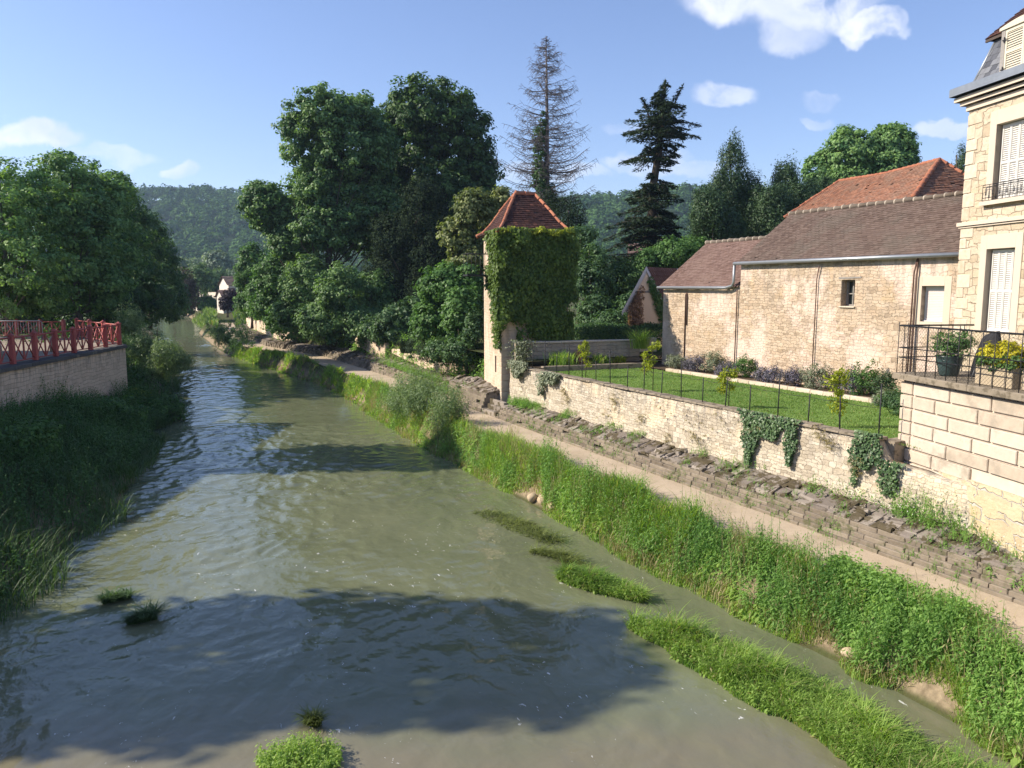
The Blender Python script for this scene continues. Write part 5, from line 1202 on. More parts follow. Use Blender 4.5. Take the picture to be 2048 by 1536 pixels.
# plain long block added out of frame, unseen, to shade the left bank
far_l = empty('left_shade_block', (-27, 12, 3.3), 'unseen long block added beyond the left edge to shade the left bank', 'building')
mb = MB(660); mb.box([-32, -6, 3.2], [8, 0, 0], [0, 40, 0], [0, 0, 6.4]); mb.face([(-32, -6, 9.6), (-24, -6, 9.6), (-28, -6, 12.6)]); mb.face([(-24, 34, 9.6), (-32, 34, 9.6), (-28, 34, 12.6)]); mb.build('wall', M['plaster'], far_l)
mb = MB(661); tile_field(mb, (-23.7, -6.3, 9.45), (-23.7, 34.2, 9.45), (-28, 34.2, 12.7), (-28, -6.3, 12.7), .3, .4, .03); tile_field(mb, (-32.3, 34.2, 9.45), (-32.3, -6.3, 9.45), (-28, -6.3, 12.7), (-28, 34.2, 12.7), .3, .4, .03); mb.build('roof', M['tile_brown'], far_l)

# ------------------------------------------------------------------ trees
def bl(px, py, Y, rx, ry):
    c = aty(px, py, Y); k = Y / FPX; return (c[0], c[1] + 0.0, c[2], rx * k, ry * k)
def spread_y(blobs, s):  # give crowns real depth: nudge blobs nearer/farther
    return [(b[0], b[1] + s * (1 if i % 2 else -1) * b[3] * .35, b[2], b[3], b[4]) for i, b in enumerate(blobs)]
def gbase(px, Y, z): u = (px - 1024) / FPX; return [u * Y, Y, z]
TG = 'trees on the plaza'
tree('plane_tree', gbase(18, 44.5, 3.3), spread_y([bl(20, 430, 44.5, 85, 85), bl(-70, 450, 45.5, 100, 110), bl(70, 530, 43.5, 90, 70), bl(10, 360, 44.5, 60, 50), bl(-20, 560, 44.5, 80, 60), bl(90, 400, 45.5, 45, 50), bl(60, 590, 44.5, 60, 38), bl(-30, 610, 45.5, 60, 36)], 1),
     'broad green tree at the left edge with a grey trunk behind the railing', 'tree', TG, M['l_plane'], M['bark_grey'], 700, 620, 60, .50, .21, .19, ntarg=26, shell=(.5, 1.16))
tree('plane_tree', gbase(164, 49, 3.3), spread_y([bl(150, 400, 49, 62, 80), bl(110, 480, 48, 70, 75), bl(190, 480, 49, 60, 80), bl(150, 560, 48, 85, 60), bl(140, 345, 49, 40, 40), bl(215, 410, 50, 42, 60), bl(110, 600, 48, 55, 40), bl(205, 600, 49, 40, 34)], 1),
     'leafy green tree with the left one of two pale trunks near the railing corner', 'tree', TG, M['l_plane'], M['bark_grey'], 701, 620, 58, .52, .22, .2, ntarg=24, shell=(.5, 1.16))
tree('plane_tree', gbase(178, 51.5, 3.3), spread_y([bl(180, 430, 53, 60, 90), bl(220, 500, 53, 55, 90), bl(170, 560, 53, 70, 60), bl(232, 400, 53, 30, 60)], 1),
     'tree with the right one of two pale trunks near the railing corner', 'tree', TG, M['l_plane'], M['bark_grey'], 702, 420, 50, .65, .25, .2)
tree('riverside_tree', gbase(235, 60, 2.8), spread_y([bl(236, 420, 60, 45, 80), bl(255, 500, 60, 62, 90), bl(225, 590, 59, 60, 70), bl(280, 580, 60, 45, 80), bl(215, 510, 61, 60, 100)], 1),
     'dark tall tree between the plaza trees and the river', 'tree', 'dark trees along the left bank', M['l_dark'], M['bark'], 703, 380, 60, .7, .26, .25)
tree('riverside_tree', gbase(300, 74, 2.4), spread_y([bl(298, 480, 74, 36, 60), bl(318, 540, 74, 38, 60), bl(300, 600, 72, 50, 50), bl(325, 600, 74, 38, 45), bl(345, 605, 73, 24, 38)], 1),
     'dark tree leaning over the water on the left bank', 'tree', 'dark trees along the left bank', M['l_dark'], M['bark'], 704, 330, 55, .7, .28, .22)
tree('riverside_tree', gbase(335, 100, 2.4), spread_y([bl(335, 570, 100, 26, 50), bl(345, 600, 98, 24, 40), bl(320, 540, 100, 22, 30)], 1),
     'farthest dark tree on the left bank, at the bend of the river', 'tree', 'dark trees along the left bank', M['l_dark'], M['bark'], 705, 160, 45, .8, .35, .25)
tree('riverside_tree', gbase(205, 53, 2.8), spread_y([bl(225, 620, 52, 40, 45), bl(195, 590, 54, 45, 45), bl(255, 640, 52, 28, 38)], 1),
     'low dark shrubby tree just behind the far corner of the railing', 'tree', 'dark trees along the left bank', M['l_dark'], M['bark'], 706, 180, 50, .55, .22, .15)
# trees of the same row standing out of frame to the left: they shade the water
for i, (x, y, zt, r_, lab) in enumerate([(-20.5, 11.7, 15.4, 2.15, 'tall tree beyond the left edge that shades the water near the bridge'), (-21.5, 26.6, 14.0, 1.9, 'slim tall tree beyond the left edge casting the middle shadow')]):
    tree('plane_tree', [x, y, 3.3], [(x, y, zt - r_ * .8, r_, r_ * .8), (x + r_ * .4, y + .5, zt - r_ * 1.9, r_ * 1.05, r_), (x - r_ * .5, y - .5, zt - r_ * 2.0, r_, r_), (x, y, max(5.2, zt - r_ * 3.1), r_ * .9, r_ * .8)], lab, 'tree', TG, M['l_plane'], M['bark_grey'], 710 + i, 330, 46, .55, .36, .2, ntarg=8)
# big group on the right bank
RG = 'tall trees behind the river path'
tree('ash_tree', gbase(650, 61, 2.7), spread_y([bl(655, 235, 60, 62, 48), bl(612, 290, 60, 48, 55), bl(705, 300, 61, 70, 70), bl(640, 370, 60, 62, 60), bl(722, 235, 61, 36, 36), bl(700, 400, 61, 80, 60), bl(600, 255, 60, 34, 22), bl(660, 455, 60, 70, 55), bl(752, 300, 62, 40, 60), bl(745, 380, 62, 50, 50), bl(768, 440, 62, 50, 50)], 1),
     'tall feathery ash with lit upper crown left of the domed tree', 'tree', RG, M['l_ash'], M['bark'], 720, 1500, 60, .56, .27, .38, ntarg=30, jitter=.4, shell=(.5, 1.16))
tree('ash_tree', gbase(600, 64, 2.7), spread_y([bl(530, 405, 62, 42, 42), bl(575, 430, 62, 48, 40), bl(590, 480, 63, 52, 45), bl(530, 440, 62, 34, 26), bl(610, 430, 64, 42, 40)], 1),
     'ash whose pale leafy limb reaches out left toward the river', 'tree', RG, M['l_ash'], M['bark'], 721, 520, 60, .58, .26, .26, ntarg=20)
tree('chestnut_tree', gbase(870, 68, 2.7), spread_y([bl(860, 235, 67, 82, 66), bl(805, 280, 67, 58, 72), bl(925, 285, 67, 58, 75), bl(870, 340, 66, 110, 80), bl(955, 365, 67, 44, 52), bl(800, 390, 67, 75, 60), bl(900, 400, 67, 80, 50), bl(850, 470, 67, 80, 50), bl(780, 480, 67, 60, 50), bl(930, 470, 67, 60, 50), bl(765, 330, 67, 40, 70)], 1),
     'huge dark dome-shaped chestnut rising highest in the right bank group', 'tree', RG, M['l_chest'], M['bark'], 722, 1600, 60, .66, .36, .45, ntarg=24, asp=.5, shell=(.55, 1.10))
tree('yew_tree', gbase(820, 57, 2.7), spread_y([bl(850, 425, 57, 48, 62), bl(800, 480, 57, 62, 62), bl(870, 520, 57, 48, 80), bl(780, 570, 57, 60, 70), bl(850, 610, 57, 62, 60)], 1),
     'blackish yew standing in front of the chestnut', 'tree', RG, M['l_yew'], M['bark'], 723, 900, 60, .48, .20, .3, asp=.4, flat=1.5, up=.15)
LB = 'low trees overhanging the stone bank'
tree('hazel_tree', gbase(700, 54, 2.6), spread_y([bl(690, 580, 54, 48, 52), bl(720, 640, 53, 52, 48), bl(668, 640, 54, 38, 42), bl(745, 590, 55, 40, 50)], 1),
     'round green tree above the sunlit stone bank, right of the ash', 'tree', LB, M['l_ash'], M['bark'], 724, 430, 55, .5, .21, .14)
tree('hazel_tree', gbase(620, 60, 2.6), spread_y([bl(620, 570, 60, 50, 60), bl(590, 630, 59, 45, 48), bl(640, 640, 58, 40, 45)], 1),
     'silvery green tree hanging over the path at the river bend', 'tree', LB, M['l_ash'], M['bark'], 725, 400, 55, .52, .22, .14)
tree('hazel_tree', gbase(560, 70, 2.4), spread_y([bl(560, 560, 70, 42, 60), bl(540, 620, 69, 38, 42), bl(575, 640, 66, 35, 35)], 1),
     'fresh green tree second from the left in the right bank group', 'tree', LB, M['l_bush'], M['bark'], 726, 380, 50, .55, .25, .14)
tree('hazel_tree', gbase(505, 84, 2.0), spread_y([bl(510, 545, 84, 32, 55), bl(498, 600, 84, 26, 38), bl(525, 600, 82, 28, 40)], 1),
     'bright conical tree leftmost of the right bank group', 'tree', LB, M['l_bush'], M['bark'], 727, 320, 45, .62, .3, .14)
tree('hazel_tree', gbase(800, 50, 2.6), spread_y([bl(790, 650, 50, 45, 42), bl(830, 640, 49, 40, 45), bl(760, 660, 51, 32, 30)], 1),
     'dark low tree at the foot of the yew', 'tree', LB, M['l_dark'], M['bark'], 728, 340, 50, .45, .2, .12)
tree('sycamore_tree', gbase(950, 43, 2.6), spread_y([bl(945, 420, 43, 34, 40), bl(915, 470, 43, 34, 38), bl(985, 430, 44, 34, 40), bl(940, 510, 43, 44, 34), bl(1005, 400, 44, 20, 24), bl(975, 500, 44, 44, 40)], 1),
     'pale yellow-green sycamore behind the tower roof', 'tree', None, M['l_maple'], M['bark'], 729, 520, 40, .36, .19, .14, ntarg=24, asp=.7)
tree('lilac_bush', gbase(905, 41, 2.4), spread_y([bl(900, 575, 40, 58, 44), bl(870, 640, 39, 45, 48), bl(930, 630, 38, 42, 60), bl(935, 570, 39, 36, 38)], 1),
     'dense fresh green bush pressed against the tower', 'shrub', 'bushes left of the tower', M['l_bush'], M['bark'], 730, 420, 50, .38, .17, .1, asp=.7)
tree('lilac_bush', gbase(935, 37, 2.2), spread_y([bl(925, 700, 37, 42, 34), bl(950, 660, 36, 22, 50), bl(885, 700, 38, 36, 28)], 1),
     'dark shrub with reddish twigs at the tower foot', 'shrub', 'bushes left of the tower', M['l_dark'], M['bark'], 731, 190, 45, .3, .13, .08)
plant('conifer_shrub', [bl(838, 695, 40, 28, 30), bl(858, 705, 39, 25, 22)], 'low blue-green conifer at the left end of the tower bushes', 'shrub', None, M['l_cedar'], 732, 140, 30, .22, .12, .22)
# behind the tower and barn
SG = 'dark shrubs behind the garden'
for i, (lab, bb, mt) in enumerate([('dark dense shrub immediately right of the tower', [bl(1185, 560, 41, 42, 65), bl(1170, 500, 42, 32, 50), bl(1190, 630, 40, 38, 40)], 'l_dark'),
        ('rounded dark green shrub between tower and cedar trunk', [bl(1245, 570, 43, 44, 50), bl(1240, 630, 41, 44, 40)], 'l_chest'), ('leafy green shrub above the ochre outbuilding', [bl(1345, 510, 46, 46, 32), bl(1300, 540, 45, 40, 42), bl(1385, 500, 47, 30, 28)], 'l_bush'),
        ('shrub under the cedar left of the outbuilding gable', [bl(1275, 620, 39, 36, 36), bl(1225, 650, 38, 40, 24)], 'l_dark')]):
    tree('laurel_shrub', gbase(1190 + i * 40, bb[0][1], 2.8), spread_y(bb, 1), lab, 'shrub', SG, M[mt], M['bark'], 740 + i, 260, 50, .42, .15, .1)
tree('conifer_tree', gbase(1466, 52, 2.8), [bl(1466, 330, 52, 26, 52), bl(1450, 400, 52, 42, 60), bl(1490, 400, 53, 36, 55), bl(1440, 460, 51, 48, 45), bl(1500, 460, 53, 42, 40), bl(1405, 440, 52, 24, 40), bl(1530, 440, 54, 40, 50)], 'tall dark conifer with upswept shoots, left of two behind the barn', 'tree', 'dark conifers behind the barn', M['l_conif'], M['bark'], 750, 950, 50, .38, .17, .25, top=aty(1468, 300, 52), asp=.35, flat=2.2, up=.1)
tree('conifer_tree', gbase(1570, 52, 2.8), [bl(1572, 365, 52, 24, 42), bl(1555, 420, 52, 38, 45), bl(1600, 410, 53, 40, 40), bl(1640, 400, 54, 36, 40), bl(1560, 470, 52, 60, 40)], 'shorter dark conifer directly above the barn ridge', 'tree', 'dark conifers behind the barn', M['l_conif'], M['bark'], 751, 900, 50, .38, .17, .22, top=aty(1572, 340, 52), asp=.35, flat=2.0, up=.1)
tree('conifer_tree', gbase(1925, 48, 2.8), [bl(1928, 330, 48, 16, 40), bl(1925, 390, 48, 28, 40)], 'slim conifer tip between the orange roof and the tall house', 'tree', 'dark conifers behind the barn', M['l_conif'], M['bark'], 752, 190, 40, .26, .13, .14, top=aty(1922, 310, 48), asp=.35, flat=2.0, up=.1)
tree('lime_tree', gbase(1700, 66, 2.8), spread_y([bl(1690, 310, 66, 52, 42), bl(1650, 340, 66, 36, 38), bl(1700, 370, 66, 60, 40), bl(1695, 275, 66, 24, 22)], 1), 'broad green deciduous tree left of the pair above the orange roof', 'tree', 'deciduous trees behind the roofs', M['l_plane'], M['bark'], 753, 460, 50, .55, .27, .3)
tree('lime_tree', gbase(1785, 66, 2.8), spread_y([bl(1775, 300, 66, 46, 42), bl(1800, 330, 66, 34, 40), bl(1760, 345, 66, 60, 40), bl(1795, 262, 66, 16, 16), bl(1755, 262, 66, 14, 14)], 1), 'green deciduous tree right of the pair above the orange roof', 'tree', 'deciduous trees behind the roofs', M['l_plane'], M['bark'], 754, 460, 50, .5, .27, .3)
tree('yew_tree', gbase(1600, 50, 2.8), spread_y([bl(1535, 425, 50, 44, 48), bl(1610, 415, 50, 44, 50), bl(1650, 425, 51, 34, 40), bl(1575, 460, 49, 70, 36)], 1), 'broad ragged dark yew mass filling the gap above the barn ridge', 'tree', 'dark conifers behind the barn', M['l_conif'], M['bark'], 755, 620, 50, .4, .17, .2, asp=.38, flat=1.8, up=.1)
tree('yew_tree', gbase(1415, 48, 2.8), spread_y([bl(1412, 430, 48, 34, 48), bl(1440, 460, 48, 50, 36)], 1), 'dark yew left of the tall conifer behind the low barn roof', 'tree', 'dark conifers behind the barn', M['l_conif'], M['bark'], 756, 320, 50, .4, .17, .2, asp=.38, flat=1.8, up=.1)
# clipped hedge
def hedge(name, pts, w, z0, z1, label, mat, seed, n=9000, leaf=.08):
    rng = rn(seed); P = []; Nn = []
    pts = [np.asarray(p, float) for p in pts]
    for a, b in zip(pts[:-1], pts[1:]):
        d = (b - a) / np.linalg.norm(b - a); nn = np.array([-d[1], d[0]]); L = np.linalg.norm(b - a); k = n // (len(pts) - 1)
        s_ = rng.random(k) * L; u = rng.random(k)
        tp_ = u < .4; sgn = np.where(u < .75, -1, 1)
        off = np.where(tp_, rng.uniform(-1, 1, k), sgn) * w * .5; z = np.where(tp_, z1, rng.uniform(z0, z1, k)) + (vnoise(s_, s_ * 0, 1.5, seed % 5) - .5) * .15
        xy = a[None] + d[None] * s_[:, None] + nn[None] * off[:, None]; P.append(np.column_stack([xy, z])); Nn.append(np.column_stack([nn[None] * np.where(tp_, 0, sgn)[:, None], np.where(tp_, 1.0, .2)]))
    P = np.concatenate(P) + rng.normal(size=(sum(len(x) for x in P), 3)) * .06; Nm = unit(np.concatenate(Nn) + rng.normal(size=P.shape) * .45)
    V, F = leaf_quads(P, Nm, leaf * rng.uniform(.7, 1.3, len(P)), leaf * .7, None, .1, rng); o = raw_mesh(name, V, F, mat, None, {'rnd': rng.random(len(P)), 'clump': vnoise(P[:, 0] * 3, P[:, 1] * 3 + P[:, 2], 1.0)}); return tag(o, label, 'hedge')
hedge('hedge', [aty(1150, 600, 35.5)[:2], aty(1322, 600, 35.2)[:2]], 1.3, 3.0, 4.35, 'dark clipped hedge behind the rear garden wall', M['l_dark'], 760, 12000, .09)

for i, (px, py, Y, rx, ry, lab) in enumerate([(-60, 610, 60, 110, 50, 'dark screen of bushes at the back of the plaza, left part'), (80, 615, 60, 90, 46, 'dark bushes at the back of the plaza behind the barriers'), (190, 625, 58, 60, 40, 'dark bushes at the back of the plaza behind the pale trunks')]):
    tree('screen_bush', gbase(px, Y, 3.0), spread_y([bl(px, py, Y, rx, ry), bl(px - rx * .5, py + 12, Y, rx * .6, ry * .8), bl(px + rx * .5, py + 12, Y, rx * .6, ry * .8)], 1), lab, 'shrub', 'bushes at the back of the plaza', M['l_dark'], M['bark'], 765 + i, 300, 45, .6, .26, .12, ntarg=6)
# dead spruce
def dead_spruce():
    base = np.array(gbase(1091, 50, 2.8)); root = empty('dead_spruce', base, 'tall leafless dead spruce with grey drooping branches', 'tree'); rng = rn(770); top = aty(1092, 72, 50)
    mb = MB(770); mb.tube([base, lerp(base, top, .35), lerp(base, top, .7) + [.08, 0, 0], top], [.34, .24, .12, .02], 8); mb.build('trunk', M['dead'], root, True)
    prof = [(72, 3), (100, 22), (150, 44), (200, 58), (250, 72), (300, 82), (345, 86), (400, 84), (430, 60)]
    mb = MB(771)
    for i in range(340):
        py = rng.uniform(78, 425) if i > 8 else rng.uniform(72, 100); rp_ = np.interp(py, [a for a, _ in prof], [b for _, b in prof]) * 50 / FPX
        z = aty(1092, py, 50)[2]; az = rng.uniform(0, 2 * math.pi); Lb = rp_ * rng.uniform(.62, 1.22); f = (z - base[2]) / (top[2] - base[2]); o_ = lerp(base, top, f); d = np.array([math.cos(az), math.sin(az), 0]); dr = rng.uniform(-.1, .5) * (1 - .6 * f)
        pts = []
        for k in range(7):
            g_ = k / 6; pts.append(o_ + d * Lb * g_ + np.array([0, 0, 1]) * Lb * (.10 * g_ - dr * math.sin(g_ * math.pi * .8) * .55 + .16 * g_ ** 3) + rng.normal(size=3) * .05 * g_)
        r0 = .035 * (1.1 - f) + .010; mb.tube(pts, [r0 * (1 - .75 * k / 6) for k in range(7)], 4, cap=False)
        side = np.cross(d, [0, 0, 1])
        for k in range(int(6 + Lb * 4)):
            g_ = rng.uniform(.25, 1.0); ii = int(g_ * 5.99); p = lerp(pts[ii], pts[ii + 1], g_ * 6 - ii) if ii < 6 else pts[6]; tl = rng.uniform(.2, .65) * (1.25 - g_ * .6) * min(1, Lb / 1.3)
            dd = side * rng.choice([-1, 1]) * .75 + d * .55 + np.array([0, 0, rng.uniform(-1.0, .15)]); dd /= np.linalg.norm(dd)
            mb.tube([p, p + dd * tl * .5, p + dd * tl + [0, 0, -.12 * tl]], [.012, .009, .005], 3, cap=False)
    mb.build('branches', M['dead'], root)
    foliage('ivy', rn(772), [bl(1080, 360, 50, 17, 40), bl(1078, 300, 50, 12, 50), bl(1090, 400, 50, 20, 45), bl(1086, 250, 50, 5, 30)], 190, 40, .26, .13, M['l_dark'], root, .8)
dead_spruce()
tree('cypress_shrub', gbase(1130, 46, 2.8), [bl(1135, 440, 46, 38, 55), bl(1100, 420, 46, 22, 40), bl(1150, 520, 45, 38, 60)], 'brownish half-dead conifer below the dead spruce', 'tree', None, M['l_yew'], M['dead'], 773, 260, 40, .36, .14, .2, asp=.35, flat=1.5)

def cedar():
    base = np.array(gbase(1303, 56, 2.8)); root = empty('cedar_tree', base, 'dark layered cedar with a bare gap and forked top', 'tree'); rng = rn(780); top = aty(1330, 165, 56); mid = aty(1305, 380, 56); up_ = aty(1318, 300, 56)
    mb = MB(780); mb.tube([base, mid, up_, aty(1322, 240, 56), top], [.45, .30, .22, .13, .03], 8)
    ld = [(aty(1322, 245, 56), aty(1366, 170, 56)), (aty(1318, 262, 56), aty(1284, 196, 55.5)), (aty(1322, 240, 56), aty(1331, 160, 56))]
    for a, b in ld: mb.tube([a, lerp(a, b, .5) + (b - a)[0] * np.array([.12, 0, 0]), b], [.10, .06, .02], 5)
    mb.build('trunk', M['bark'], root, True)
    ys = [165, 200, 225, 250, 272, 285, 300, 318, 340, 362, 380, 410, 450, 490, 520, 545]; Lr = [6, 22, 60, 76, 66, 34, 40, 62, 22, 20, 48, 62, 72, 88, 96, 80]; Rr = [14, 32, 48, 60, 68, 62, 44, 44, 30, 38, 52, 50, 58, 66, 80, 70]
    P = []; Nn = []; TT = []; CLm = []; mb = MB(781)
    def trunk_at(z):
        pts = [base, mid, up_, aty(1322, 240, 56), top]; zz = [p[2] for p in pts]; return np.array([np.interp(z, zz, [p[0] for p in pts]), np.interp(z, zz, [p[1] for p in pts]), z])
    nb = 270
    for i in range(nb):
        py = rng.uniform(205, 545) if rng.random() < .93 else rng.uniform(170, 205)
        if 322 < py < 372 and rng.random() < .62: continue
        az = rng.uniform(0, 2 * math.pi); d = np.array([math.cos(az), math.sin(az), 0]); f = (d[0] + 1) / 2
        Lb = (np.interp(py, ys, Lr) * (1 - f) + np.interp(py, ys, Rr) * f) * 56 / FPX * rng.uniform(.6, 1.25); o_ = trunk_at(aty(1310, py, 56)[2] + .35 * Lb * .3)
        dr = rng.uniform(.10, .38); sd2 = np.cross(d, [0, 0, 1]); K = 8; pts = [o_ + d * Lb * (k / K) + np.array([0, 0, -dr * Lb * (k / K) ** 1.6 + .10 * Lb * (k / K)]) for k in range(K + 1)]
        mb.tube(pts, [.05 * (1 - .8 * k / K) + .006 for k in range(K + 1)], 4, cap=False)
        n = int(34 + 46 * Lb); g_ = rng.random(n) ** .62 * .95 + .08; w_ = (rng.random(n) - .5) * 2; spread = Lb * .26 * np.sin(np.clip(g_, 0, 1) * math.pi * .82 + .25) + .12
        pos = o_[None] + d[None] * (Lb * g_)[:, None] + np.array([0, 0, 1.])[None] * (-dr * Lb * g_ ** 1.6 + .10 * Lb * g_)[:, None] + sd2[None] * (w_ * spread)[:, None]
        pos[:, 2] += rng.normal(size=n) * .05 - np.abs(w_) * spread * .35
        P.append(pos); Nn.append(unit(np.array([0, 0, 1.])[None] + rng.normal(size=(n, 3)) * .45)); TT.append(d[None] * .8 + sd2[None] * (w_[:, None]) + np.array([0, 0, -.35])[None] + rng.normal(size=(n, 3)) * .3); CLm.append(np.full(n, rng.random()))
    for a, b in ld:   # upright leaders with short shoots
        n = 260; g_ = rng.random(n); az = rng.uniform(0, 6.28, n); rr = (.12 + .55 * (1 - g_)) * rng.random(n); d = np.stack([np.cos(az), np.sin(az), np.zeros(n)], 1)
        P.append(a[None] + (b - a)[None] * g_[:, None] + d * rr[:, None] + np.array([0, 0, .35])[None] * rr[:, None]); Nn.append(unit(np.array([0, 0, 1.]) + rng.normal(size=(n, 3)) * .5)); TT.append(d + [0, 0, .5]); CLm.append(np.full(n, rng.random()))
    mb.build('branches', M['bark'], root); P = np.concatenate(P); Nn = np.concatenate(Nn); TT = np.concatenate(TT); n = len(P)
    V, F = leaf_quads(P, Nn, .34 * rng.uniform(.6, 1.3, n), .085, TT, .05, rng); raw_mesh('crown', V, F, M['l_cedar'], root, {'rnd': rng.random(n), 'clump': np.concatenate(CLm)})
cedar()

# willows at the waterside
def willow(name, base, blobs, label, cat, seed, n=150, per=55, mat='l_willow', leaf=.10):
    return tree(name, base, blobs, label, cat, 'grey-green willow bushes by the water', M[mat], M['bark'], seed, n, per, .30, leaf, .05, ntarg=16, asp=.28, flat=1.3, up=.1, shell=(.3, 1.05))
willow('willow_bush', gbase(300, 41, 1.6), spread_y([bl(262, 650, 42, 26, 36), bl(285, 695, 41, 38, 42), bl(340, 705, 40, 36, 32), bl(320, 740, 40, 40, 26), bl(370, 722, 40, 20, 16)], 1), 'large willow bush sprawling over the river beyond the quay corner', 'shrub', 790, 380, 60, leaf=.12)
willow('willow_bush', list(bk(15.2, -3.1, .6)), [(*bk(15.2, -3.1, 1.5), .95, .95), (*bk(16.5, -3.0, 1.6), .95, 1.0), (*bk(17.6, -3.1, 1.1), .8, .8), (*bk(18.6, -3.1, .9), .7, .6)], 'taller grey-green willow bush on the bank across the path from the tower', 'shrub', 791, 360, 60, leaf=.10)
willow('willow_bush', list(bk(12.2, -3.2, .5)), [(*bk(12.3, -3.1, 1.6), .72, .75), (*bk(12.7, -3.0, 1.0), .7, .6)], 'smaller airy willow bush with a bare dark stem, nearest of the two on the bank', 'shrub', 792, 190, 55, leaf=.085)
willow('willow_bush', list(bk(62, -5.6, .4)), [(*bk(62, -5.4, 1.5), 2.2, 1.5), (*bk(68, -5.2, 1.6), 2.4, 1.6), (*bk(57, -5.2, 1.0), 1.4, 1.0)], 'dark round waterside bush beside the far end of the path', 'shrub', 793, 170, 45, mat='l_dark', leaf=.2)
tree('purple_tree', gbase(457, 112, 2.2), [bl(455, 605, 112, 15, 18), bl(462, 590, 112, 11, 14)], 'small dark purple-leaved tree beside the distant house', 'tree', None, M['l_purple'], M['bark'], 795, 90, 40, .5, .28, .15)

# far trees, one by one
FG = 'distant trees on the valley floor'
far = [(400, 548, 150, 30, 26, 'l_far', 'distant round green tree left of the river bend'), (437, 520, 230, 26, 22, 'l_farblue', 'tall pale poplar-like tree rising before the hill'), (470, 535, 240, 26, 18, 'l_farblue', 'pale willow right of the tall pale one'), (402, 530, 250, 24, 14, 'l_farblue', 'pale willow left of the tall pale one'),
       (372, 572, 120, 24, 44, 'l_brown', 'brownish tree with thin foliage over the still water'), (425, 566, 160, 26, 22, 'l_far', 'green tree behind the white wall'), (440, 560, 175, 24, 26, 'l_far', 'green tree left of the distant house roof'), (360, 535, 200, 26, 22, 'l_farblue', 'pale tree half hidden by the left bank trees'),
       (470, 560, 190, 22, 24, 'l_farblue', 'pale tree just behind the distant house'), (395, 590, 165, 12, 12, 'l_bush', 'small green bush left of the white wall'), (350, 560, 150, 22, 26, 'l_far', 'green tree at the edge of the dark left trees'), (500, 545, 200, 22, 22, 'l_far', 'distant tree behind the right bank group'),
       (352, 606, 175, 22, 16, 'l_bush', 'leftmost low bush closing the river at its bend'), (385, 606, 172, 20, 13, 'l_far', 'middle low bush closing the river at its bend'), (415, 603, 150, 14, 12, 'l_bush', 'low bush right of the white wall foot')]
for i, (px, py, Y, rx, ry, mt, lab) in enumerate(far):
    tree('distant_tree', gbase(px, Y, 2.2), spread_y([bl(px, py, Y, rx * .75, ry * .8), bl(px - rx * .4, py + ry * .5, Y, rx * .7, ry * .7), bl(px + rx * .4, py + ry * .55, Y, rx * .7, ry * .7)], 1), lab, 'tree', FG, M[mt], M['bark'], 800 + i, 130, 34, Y * .0075, Y * .0032, .25, ntarg=5)
# distant house, wall, and a pale house glimpsed behind the cedar
def far_house(name, c, w, dpt, z0, ze, zr, label, rmat, wmat, ang, nwin=0):
    r_ = empty(name, c, label, 'house'); X = np.array([math.cos(ang), math.sin(ang), 0]); Y = np.array([-math.sin(ang), math.cos(ang), 0]); o_ = np.array([c[0], c[1], 0.]); q = lambda a, b, z: o_ + X * a + Y * b + [0, 0, z]
    mb = MB(1); mb.box(q(0, 0, z0), X * w, Y * dpt, [0, 0, ze - z0]); mb.face([q(0, 0, ze), q(0, dpt, ze), q(0, dpt / 2, zr)][::-1]); mb.face([q(w, 0, ze), q(w, dpt, ze), q(w, dpt / 2, zr)]); mb.build('wall', wmat, r_)
    mb = MB(2); tile_field(mb, q(-.3, -.3, ze - .15), q(w + .3, -.3, ze - .15), q(w + .3, dpt / 2, zr + .05), q(-.3, dpt / 2, zr + .05), .5, .6, .06); tile_field(mb, q(w + .3, dpt + .3, ze - .15), q(-.3, dpt + .3, ze - .15), q(-.3, dpt / 2, zr + .05), q(w + .3, dpt / 2, zr + .05), .5, .6, .06); mb.build('roof', rmat, r_)
    for k in range(nwin):
        mb = MB(3); mb.box(q(w * (k + .6) / (nwin + .2), -.03, z0 + (ze - z0) * .45), X * .7, Y * .05, [0, 0, 1.1]); mb.build('window', M['glass'], r_)
far_house('distant_house', [*aty(458, 600, 135)[:2], 2.0], 5.5, 6, 1.5, 6.9, 8.3, 'pale two-storey house with brown roof at the far end of the path', M['tile_brown'], M['far_wall'], R(35), 2)
far_house('distant_annex', [*aty(446, 600, 132)[:2], 2.0], 2.4, 4, 1.5, 4.9, 5.9, 'low pale annex on the left side of the distant house', M['tile_pink'], M['far_wall'], R(35), 0)
mb = MB(830); a = aty(386, 600, 165); b = aty(432, 600, 155); mb.box([a[0], a[1], 1.5], [b[0] - a[0], b[1] - a[1], 0], [0, .5, 0], [0, 0, 4.0]); o = mb.build('pale_wall', M['far_wall']); tag(o, 'long pale wall beyond the river bend', 'wall')
far_house('hidden_house', [*aty(1262, 500, 78)[:2], 3.0], 7, 6, 2.5, 9.6, 10.7, 'cream house glimpsed behind the cedar branches', M['tile_pink'], M['dressed'], R(-8), 3)

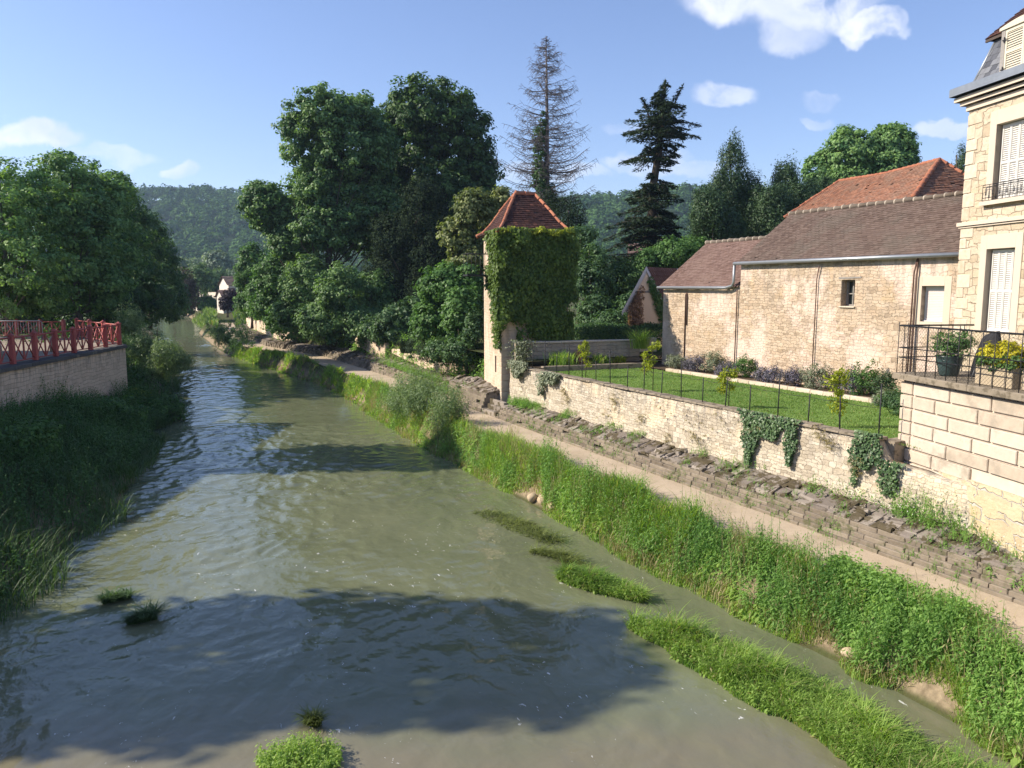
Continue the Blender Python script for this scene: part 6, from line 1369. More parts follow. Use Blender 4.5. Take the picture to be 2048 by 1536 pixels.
# wooded hills
def hill_h(u, dist):
    top = np.interp(u, [-1.4, -.52, -.44, -.34, -.1, .07, .14, .25, .45, 1.2], [90, 92, 86, 82, 82, 68, 64, 70, 74, 80]); d1 = np.interp(u, [-.2, .1], [760, 620]); d0 = np.interp(u, [-.2, .1], [330, 260])
    f = np.clip((dist - d0) / (d1 - d0), 0, 1.0); return 1.5 + top * (f * f * (3 - 2 * f)) * (1 + .05 * np.sin(u * 23 + dist * .006)) + np.where(dist > d1, (dist - d1) * .01, 0)
U_ = np.linspace(-1.4, 1.2, 80); Dd = np.concatenate([np.arange(250, 900, 25), [1000, 1400]]); UU, DD = np.meshgrid(U_, Dd, indexing='ij'); V = np.stack([UU * DD, DD, hill_h(UU, DD)], -1).reshape(-1, 3); k = len(Dd)
i_ = (np.arange(len(U_) - 1)[:, None] * k + np.arange(k - 1)[None]).reshape(-1); F = np.stack([i_, i_ + k, i_ + k + 1, i_ + 1], 1); o = raw_mesh('hills', V, F, M['hill'], smooth=True); o['kind'] = 'structure'
rng = rn(840); n0 = 6800; u = rng.uniform(-.72, .62, n0); dist = rng.uniform(255, 840, n0) ** 1.0
keep = (rng.random(n0) < np.where((u > -.24) & (u < .02), .35, 1.0)); u = u[keep]; dist = dist[keep]; K = len(u); per = 62
z = hill_h(u, dist); rr = rng.uniform(3.0, 6.2, K) * np.where(dist < 450, .8, 1.0); tall = rng.uniform(.9, 1.5, K); tall[rng.random(K) < .12] *= 1.35
idx = np.repeat(np.arange(K), per); d = unit(rng.normal(size=(K * per, 3))); d[:, 2] = np.abs(d[:, 2]) * 1.0 - .15
P = np.stack([u * dist, dist, z + rr * 1.0 + 2.0], 1)[idx] + d * (rng.uniform(.7, 1.05, K * per) * rr[idx])[:, None] * np.stack([np.ones(K * per), np.ones(K * per), tall[idx]], 1)
Nm = unit(d + rng.normal(size=d.shape) * .35 + [0, 0, .25]); V, F = leaf_quads(P, Nm, 2.1 * rng.uniform(.7, 1.3, len(P)) * (rr[idx] / 5), 1.5 * (rr[idx] / 5), None, .1, rng)
o = raw_mesh('hill_wood', V, F, M['l_wood'], attrs={'rnd': .3 + .4 * rng.random(len(P)), 'clump': np.clip(vnoise(u * 60, dist * .05, 1.0, 3) * .7 + rng.random(K) * .5 - .1, 0, 1)[idx]}); tag(o, 'dense wood covering the distant valley slopes', 'wood', kind='stuff')

# ------------------------------------------------------------------ bank vegetation (uncountable: stuff)
def stuff(name, parts, mat, label, cat):
    V, F, r, cl = merge(parts); o = raw_mesh(name, V, F, mat, attrs={'rnd': r, 'clump': cl}); return tag(o, label, cat, kind='stuff')
def on_ground(x, y): t, p = tobk(x, y); return gz(t, p)
def sample_right(rng, n, t0, t1, f0=0.0, f1=1.0, per=16):
    """tufts on the strip between water and path; f 0 at the water, 1 at the path. Returns also each tuft's vigour"""
    K = max(8, n // per); tc = rng.uniform(t0, t1, K); fc = rng.uniform(f0, f1, K); vg = rng.uniform(.55, 1.25, K) * (1 + .35 * (rng.random(K) < .12)); i = rng.integers(0, K, n)
    t = tc[i] + rng.normal(size=n) * .15; f = np.clip(fc[i] + rng.normal(size=n) * .09, f0 - .08, f1 + .04); lo = rw(t) - .12 - .45 * np.clip(vnoise(t, t * 0, 1.1, 14) - .45, 0, 1) + .34 * np.exp(-((t + 7.5) / .7) ** 2) + .26 * np.exp(-((t + 5.7) / .45) ** 2) + .2 * np.exp(-((t + 10.) / .5) ** 2) + .35 * np.exp(-((t - 4.6) / .9) ** 2); hi = pe(t) - 1.76 + (vnoise(t, t * 0, .8, 4) - .5) * .35
    p = lo + (hi - lo) * f; x = O0[0] + D0[0] * t + N0[0] * p; y = O0[1] + D0[1] * t + N0[1] * p; return t, p, f, np.column_stack([x, y, np.maximum(gz(t, p) - .03, -.05)]), vg[i], vg[i] * 0 + rng.random(K)[i]
def hgt_mod(P, s=.9, seed=3): return .40 + .75 * vnoise(P[:, 0], P[:, 1], s, seed) + .45 * vnoise(P[:, 0], P[:, 1], s * 3.1, seed + 1)
rng = rn(899)
# old stone walls and ground cover behind the bank beyond the tower
for (t0, t1, off, zt, lab) in ((19.2, 33, .75, 2.35, 'low crumbling stone wall behind the bushes left of the tower'), (33.2, 51.5, .55, 2.75, 'tan stone wall under the overhanging trees, partly sunlit'), (52, 88, .9, 2.6, 'distant low stone wall following the path around the bend')):
    wv_ = empty('old_stone_wall', bk((t0 + t1) / 2, pe((t0 + t1) / 2) + 1.2, 1.2), lab, 'wall', None); mb = MB(int(t0)); tt_ = np.arange(t0, t1, 1.1)
    for a, b in zip(tt_[:-1], tt_[1:]):
        base = lambda t: (pe(t) + 1.15 if t > 52 else .12 + off)
        A = bk(a, base(a), 1.1); B = bk(b + .02, base(b), 1.1); h = zt - 1.1 + (vnoise(np.array([a]), np.array([0.]), .4, 3)[0] - .5) * .5; mb.box(A, B - A, bk(0, .4, 0) - bk(0, 0, 0), [0, 0, h], uvo=(a, 1.1))
    mb.build('wall_body', M['tower_stone'], wv_)
n = 16000; t = rng.uniform(14, 90, n); p = np.where(t < 52, .3, pe(t) + .8) + rng.random(n) ** 1.4 * 6; k = (vnoise(t, p, .5, 7) + rng.random(n) * .5) > .5; t, p = t[k], p[k]
P = np.column_stack([O0[0] + D0[0]*t + N0[0]*p, O0[1] + D0[1]*t + N0[1]*p, gz(t, p) - .02]); V1, F1, r1 = stems(rng, P, rng.uniform(.2, .7, len(P)), 6, .22, .6, .4)
o = raw_mesh('undergrowth', V1, F1, M['weeds'], attrs={'rnd': r1, 'clump': np.full(len(r1), .45)}); tag(o, 'low green undergrowth beneath the trees behind the far bank', 'undergrowth', kind='stuff')
rng = rn(900)
parts = []
for (n, t0, t1, wd_, hs) in ((30000, -11.5, -2, .013, .50), (26000, -2, 9, .016, .52), (15000, 9, 24, .024, .46), (9000, 24, 60, .05, .42)):
    t, p, f, P, vg, tc_ = sample_right(rng, n, t0, t1, 0, 1.03, 26); patch = vnoise(P[:, 0], P[:, 1], .55, 6); k = (patch > .36) | (f < .25); P = P[k]; f = f[k]; vg = vg[k]; tc_ = tc_[k]; H = hs * vg * hgt_mod(P) * (.26 + .80 * np.sin(np.clip(f, 0, 1) * 2.3 + .1)) * rng.uniform(.6, 1.15, len(P))
    v, F_, r = blades(rng, P, H, np.full(len(P), wd_) * rng.uniform(.6, 1.4, len(P)), .55, curl=.55); parts.append((v, F_, r, np.repeat(np.clip(.9 * vnoise(P[:, 0], P[:, 1], .55, 9) - .15 + .5 * tc_, 0, 1), 3)))
stuff('riverside_grass', parts, M['grass2'], 'lush green grass covering the bank between river and path', 'grass')
parts = []
for (n, t0, t1, nl, lf, hs) in ((2300, -11.5, -2, 18, .085, .52), (2000, -2, 9, 14, .10, .56), (1000, 9, 24, 12, .12, .46), (500, 24, 60, 9, .14, .42)):
    t, p, f, P, vg, tc_ = sample_right(rng, n, t0, t1, .12, 1.0, 7); patch = vnoise(P[:, 0], P[:, 1], .55, 6); k = patch < .62; P = P[k]; f = f[k]; vg = vg[k]; tc_ = tc_[k]; H = (hs * vg * hgt_mod(P, .8, 5) * rng.uniform(.5, 1.3, len(P)) + .08) * (1.12 - .45 * np.clip(f, 0, 1) ** 2); tall_ = rng.random(len(P)) < np.where(f > .75, .14, .05); H[tall_] *= 1.7
    v, F_, r = stems(rng, P, H, nl, lf * 1.2, .29, .25, .8); parts.append((v, F_, r, np.concatenate([np.repeat(np.clip(.9 * vnoise(P[:, 0], P[:, 1], .7, 11) - .15 + .5 * tc_, 0, 1), nl), np.full(len(P), .2)])))
# broad-leaved patch low on the bank
n = 900; t = rng.uniform(-7.6, -5.0, n); p = -2.55 + rng.normal(size=n) * .17; P = np.column_stack([O0[0] + D0[0]*t + N0[0]*p, O0[1] + D0[1]*t + N0[1]*p, gz(t, p)]); v, F_, r = stems(rng, P, rng.uniform(.2, .42, n), 9, .10, .8, .3); parts.append((v, F_, r, np.full(len(r), .75)))
stuff('riverside_weeds', parts, M['weeds'], 'leafy nettles and tall weeds on the right river bank', 'weeds')
parts = []
for (n, t0, t1, wd_) in ((7000, -11.5, 0, .010), (4500, 0, 16, .014), (2000, 16, 50, .03)):
    t, p, f, P, vg, tc_ = sample_right(rng, n, t0, t1, 0, 1.0, 14); k = (f < .16) | ((vnoise(P[:, 0], P[:, 1], .8, 15) > .62) & (rng.random(len(f)) < .9)); P = P[k]; H = rng.uniform(.25, .62, len(P))
    v, F_, r = blades(rng, P, H, np.full(len(P), wd_), .5, curl=.7); parts.append((v, F_, r))
stuff('dry_grass', parts, M['grass_dry'], 'straw-coloured dry grass along the water edge and in patches', 'grass')
# a few dock-like broad leaves and pale seed heads break up the bank
t, p, f, P, vg, tc_ = sample_right(rng, 900, -11.5, 20, .1, .8, 30); V, F_, r = stems(rng, P, rng.uniform(.15, .38, len(P)), 6, .17, .42, .3); o = raw_mesh('dock_leaves', V, F_, M['grass2'], attrs={'rnd': r, 'clump': np.full(len(r), .75)}); tag(o, 'broad pale green dock leaves scattered through the bank weeds', 'weeds', kind='stuff')
t, p, f, P, vg, tc_ = sample_right(rng, 2600, -11.5, 24, .1, 1.0, 22); V1, F1, r1 = blades(rng, P, rng.uniform(.5, .95, len(P)) * vg, np.full(len(P), .007), .3, curl=.25); tips = V1.reshape(-1, 8, 3)[:, 6]; V2, F2 = leaf_quads(tips, unit(rng.normal(size=tips.shape)), .09, .014, np.tile([0, 0, 1.], (len(tips), 1)) + rng.normal(size=tips.shape) * .3, .1, rng)
V, F_, r, cl = merge([(V1, F1, r1), (V2, F2, rng.random(len(F2)))]); o = raw_mesh('seed_heads', V, F_, M['grass_dry'], attrs={'rnd': r, 'clump': cl}); tag(o, 'thin tall grass stalks with pale seed heads above the bank', 'grass', kind='stuff')
# grass banks standing in the river
def isle(name, pts, widths, z0, label, seed, n, mat, hs=.34, wd_=.012, lean=.9, extra=0):
    rng = rn(seed); pts = np.array([np.asarray(p)[:2] for p in pts]); seg = np.concatenate([[0], np.cumsum(np.linalg.norm(np.diff(pts, axis=0), axis=1))])
    wts = None; s_ = rng.random(n * 2) * seg[-1]; cx = np.interp(s_, seg, pts[:, 0]); cy = np.interp(s_, seg, pts[:, 1]); w_ = np.interp(s_, seg, widths); k = rng.random(n * 2) * max(widths) < w_; s_, cx, cy, w_ = s_[k][:n], cx[k][:n], cy[k][:n], w_[k][:n]
    ix = np.gradient(pts[:, 0], seg); iy = np.gradient(pts[:, 1], seg); tx = np.interp(s_, seg, ix); ty = np.interp(s_, seg, iy); L = np.hypot(tx, ty); o_ = rng.uniform(-1, 1, len(s_)) * .5 * w_ * (.8 + .4 * vnoise(s_, s_ * 0, 2.2, seed)); P = np.column_stack([cx - ty / L * o_, cy + tx / L * o_, np.full(len(s_), z0)])
    e = 1 - np.abs(o_ / (w_ * .5 + 1e-6)); H = hs * (.35 + .85 * np.clip(e, 0, 1) ** .7) * hgt_mod(P, 2.2, 2) * (.6 + .8 * vnoise(P[:, 0], P[:, 1], 5.5, 6)) * rng.uniform(.6, 1.2, len(P)); fd = np.array([.437 * .6, -.9 * .6, 0])
    v, F_, r = blades(rng, P, H, np.full(len(P), wd_) * rng.uniform(.6, 1.4, len(P)), lean, fd * .8, curl=.75); parts = [(v, F_, r, np.repeat(vnoise(P[:, 0], P[:, 1], 1.8, 9), 3))]
    if extra:
        P2 = P[rng.choice(len(P), extra)]; v, F_, r = stems(rng, P2, rng.uniform(.12, .34, extra) * hs / .34, 9, .075, .38, .5); parts.append((v, F_, r, np.full(len(r), .6)))
    return stuff(name, parts, M[mat], label, 'grass')
E = lambda px, py: atz(px, py, 0.0)
isle('river_grass', [E(1262, 1248), E(1330, 1272), E(1450, 1325), E(1640, 1420), E(1840, 1555), bk(-14, -4.35)], [.35, .75, 1.05, 1.3, 1.45, 1.5], -.03, 'long green grass bank standing in the water near the right bank', 910, 46000, 'grass2', .38, .0125, .6, 2600)
isle('river_grass', [E(1125, 1150), E(1190, 1168), E(1290, 1200)], [.45, .85, .3], -.03, 'small oval clump of river grass upstream of the long grass bank', 911, 7000, 'grass2', .27, .013, .8, 500)
isle('river_grass', [E(1060, 1100), E(1120, 1110), E(1170, 1140)], [.12, .35, .4], -.04, 'thin trailing grass linking to the oval clump', 912, 1500, 'waterweed', .2, .014, 1.6)
isle('water_weed', [E(960, 1020), E(1030, 1045), E(1110, 1085)], [.5, .9, .5], -.05, 'half-submerged yellowish weed trailing in the current', 913, 1500, 'waterweed', .16, .014, 1.8)
isle('water_weed', [E(205, 1203), E(262, 1192)], [.2, .12], -.03, 'small dark tuft of grass breaking the current on the left', 914, 1100, 'grass_dark', .22, .016, 1.0)
isle('water_weed', [E(255, 1245), E(312, 1232)], [.15, .22], -.03, 'second grass tuft with foam beside it on the left', 915, 1100, 'grass_dark', .24, .016, 1.0)
isle('water_weed', [E(612, 1440), E(640, 1448)], [.12, .12], -.03, 'small weed sprig beside the leafy clump at the bottom edge', 916, 500, 'waterweed', .22, .012, .8)
# leafy clump at the bottom edge
n = 330; c = E(600, 1520); ang = rng.uniform(0, 6.28, n); rad = np.sqrt(rng.random(n)); P = np.column_stack([c[0] + np.cos(ang) * rad * .55, c[1] + np.sin(ang) * rad * .38, np.full(n, -.05)]); v, F_, r = stems(rng, P, rng.uniform(.14, .34, n) * (1.2 - .5 * rad), 10, .065, .5, .35)
o = raw_mesh('cress_clump', v, F_, M['grass2'], attrs={'rnd': r, 'clump': np.full(len(r), .7)}); tag(o, 'bright leafy water plant clump at the bottom edge of the photo', 'water plant')

# left bank jungle
def sample_left(rng, n, t0, t1, edge0=0.0, edge1=1.0):
    t = rng.uniform(t0, t1, n); sh = lw(t) + (vnoise(t, t * 0, .45, 12) - .4) * 1.6; wp = np.zeros(n)
    for k in range(n):
        pass
    # wall position in p for each t
    y = O0[1] + D0[1] * t; 
    wp = np.where(t < 27, (lwall_x(np.clip(y - 7.0, 0, 37)) - O0[0] - D0[0] * t) / N0[0], sh - 7.5); f = rng.uniform(edge0, edge1, n); p = sh + (wp - sh) * f + .15
    x = O0[0] + D0[0] * t + N0[0] * p; y = O0[1] + D0[1] * t + N0[1] * p; ok = (y > 38) | (x > lwall_x(y) + .12); return t[ok], p[ok], f[ok], np.column_stack([x, y, np.maximum(gz(t, p) - .04, -.06)])[ok]
parts = []
for (n, t0, t1, wd_, hs) in ((22000, -6, 12, .016, .6), (20000, 12, 30, .02, .62), (6000, 30, 75, .05, .8)):
    t, p, f, P = sample_left(rng, n, t0, t1); H = hs * hgt_mod(P, .7, 8) * rng.uniform(.6, 1.2, len(P)); v, F_, r = blades(rng, P, H, np.full(len(P), wd_), .6, curl=.6); parts.append((v, F_, r, np.repeat(vnoise(P[:, 0], P[:, 1], .9, 9), 3)))
stuff('left_bank_grass', parts, M['grass_dark'], 'shaded long grass on the left bank below the quay wall', 'grass')
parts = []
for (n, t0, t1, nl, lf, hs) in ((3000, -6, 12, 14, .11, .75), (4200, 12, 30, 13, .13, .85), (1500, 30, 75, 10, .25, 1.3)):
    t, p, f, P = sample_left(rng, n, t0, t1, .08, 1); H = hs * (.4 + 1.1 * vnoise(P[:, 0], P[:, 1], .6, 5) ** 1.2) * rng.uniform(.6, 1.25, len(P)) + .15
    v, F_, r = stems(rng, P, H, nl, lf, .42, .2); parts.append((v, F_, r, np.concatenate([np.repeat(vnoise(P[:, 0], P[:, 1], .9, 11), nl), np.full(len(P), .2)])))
stuff('left_bank_weeds', parts, M['l_bush'], 'shaded nettles and tall weeds crowding the left bank', 'weeds')  # darker leaf colour than the right-bank weeds: the bank's shade is put into it
for i, (px, py, Y, r_, lab, mt) in enumerate([(270, 752, 37.0, .55, 'small sunlit lime green bush at the quay wall corner', 'l_yellow'), (240, 870, 30, 1.0, 'rounded dark shrub in the middle of the left bank', 'l_bush'), (60, 960, 22, .8, 'dark shrub at the left edge of the left bank', 'l_bush'), (330, 800, 35, .9, 'dark shrub beside the water below the willow', 'l_bush')]):
    c = aty(px, py, Y); z = on_ground(c[0], c[1]); plant('bank_shrub', [(c[0], c[1], float(z) + r_ * .6, r_, r_ * .8)], lab, 'shrub', None, M[mt], 930 + i, 70, 34, .3, .12)
# weeds growing out of the stone banks and wall foot
parts = []; n = 1500; t = rng.uniform(-12.5, 12.5, n); p = -1 + rng.random(n) * 1.02; k = vnoise(t, p, 1.4, 3) > .42; t, p = t[k], p[k]; z = np.where(p < -.5, 1.0 + (p + 1) * 1.02, 1.53 + (p + .5) * .4); P = np.column_stack([O0[0] + D0[0]*t + N0[0]*p, O0[1] + D0[1]*t + N0[1]*p, z])
v, F_, r = stems(rng, P, rng.uniform(.07, .26, len(P)), 7, .055, .4, .5); parts.append((v, F_, r)); P2 = np.repeat(P[::2], 10, 0) + rng.normal(size=(len(P[::2]) * 10, 3)) * [.05, .05, .005]; v, F_, r = blades(rng, P2, rng.uniform(.06, .2, len(P2)), np.full(len(P2), .009), .7); parts.append((v, F_, r))
stuff('wall_weeds', parts, M['weeds'], 'small weeds sprouting from the stepped stone bank', 'weeds')
parts = []; n = 260; t = rng.uniform(-11, 12.5, n); z = rng.uniform(1.62, 2.85, n) ; k = vnoise(t, z, 1.1, 21) > .66; t, z = t[k], z[k]; cen = [(-2.3, 2.85), (-2.6, 2.7), (5.8, 2.5), (4.4, 2.2), (-3.3, 2.3), (9, 2.4), (8.8, 2.2), (1.9, 2.0), (3.0, 1.75)]
t = np.concatenate([t] + [c_[0] + rng.normal(size=14) * .10 for c_ in cen]); z = np.concatenate([z] + [c_[1] + rng.normal(size=14) * .10 for c_ in cen]); P = np.array([bk(a, -.03, b) for a, b in zip(t, z)]); P = np.repeat(P, 9, 0); P[:, :2] -= np.abs(rng.normal(size=(len(P), 1))) * .03 * N0[None]; v, F_, r = blades(rng, P, rng.uniform(.06, .17, len(P)), np.full(len(P), .009), 1.2, Wn, curl=1.9); parts.append((v, F_, r))
stuff('wall_tufts', parts, M['grass_dry'], 'dry brown tufts rooted in the joints of the garden wall', 'weeds')
parts = []
for (tc, pc, n, h, s_) in ((-5.3, -.15, 60, .75, .35), (-4.6, -.1, 40, .8, .2), (-3.2, -.12, 24, .5, .3), (-2.4, -.15, 16, .45, .15), (12.0, -.25, 260, .35, .55), (10.9, -.1, 60, .35, .3), (8.6, -.1, 40, .35, .2), (17.0, -.5, 260, .4, .9), (20, -.6, 300, .45, 1.6), (24, -.3, 300, .5, 2.0), (28, -.2, 200, .5, 2.2), (-6.2, -.5, 16, .35, .4), (-7.5, -.75, 40, .35, .8), (-9.5, -.8, 50, .35, .9)):
    t = tc + rng.normal(size=n) * s_; p = pc + rng.normal(size=n) * .12; z = np.where(p < -.45, 1.3, 1.62); P = np.column_stack([O0[0] + D0[0]*t + N0[0]*p, O0[1] + D0[1]*t + N0[1]*p, z - .1]); v, F_, r = stems(rng, P, h * rng.uniform(.4, 1.1, n), 11, .075, .45, .35); parts.append((v, F_, r))
stuff('foot_weeds', parts, M['weeds'], 'taller weeds at the foot of the garden wall and beside the tower', 'weeds')
# daisies and pale flowers near the right edge
n = 260; t = rng.choice([-7.6, -8.6, -9.6, -6.9, -4.6], n) + rng.normal(size=n) * .35; p = -.62 + rng.normal(size=n) * .22; z = 1.75 + rng.uniform(-.05, .22, n); P = np.column_stack([O0[0] + D0[0]*t + N0[0]*p, O0[1] + D0[1]*t + N0[1]*p, z]); V, F = leaf_quads(P, unit(rng.normal(size=(n, 3)) * .5 + [0, -.3, 1]), .024, .024, None, .0, rng)
o = raw_mesh('wild_flowers', V, F, M['l_white'], attrs={'rnd': rng.random(n), 'clump': rng.random(n)}); tag(o, 'small white wild flowers on the stone bank at right', 'flowers', kind='stuff')
# lawn blades
n = 34000; t = rng.uniform(-5, 11.4, n); p = rng.uniform(.4, 4.85, n); P = np.column_stack([O0[0] + D0[0]*t + N0[0]*p, O0[1] + D0[1]*t + N0[1]*p, np.full(n, 2.85)]); keep = (vnoise(P[:, 0], P[:, 1], 1.5, 2) + rng.random(n) * .6) > .35; P = P[keep]; v, F_, r = blades(rng, P, rng.uniform(.03, .075, len(P)), np.full(len(P), .014), .5)
o = raw_mesh('lawn_grass', v, F_, M['grass'], attrs={'rnd': r, 'clump': np.repeat(vnoise(P[:, 0], P[:, 1], .9, 4), 3)}); tag(o, 'short mown lawn grass behind the garden wall', 'grass', kind='stuff')
# far meadow by the distant house
n = 7000; t = rng.uniform(86, 150, n); p = rng.uniform(-4, 14, n); k = np.abs(p - pe(t) + .8) > 1.3; t, p = t[k], p[k]; P = np.column_stack([O0[0] + D0[0]*t + N0[0]*p, O0[1] + D0[1]*t + N0[1]*p, gz(t, p)]); v, F_, r = blades(rng, P, rng.uniform(.4, 1.2, len(P)), np.full(len(P), .16), .5); o = raw_mesh('meadow_grass', v, F_, M['grass'], attrs={'rnd': r, 'clump': np.repeat(vnoise(P[:, 0], P[:, 1], .2, 4), 3)}); tag(o, 'sunlit meadow grass beside the far end of the path', 'grass', kind='stuff')

# saplings on the lawn
def sapling(t, p, h, label, seed, lean=.0, clumps=None):
    b = bk(t, p, 2.85); root = empty('sapling', b, label, 'sapling', 'yellow-green saplings inside the fence'); rng = rn(seed); mb = MB(seed); tp_ = b + [lean, 0, h]
    mb.tube([b, lerp(b, tp_, .5) + [.03, 0, 0], tp_], [.014, .011, .005], 5)
    cl = clumps or [(rng.uniform(-.22, .22), rng.uniform(-.15, .15), rng.uniform(.35, 1.0) * h, rng.uniform(.10, .17)) for _ in range(9)]
    P = []; 
    for (dx, dy, z, r_) in cl:
        c = lerp(b, tp_, z / h) + [dx, dy, 0]; mb.tube([lerp(b, tp_, max(.1, z / h - .15)), c], [.006, .003], 4, cap=False); n = 60; P.append(c + unit(rng.normal(size=(n, 3))) * rng.random((n, 1)) ** .5 * r_)
    mb.build('trunk', M['bark'], root); P = np.concatenate(P); n = len(P); V, F = leaf_quads(P, unit(rng.normal(size=(n, 3)) + [0, 0, .6]), .10 * rng.uniform(.7, 1.2, n), .045, rng.normal(size=(n, 3)) + [0, 0, -.7], .1, rng); raw_mesh('crown', V, F, M['l_yellow'], root, {'rnd': rng.random(n), 'clump': rng.random(n)})
def tp_px(px, p): u = (px - 1024) / FPX; c = O0 + N0 * p; return (c[0] - u * c[1]) / (u * D0[1] - D0[0])
sapling(tp_px(1172, 1.0), 1.0, 1.35, 'yellow-green sapling nearest the tower', 950); sapling(tp_px(1308, .9), .9, 1.45, 'slender yellow-green sapling in the middle of the lawn edge', 951, -.05)
sapling(tp_px(1462, .7), .7, 1.15, 'yellow-green sapling above the bare middle of the garden wall', 952, -.05); sapling(tp_px(1688, .9), .9, 1.35, 'larger yellow-green sapling nearest the terrace', 953, -.08, [(-.02, 0, 1.22, .22), (.12, .1, 1.12, .2), (-.16, 0, 1.10, .2), (0, .1, .95, .2), (-.1, 0, .62, .2), (.1, .1, .55, .18), (-.02, 0, .45, .2), (.05, 0, 1.28, .18), (.0, 0, .80, .12)])
# flower-bed plants in front of the barn
bed = [(1352, 5.7, .35, .32, 'l_silver', 'grey-green shrub at the shaded left end of the bed'), (1395, 5.6, .42, .38, 'l_lav', 'lavender at the left of the bed'), (1428, 5.8, .50, .48, 'l_silver', 'pale green shrub with cream flowers in the bed'), (1462, 5.6, .36, .30, 'l_lav', 'purple lavender between two green shrubs'), (1488, 5.8, .44, .45, 'l_bush', 'dark green rounded shrub in the bed'), (1545, 5.5, .38, .32, 'l_lav', 'purple lavender left of the pair in mid-bed'), (1590, 5.5, .42, .34, 'l_lav', 'purple lavender right of the pair in mid-bed'),
       (1642, 5.7, .42, .50, 'l_silver', 'variegated pale shrub behind the largest sapling'), (1705, 5.6, .38, .46, 'l_lav', 'grey lavender shrub toward the terrace end of the bed'), (1738, 5.7, .42, .62, 'l_bush', 'tall green leafy shrub toward the terrace end of the bed'), (1775, 5.4, .36, .46, 'l_conif', 'dense rosemary bush beside the terrace'), (1788, 4.7, .26, .24, 'l_silver', 'small silver mound beside the terrace'), (1800, 3.6, .42, .36, 'l_dark', 'dark leafy shrub spreading onto the lawn at the terrace corner')]
for i, (px, p, r_, h, mt, lab) in enumerate(bed):
    t = tp_px(px, p); c = bk(t, p, 2.95 + h * .75); plant('bed_shrub', [(*c, r_, h * .95), (*(c + np.array([.2 * (-1) ** i, .15, -.08])), r_ * .8, h * .75)], lab, 'shrub', 'plants in the bed below the barn', M[mt], 960 + i, 90, 26, .13, .075, asp=.35, flat=1.4 if mt == 'l_lav' else .9, shell=(.35, 1.08))
def tuft(name, c, n, h, w_, mat, label, cat, seed, lean=.7, rad=.1):
    rng = rn(seed); P = np.asarray(c)[None] + rng.normal(size=(n, 3)) * [rad, rad, .01]; v, F_, r = blades(rng, P, h * rng.uniform(.6, 1.15, n), np.full(n, w_), lean, curl=.6); o = raw_mesh(name, v, F_, M[mat], attrs={'rnd': r, 'clump': r}); tag(o, label, cat)
tuft('ornamental_grass', bk(tp_px(1292, 5.0) + .5, 5.1, 3.6), 420, 1.0, .013, 'grass2', 'fountain-like ornamental grass at the right end of the rear wall', 'grass plant', 980, .7, .16)
tuft('ornamental_grass', bk(12.2, 2.55, 3.0), 260, .75, .014, 'l_orange', 'orange-brown ornamental grass tuft in the rear bed', 'grass plant', 981, .35)
tuft('iris_clump', bk(12.15, 1.65, 3.0), 320, .7, .025, 'grass2', 'green sword-leaved clump left of the orange grass', 'plant', 982, .5, .25); tuft('iris_clump', bk(12.1, 3.4, 3.0), 200, .5, .025, 'grass2', 'green sword-leaved clump right of the orange grass', 'plant', 983, .6, .18); tuft('iris_clump', bk(12.1, 4.4, 3.0), 120, .4, .022, 'l_yellow', 'small yellowish clump at the right of the rear bed', 'plant', 984, .6, .12)
tuft('yucca', aty(812, 706, 41), 160, 1.0, .05, 'l_cedar', 'spiky dark green yucca-like plant left of the tower bushes', 'plant', 985, .8, .12)
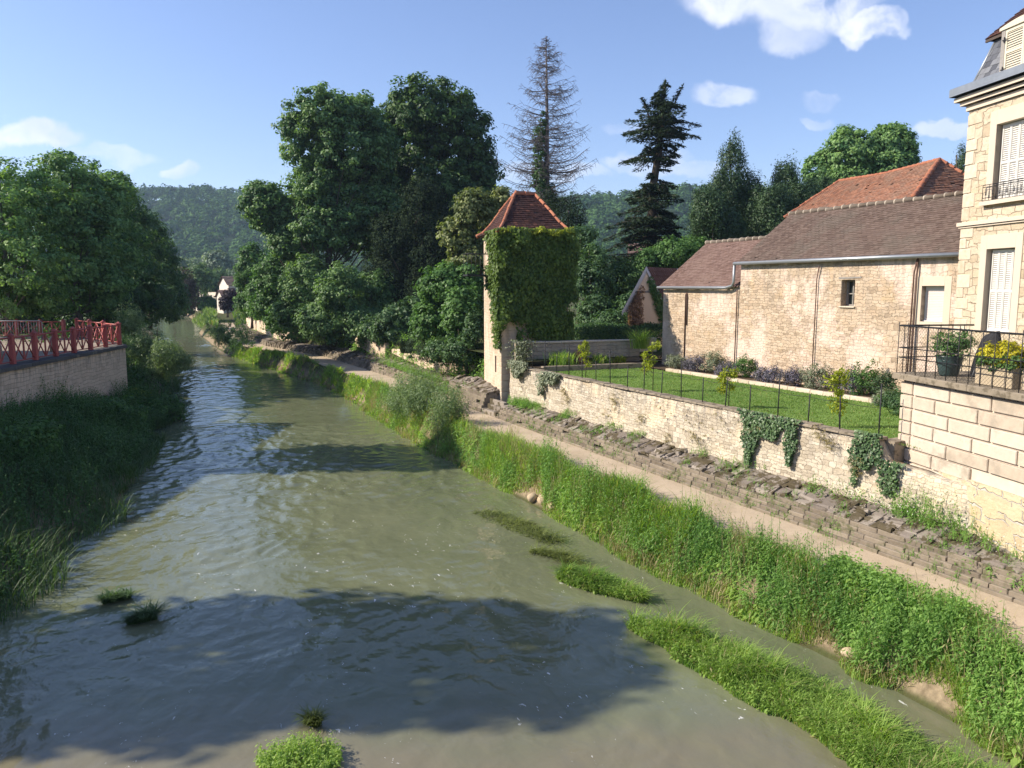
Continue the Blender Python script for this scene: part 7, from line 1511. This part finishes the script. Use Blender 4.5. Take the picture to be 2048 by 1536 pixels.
# loose rocks at the water edge
def rock(c, r_, label, seed, flat=.7):
    rng = rn(seed); V = []; F = []; nu, nv_ = 10, 7; sc = rng.uniform(.75, 1.25, 3)
    ds = unit(rng.normal(size=(7, 3))); off = rng.uniform(.62, .95, 7)
    for i in range(nu):
        for j in range(nv_):
            a = 2 * math.pi * i / nu; b = math.pi * (j + .5) / nv_; d = np.array([math.sin(b) * math.cos(a), math.sin(b) * math.sin(a), math.cos(b)]); k = 1.0
            for q_, o_ in zip(ds, off):
                dt = np.dot(d, q_)
                if dt > .01: k = min(k, o_ / dt)
            V.append(np.asarray(c) + d * r_ * k * sc * [1, 1, flat])
    for i in range(nu):
        for j in range(nv_ - 1): F.append([i*nv_+j, i*nv_+j+1, ((i+1) % nu)*nv_+j+1, ((i+1) % nu)*nv_+j])
    F.append([i*nv_ for i in range(nu)]); F.append([i*nv_+nv_-1 for i in range(nu)][::-1]); o = raw_mesh('rock', V, F, M['rock'], attrs={'rnd': np.full(len(F), rng.random())}); tag(o, label, 'rock', 'pale rocks at the foot of the bank')
for i, (px, py, r_, lab) in enumerate([(1918, 1392, .15, 'largest pale rock in the cluster at the right water edge'), (1890, 1386, .12, 'pale rock at the left of the cluster by the right water edge'), (1945, 1405, .12, 'pale rock at the right of the cluster by the right water edge'), (1900, 1368, .10, 'upper pale rock of the cluster by the right water edge'), (1700, 1308, .14, 'single pale rock below the broad-leaved weeds'), (1088, 1000, .20, 'pale rock at the upstream foot of the bank'), (1108, 1012, .16, 'smaller pale rock next to the upstream one'), (1065, 996, .13, 'dark-sided rock at the waterline upstream')]):
    rock(atz(px, py, .14), r_ * 1.25, lab, 990 + i)

# ------------------------------------------------------------------ air between here and the hills
mb = MB(1); mb.box([-1500, -60, -3], [3000, 0, 0], [0, 1560, 0], [0, 0, 133]); 
m, g = new_mat('haze_air'); pv = g.n('ShaderNodeVolumePrincipled', {'Color': (.55, .72, 1.0, 1), 'Density': .00025, 'Anisotropy': .2}); m.node_tree.links.new(pv.outputs[0], g.n('ShaderNodeOutputMaterial').inputs['Volume'])
hz = mb.build('haze', m); hz['kind'] = 'stuff'; hz['label'] = 'thin blue haze in the valley air'; hz['category'] = 'haze'

# origins at the base of each top-level mesh; drop helper props
bpy.context.view_layer.update()
for o in list(scene.objects):
    if '_loc' in o.keys(): del o['_loc']
    if o.type == 'MESH' and o.parent is None and o.get('kind') not in ('structure',) and o.name != 'haze' and o.location.length < 1e-6:
        me = o.data; n = len(me.vertices); co = np.empty(n * 3, np.float32); me.vertices.foreach_get('co', co); co = co.reshape(-1, 3)
        c = np.array([(co[:, 0].min() + co[:, 0].max()) / 2, (co[:, 1].min() + co[:, 1].max()) / 2, co[:, 2].min()], np.float32); me.vertices.foreach_set('co', (co - c).reshape(-1)); me.update(); o.location = [float(v) for v in c]
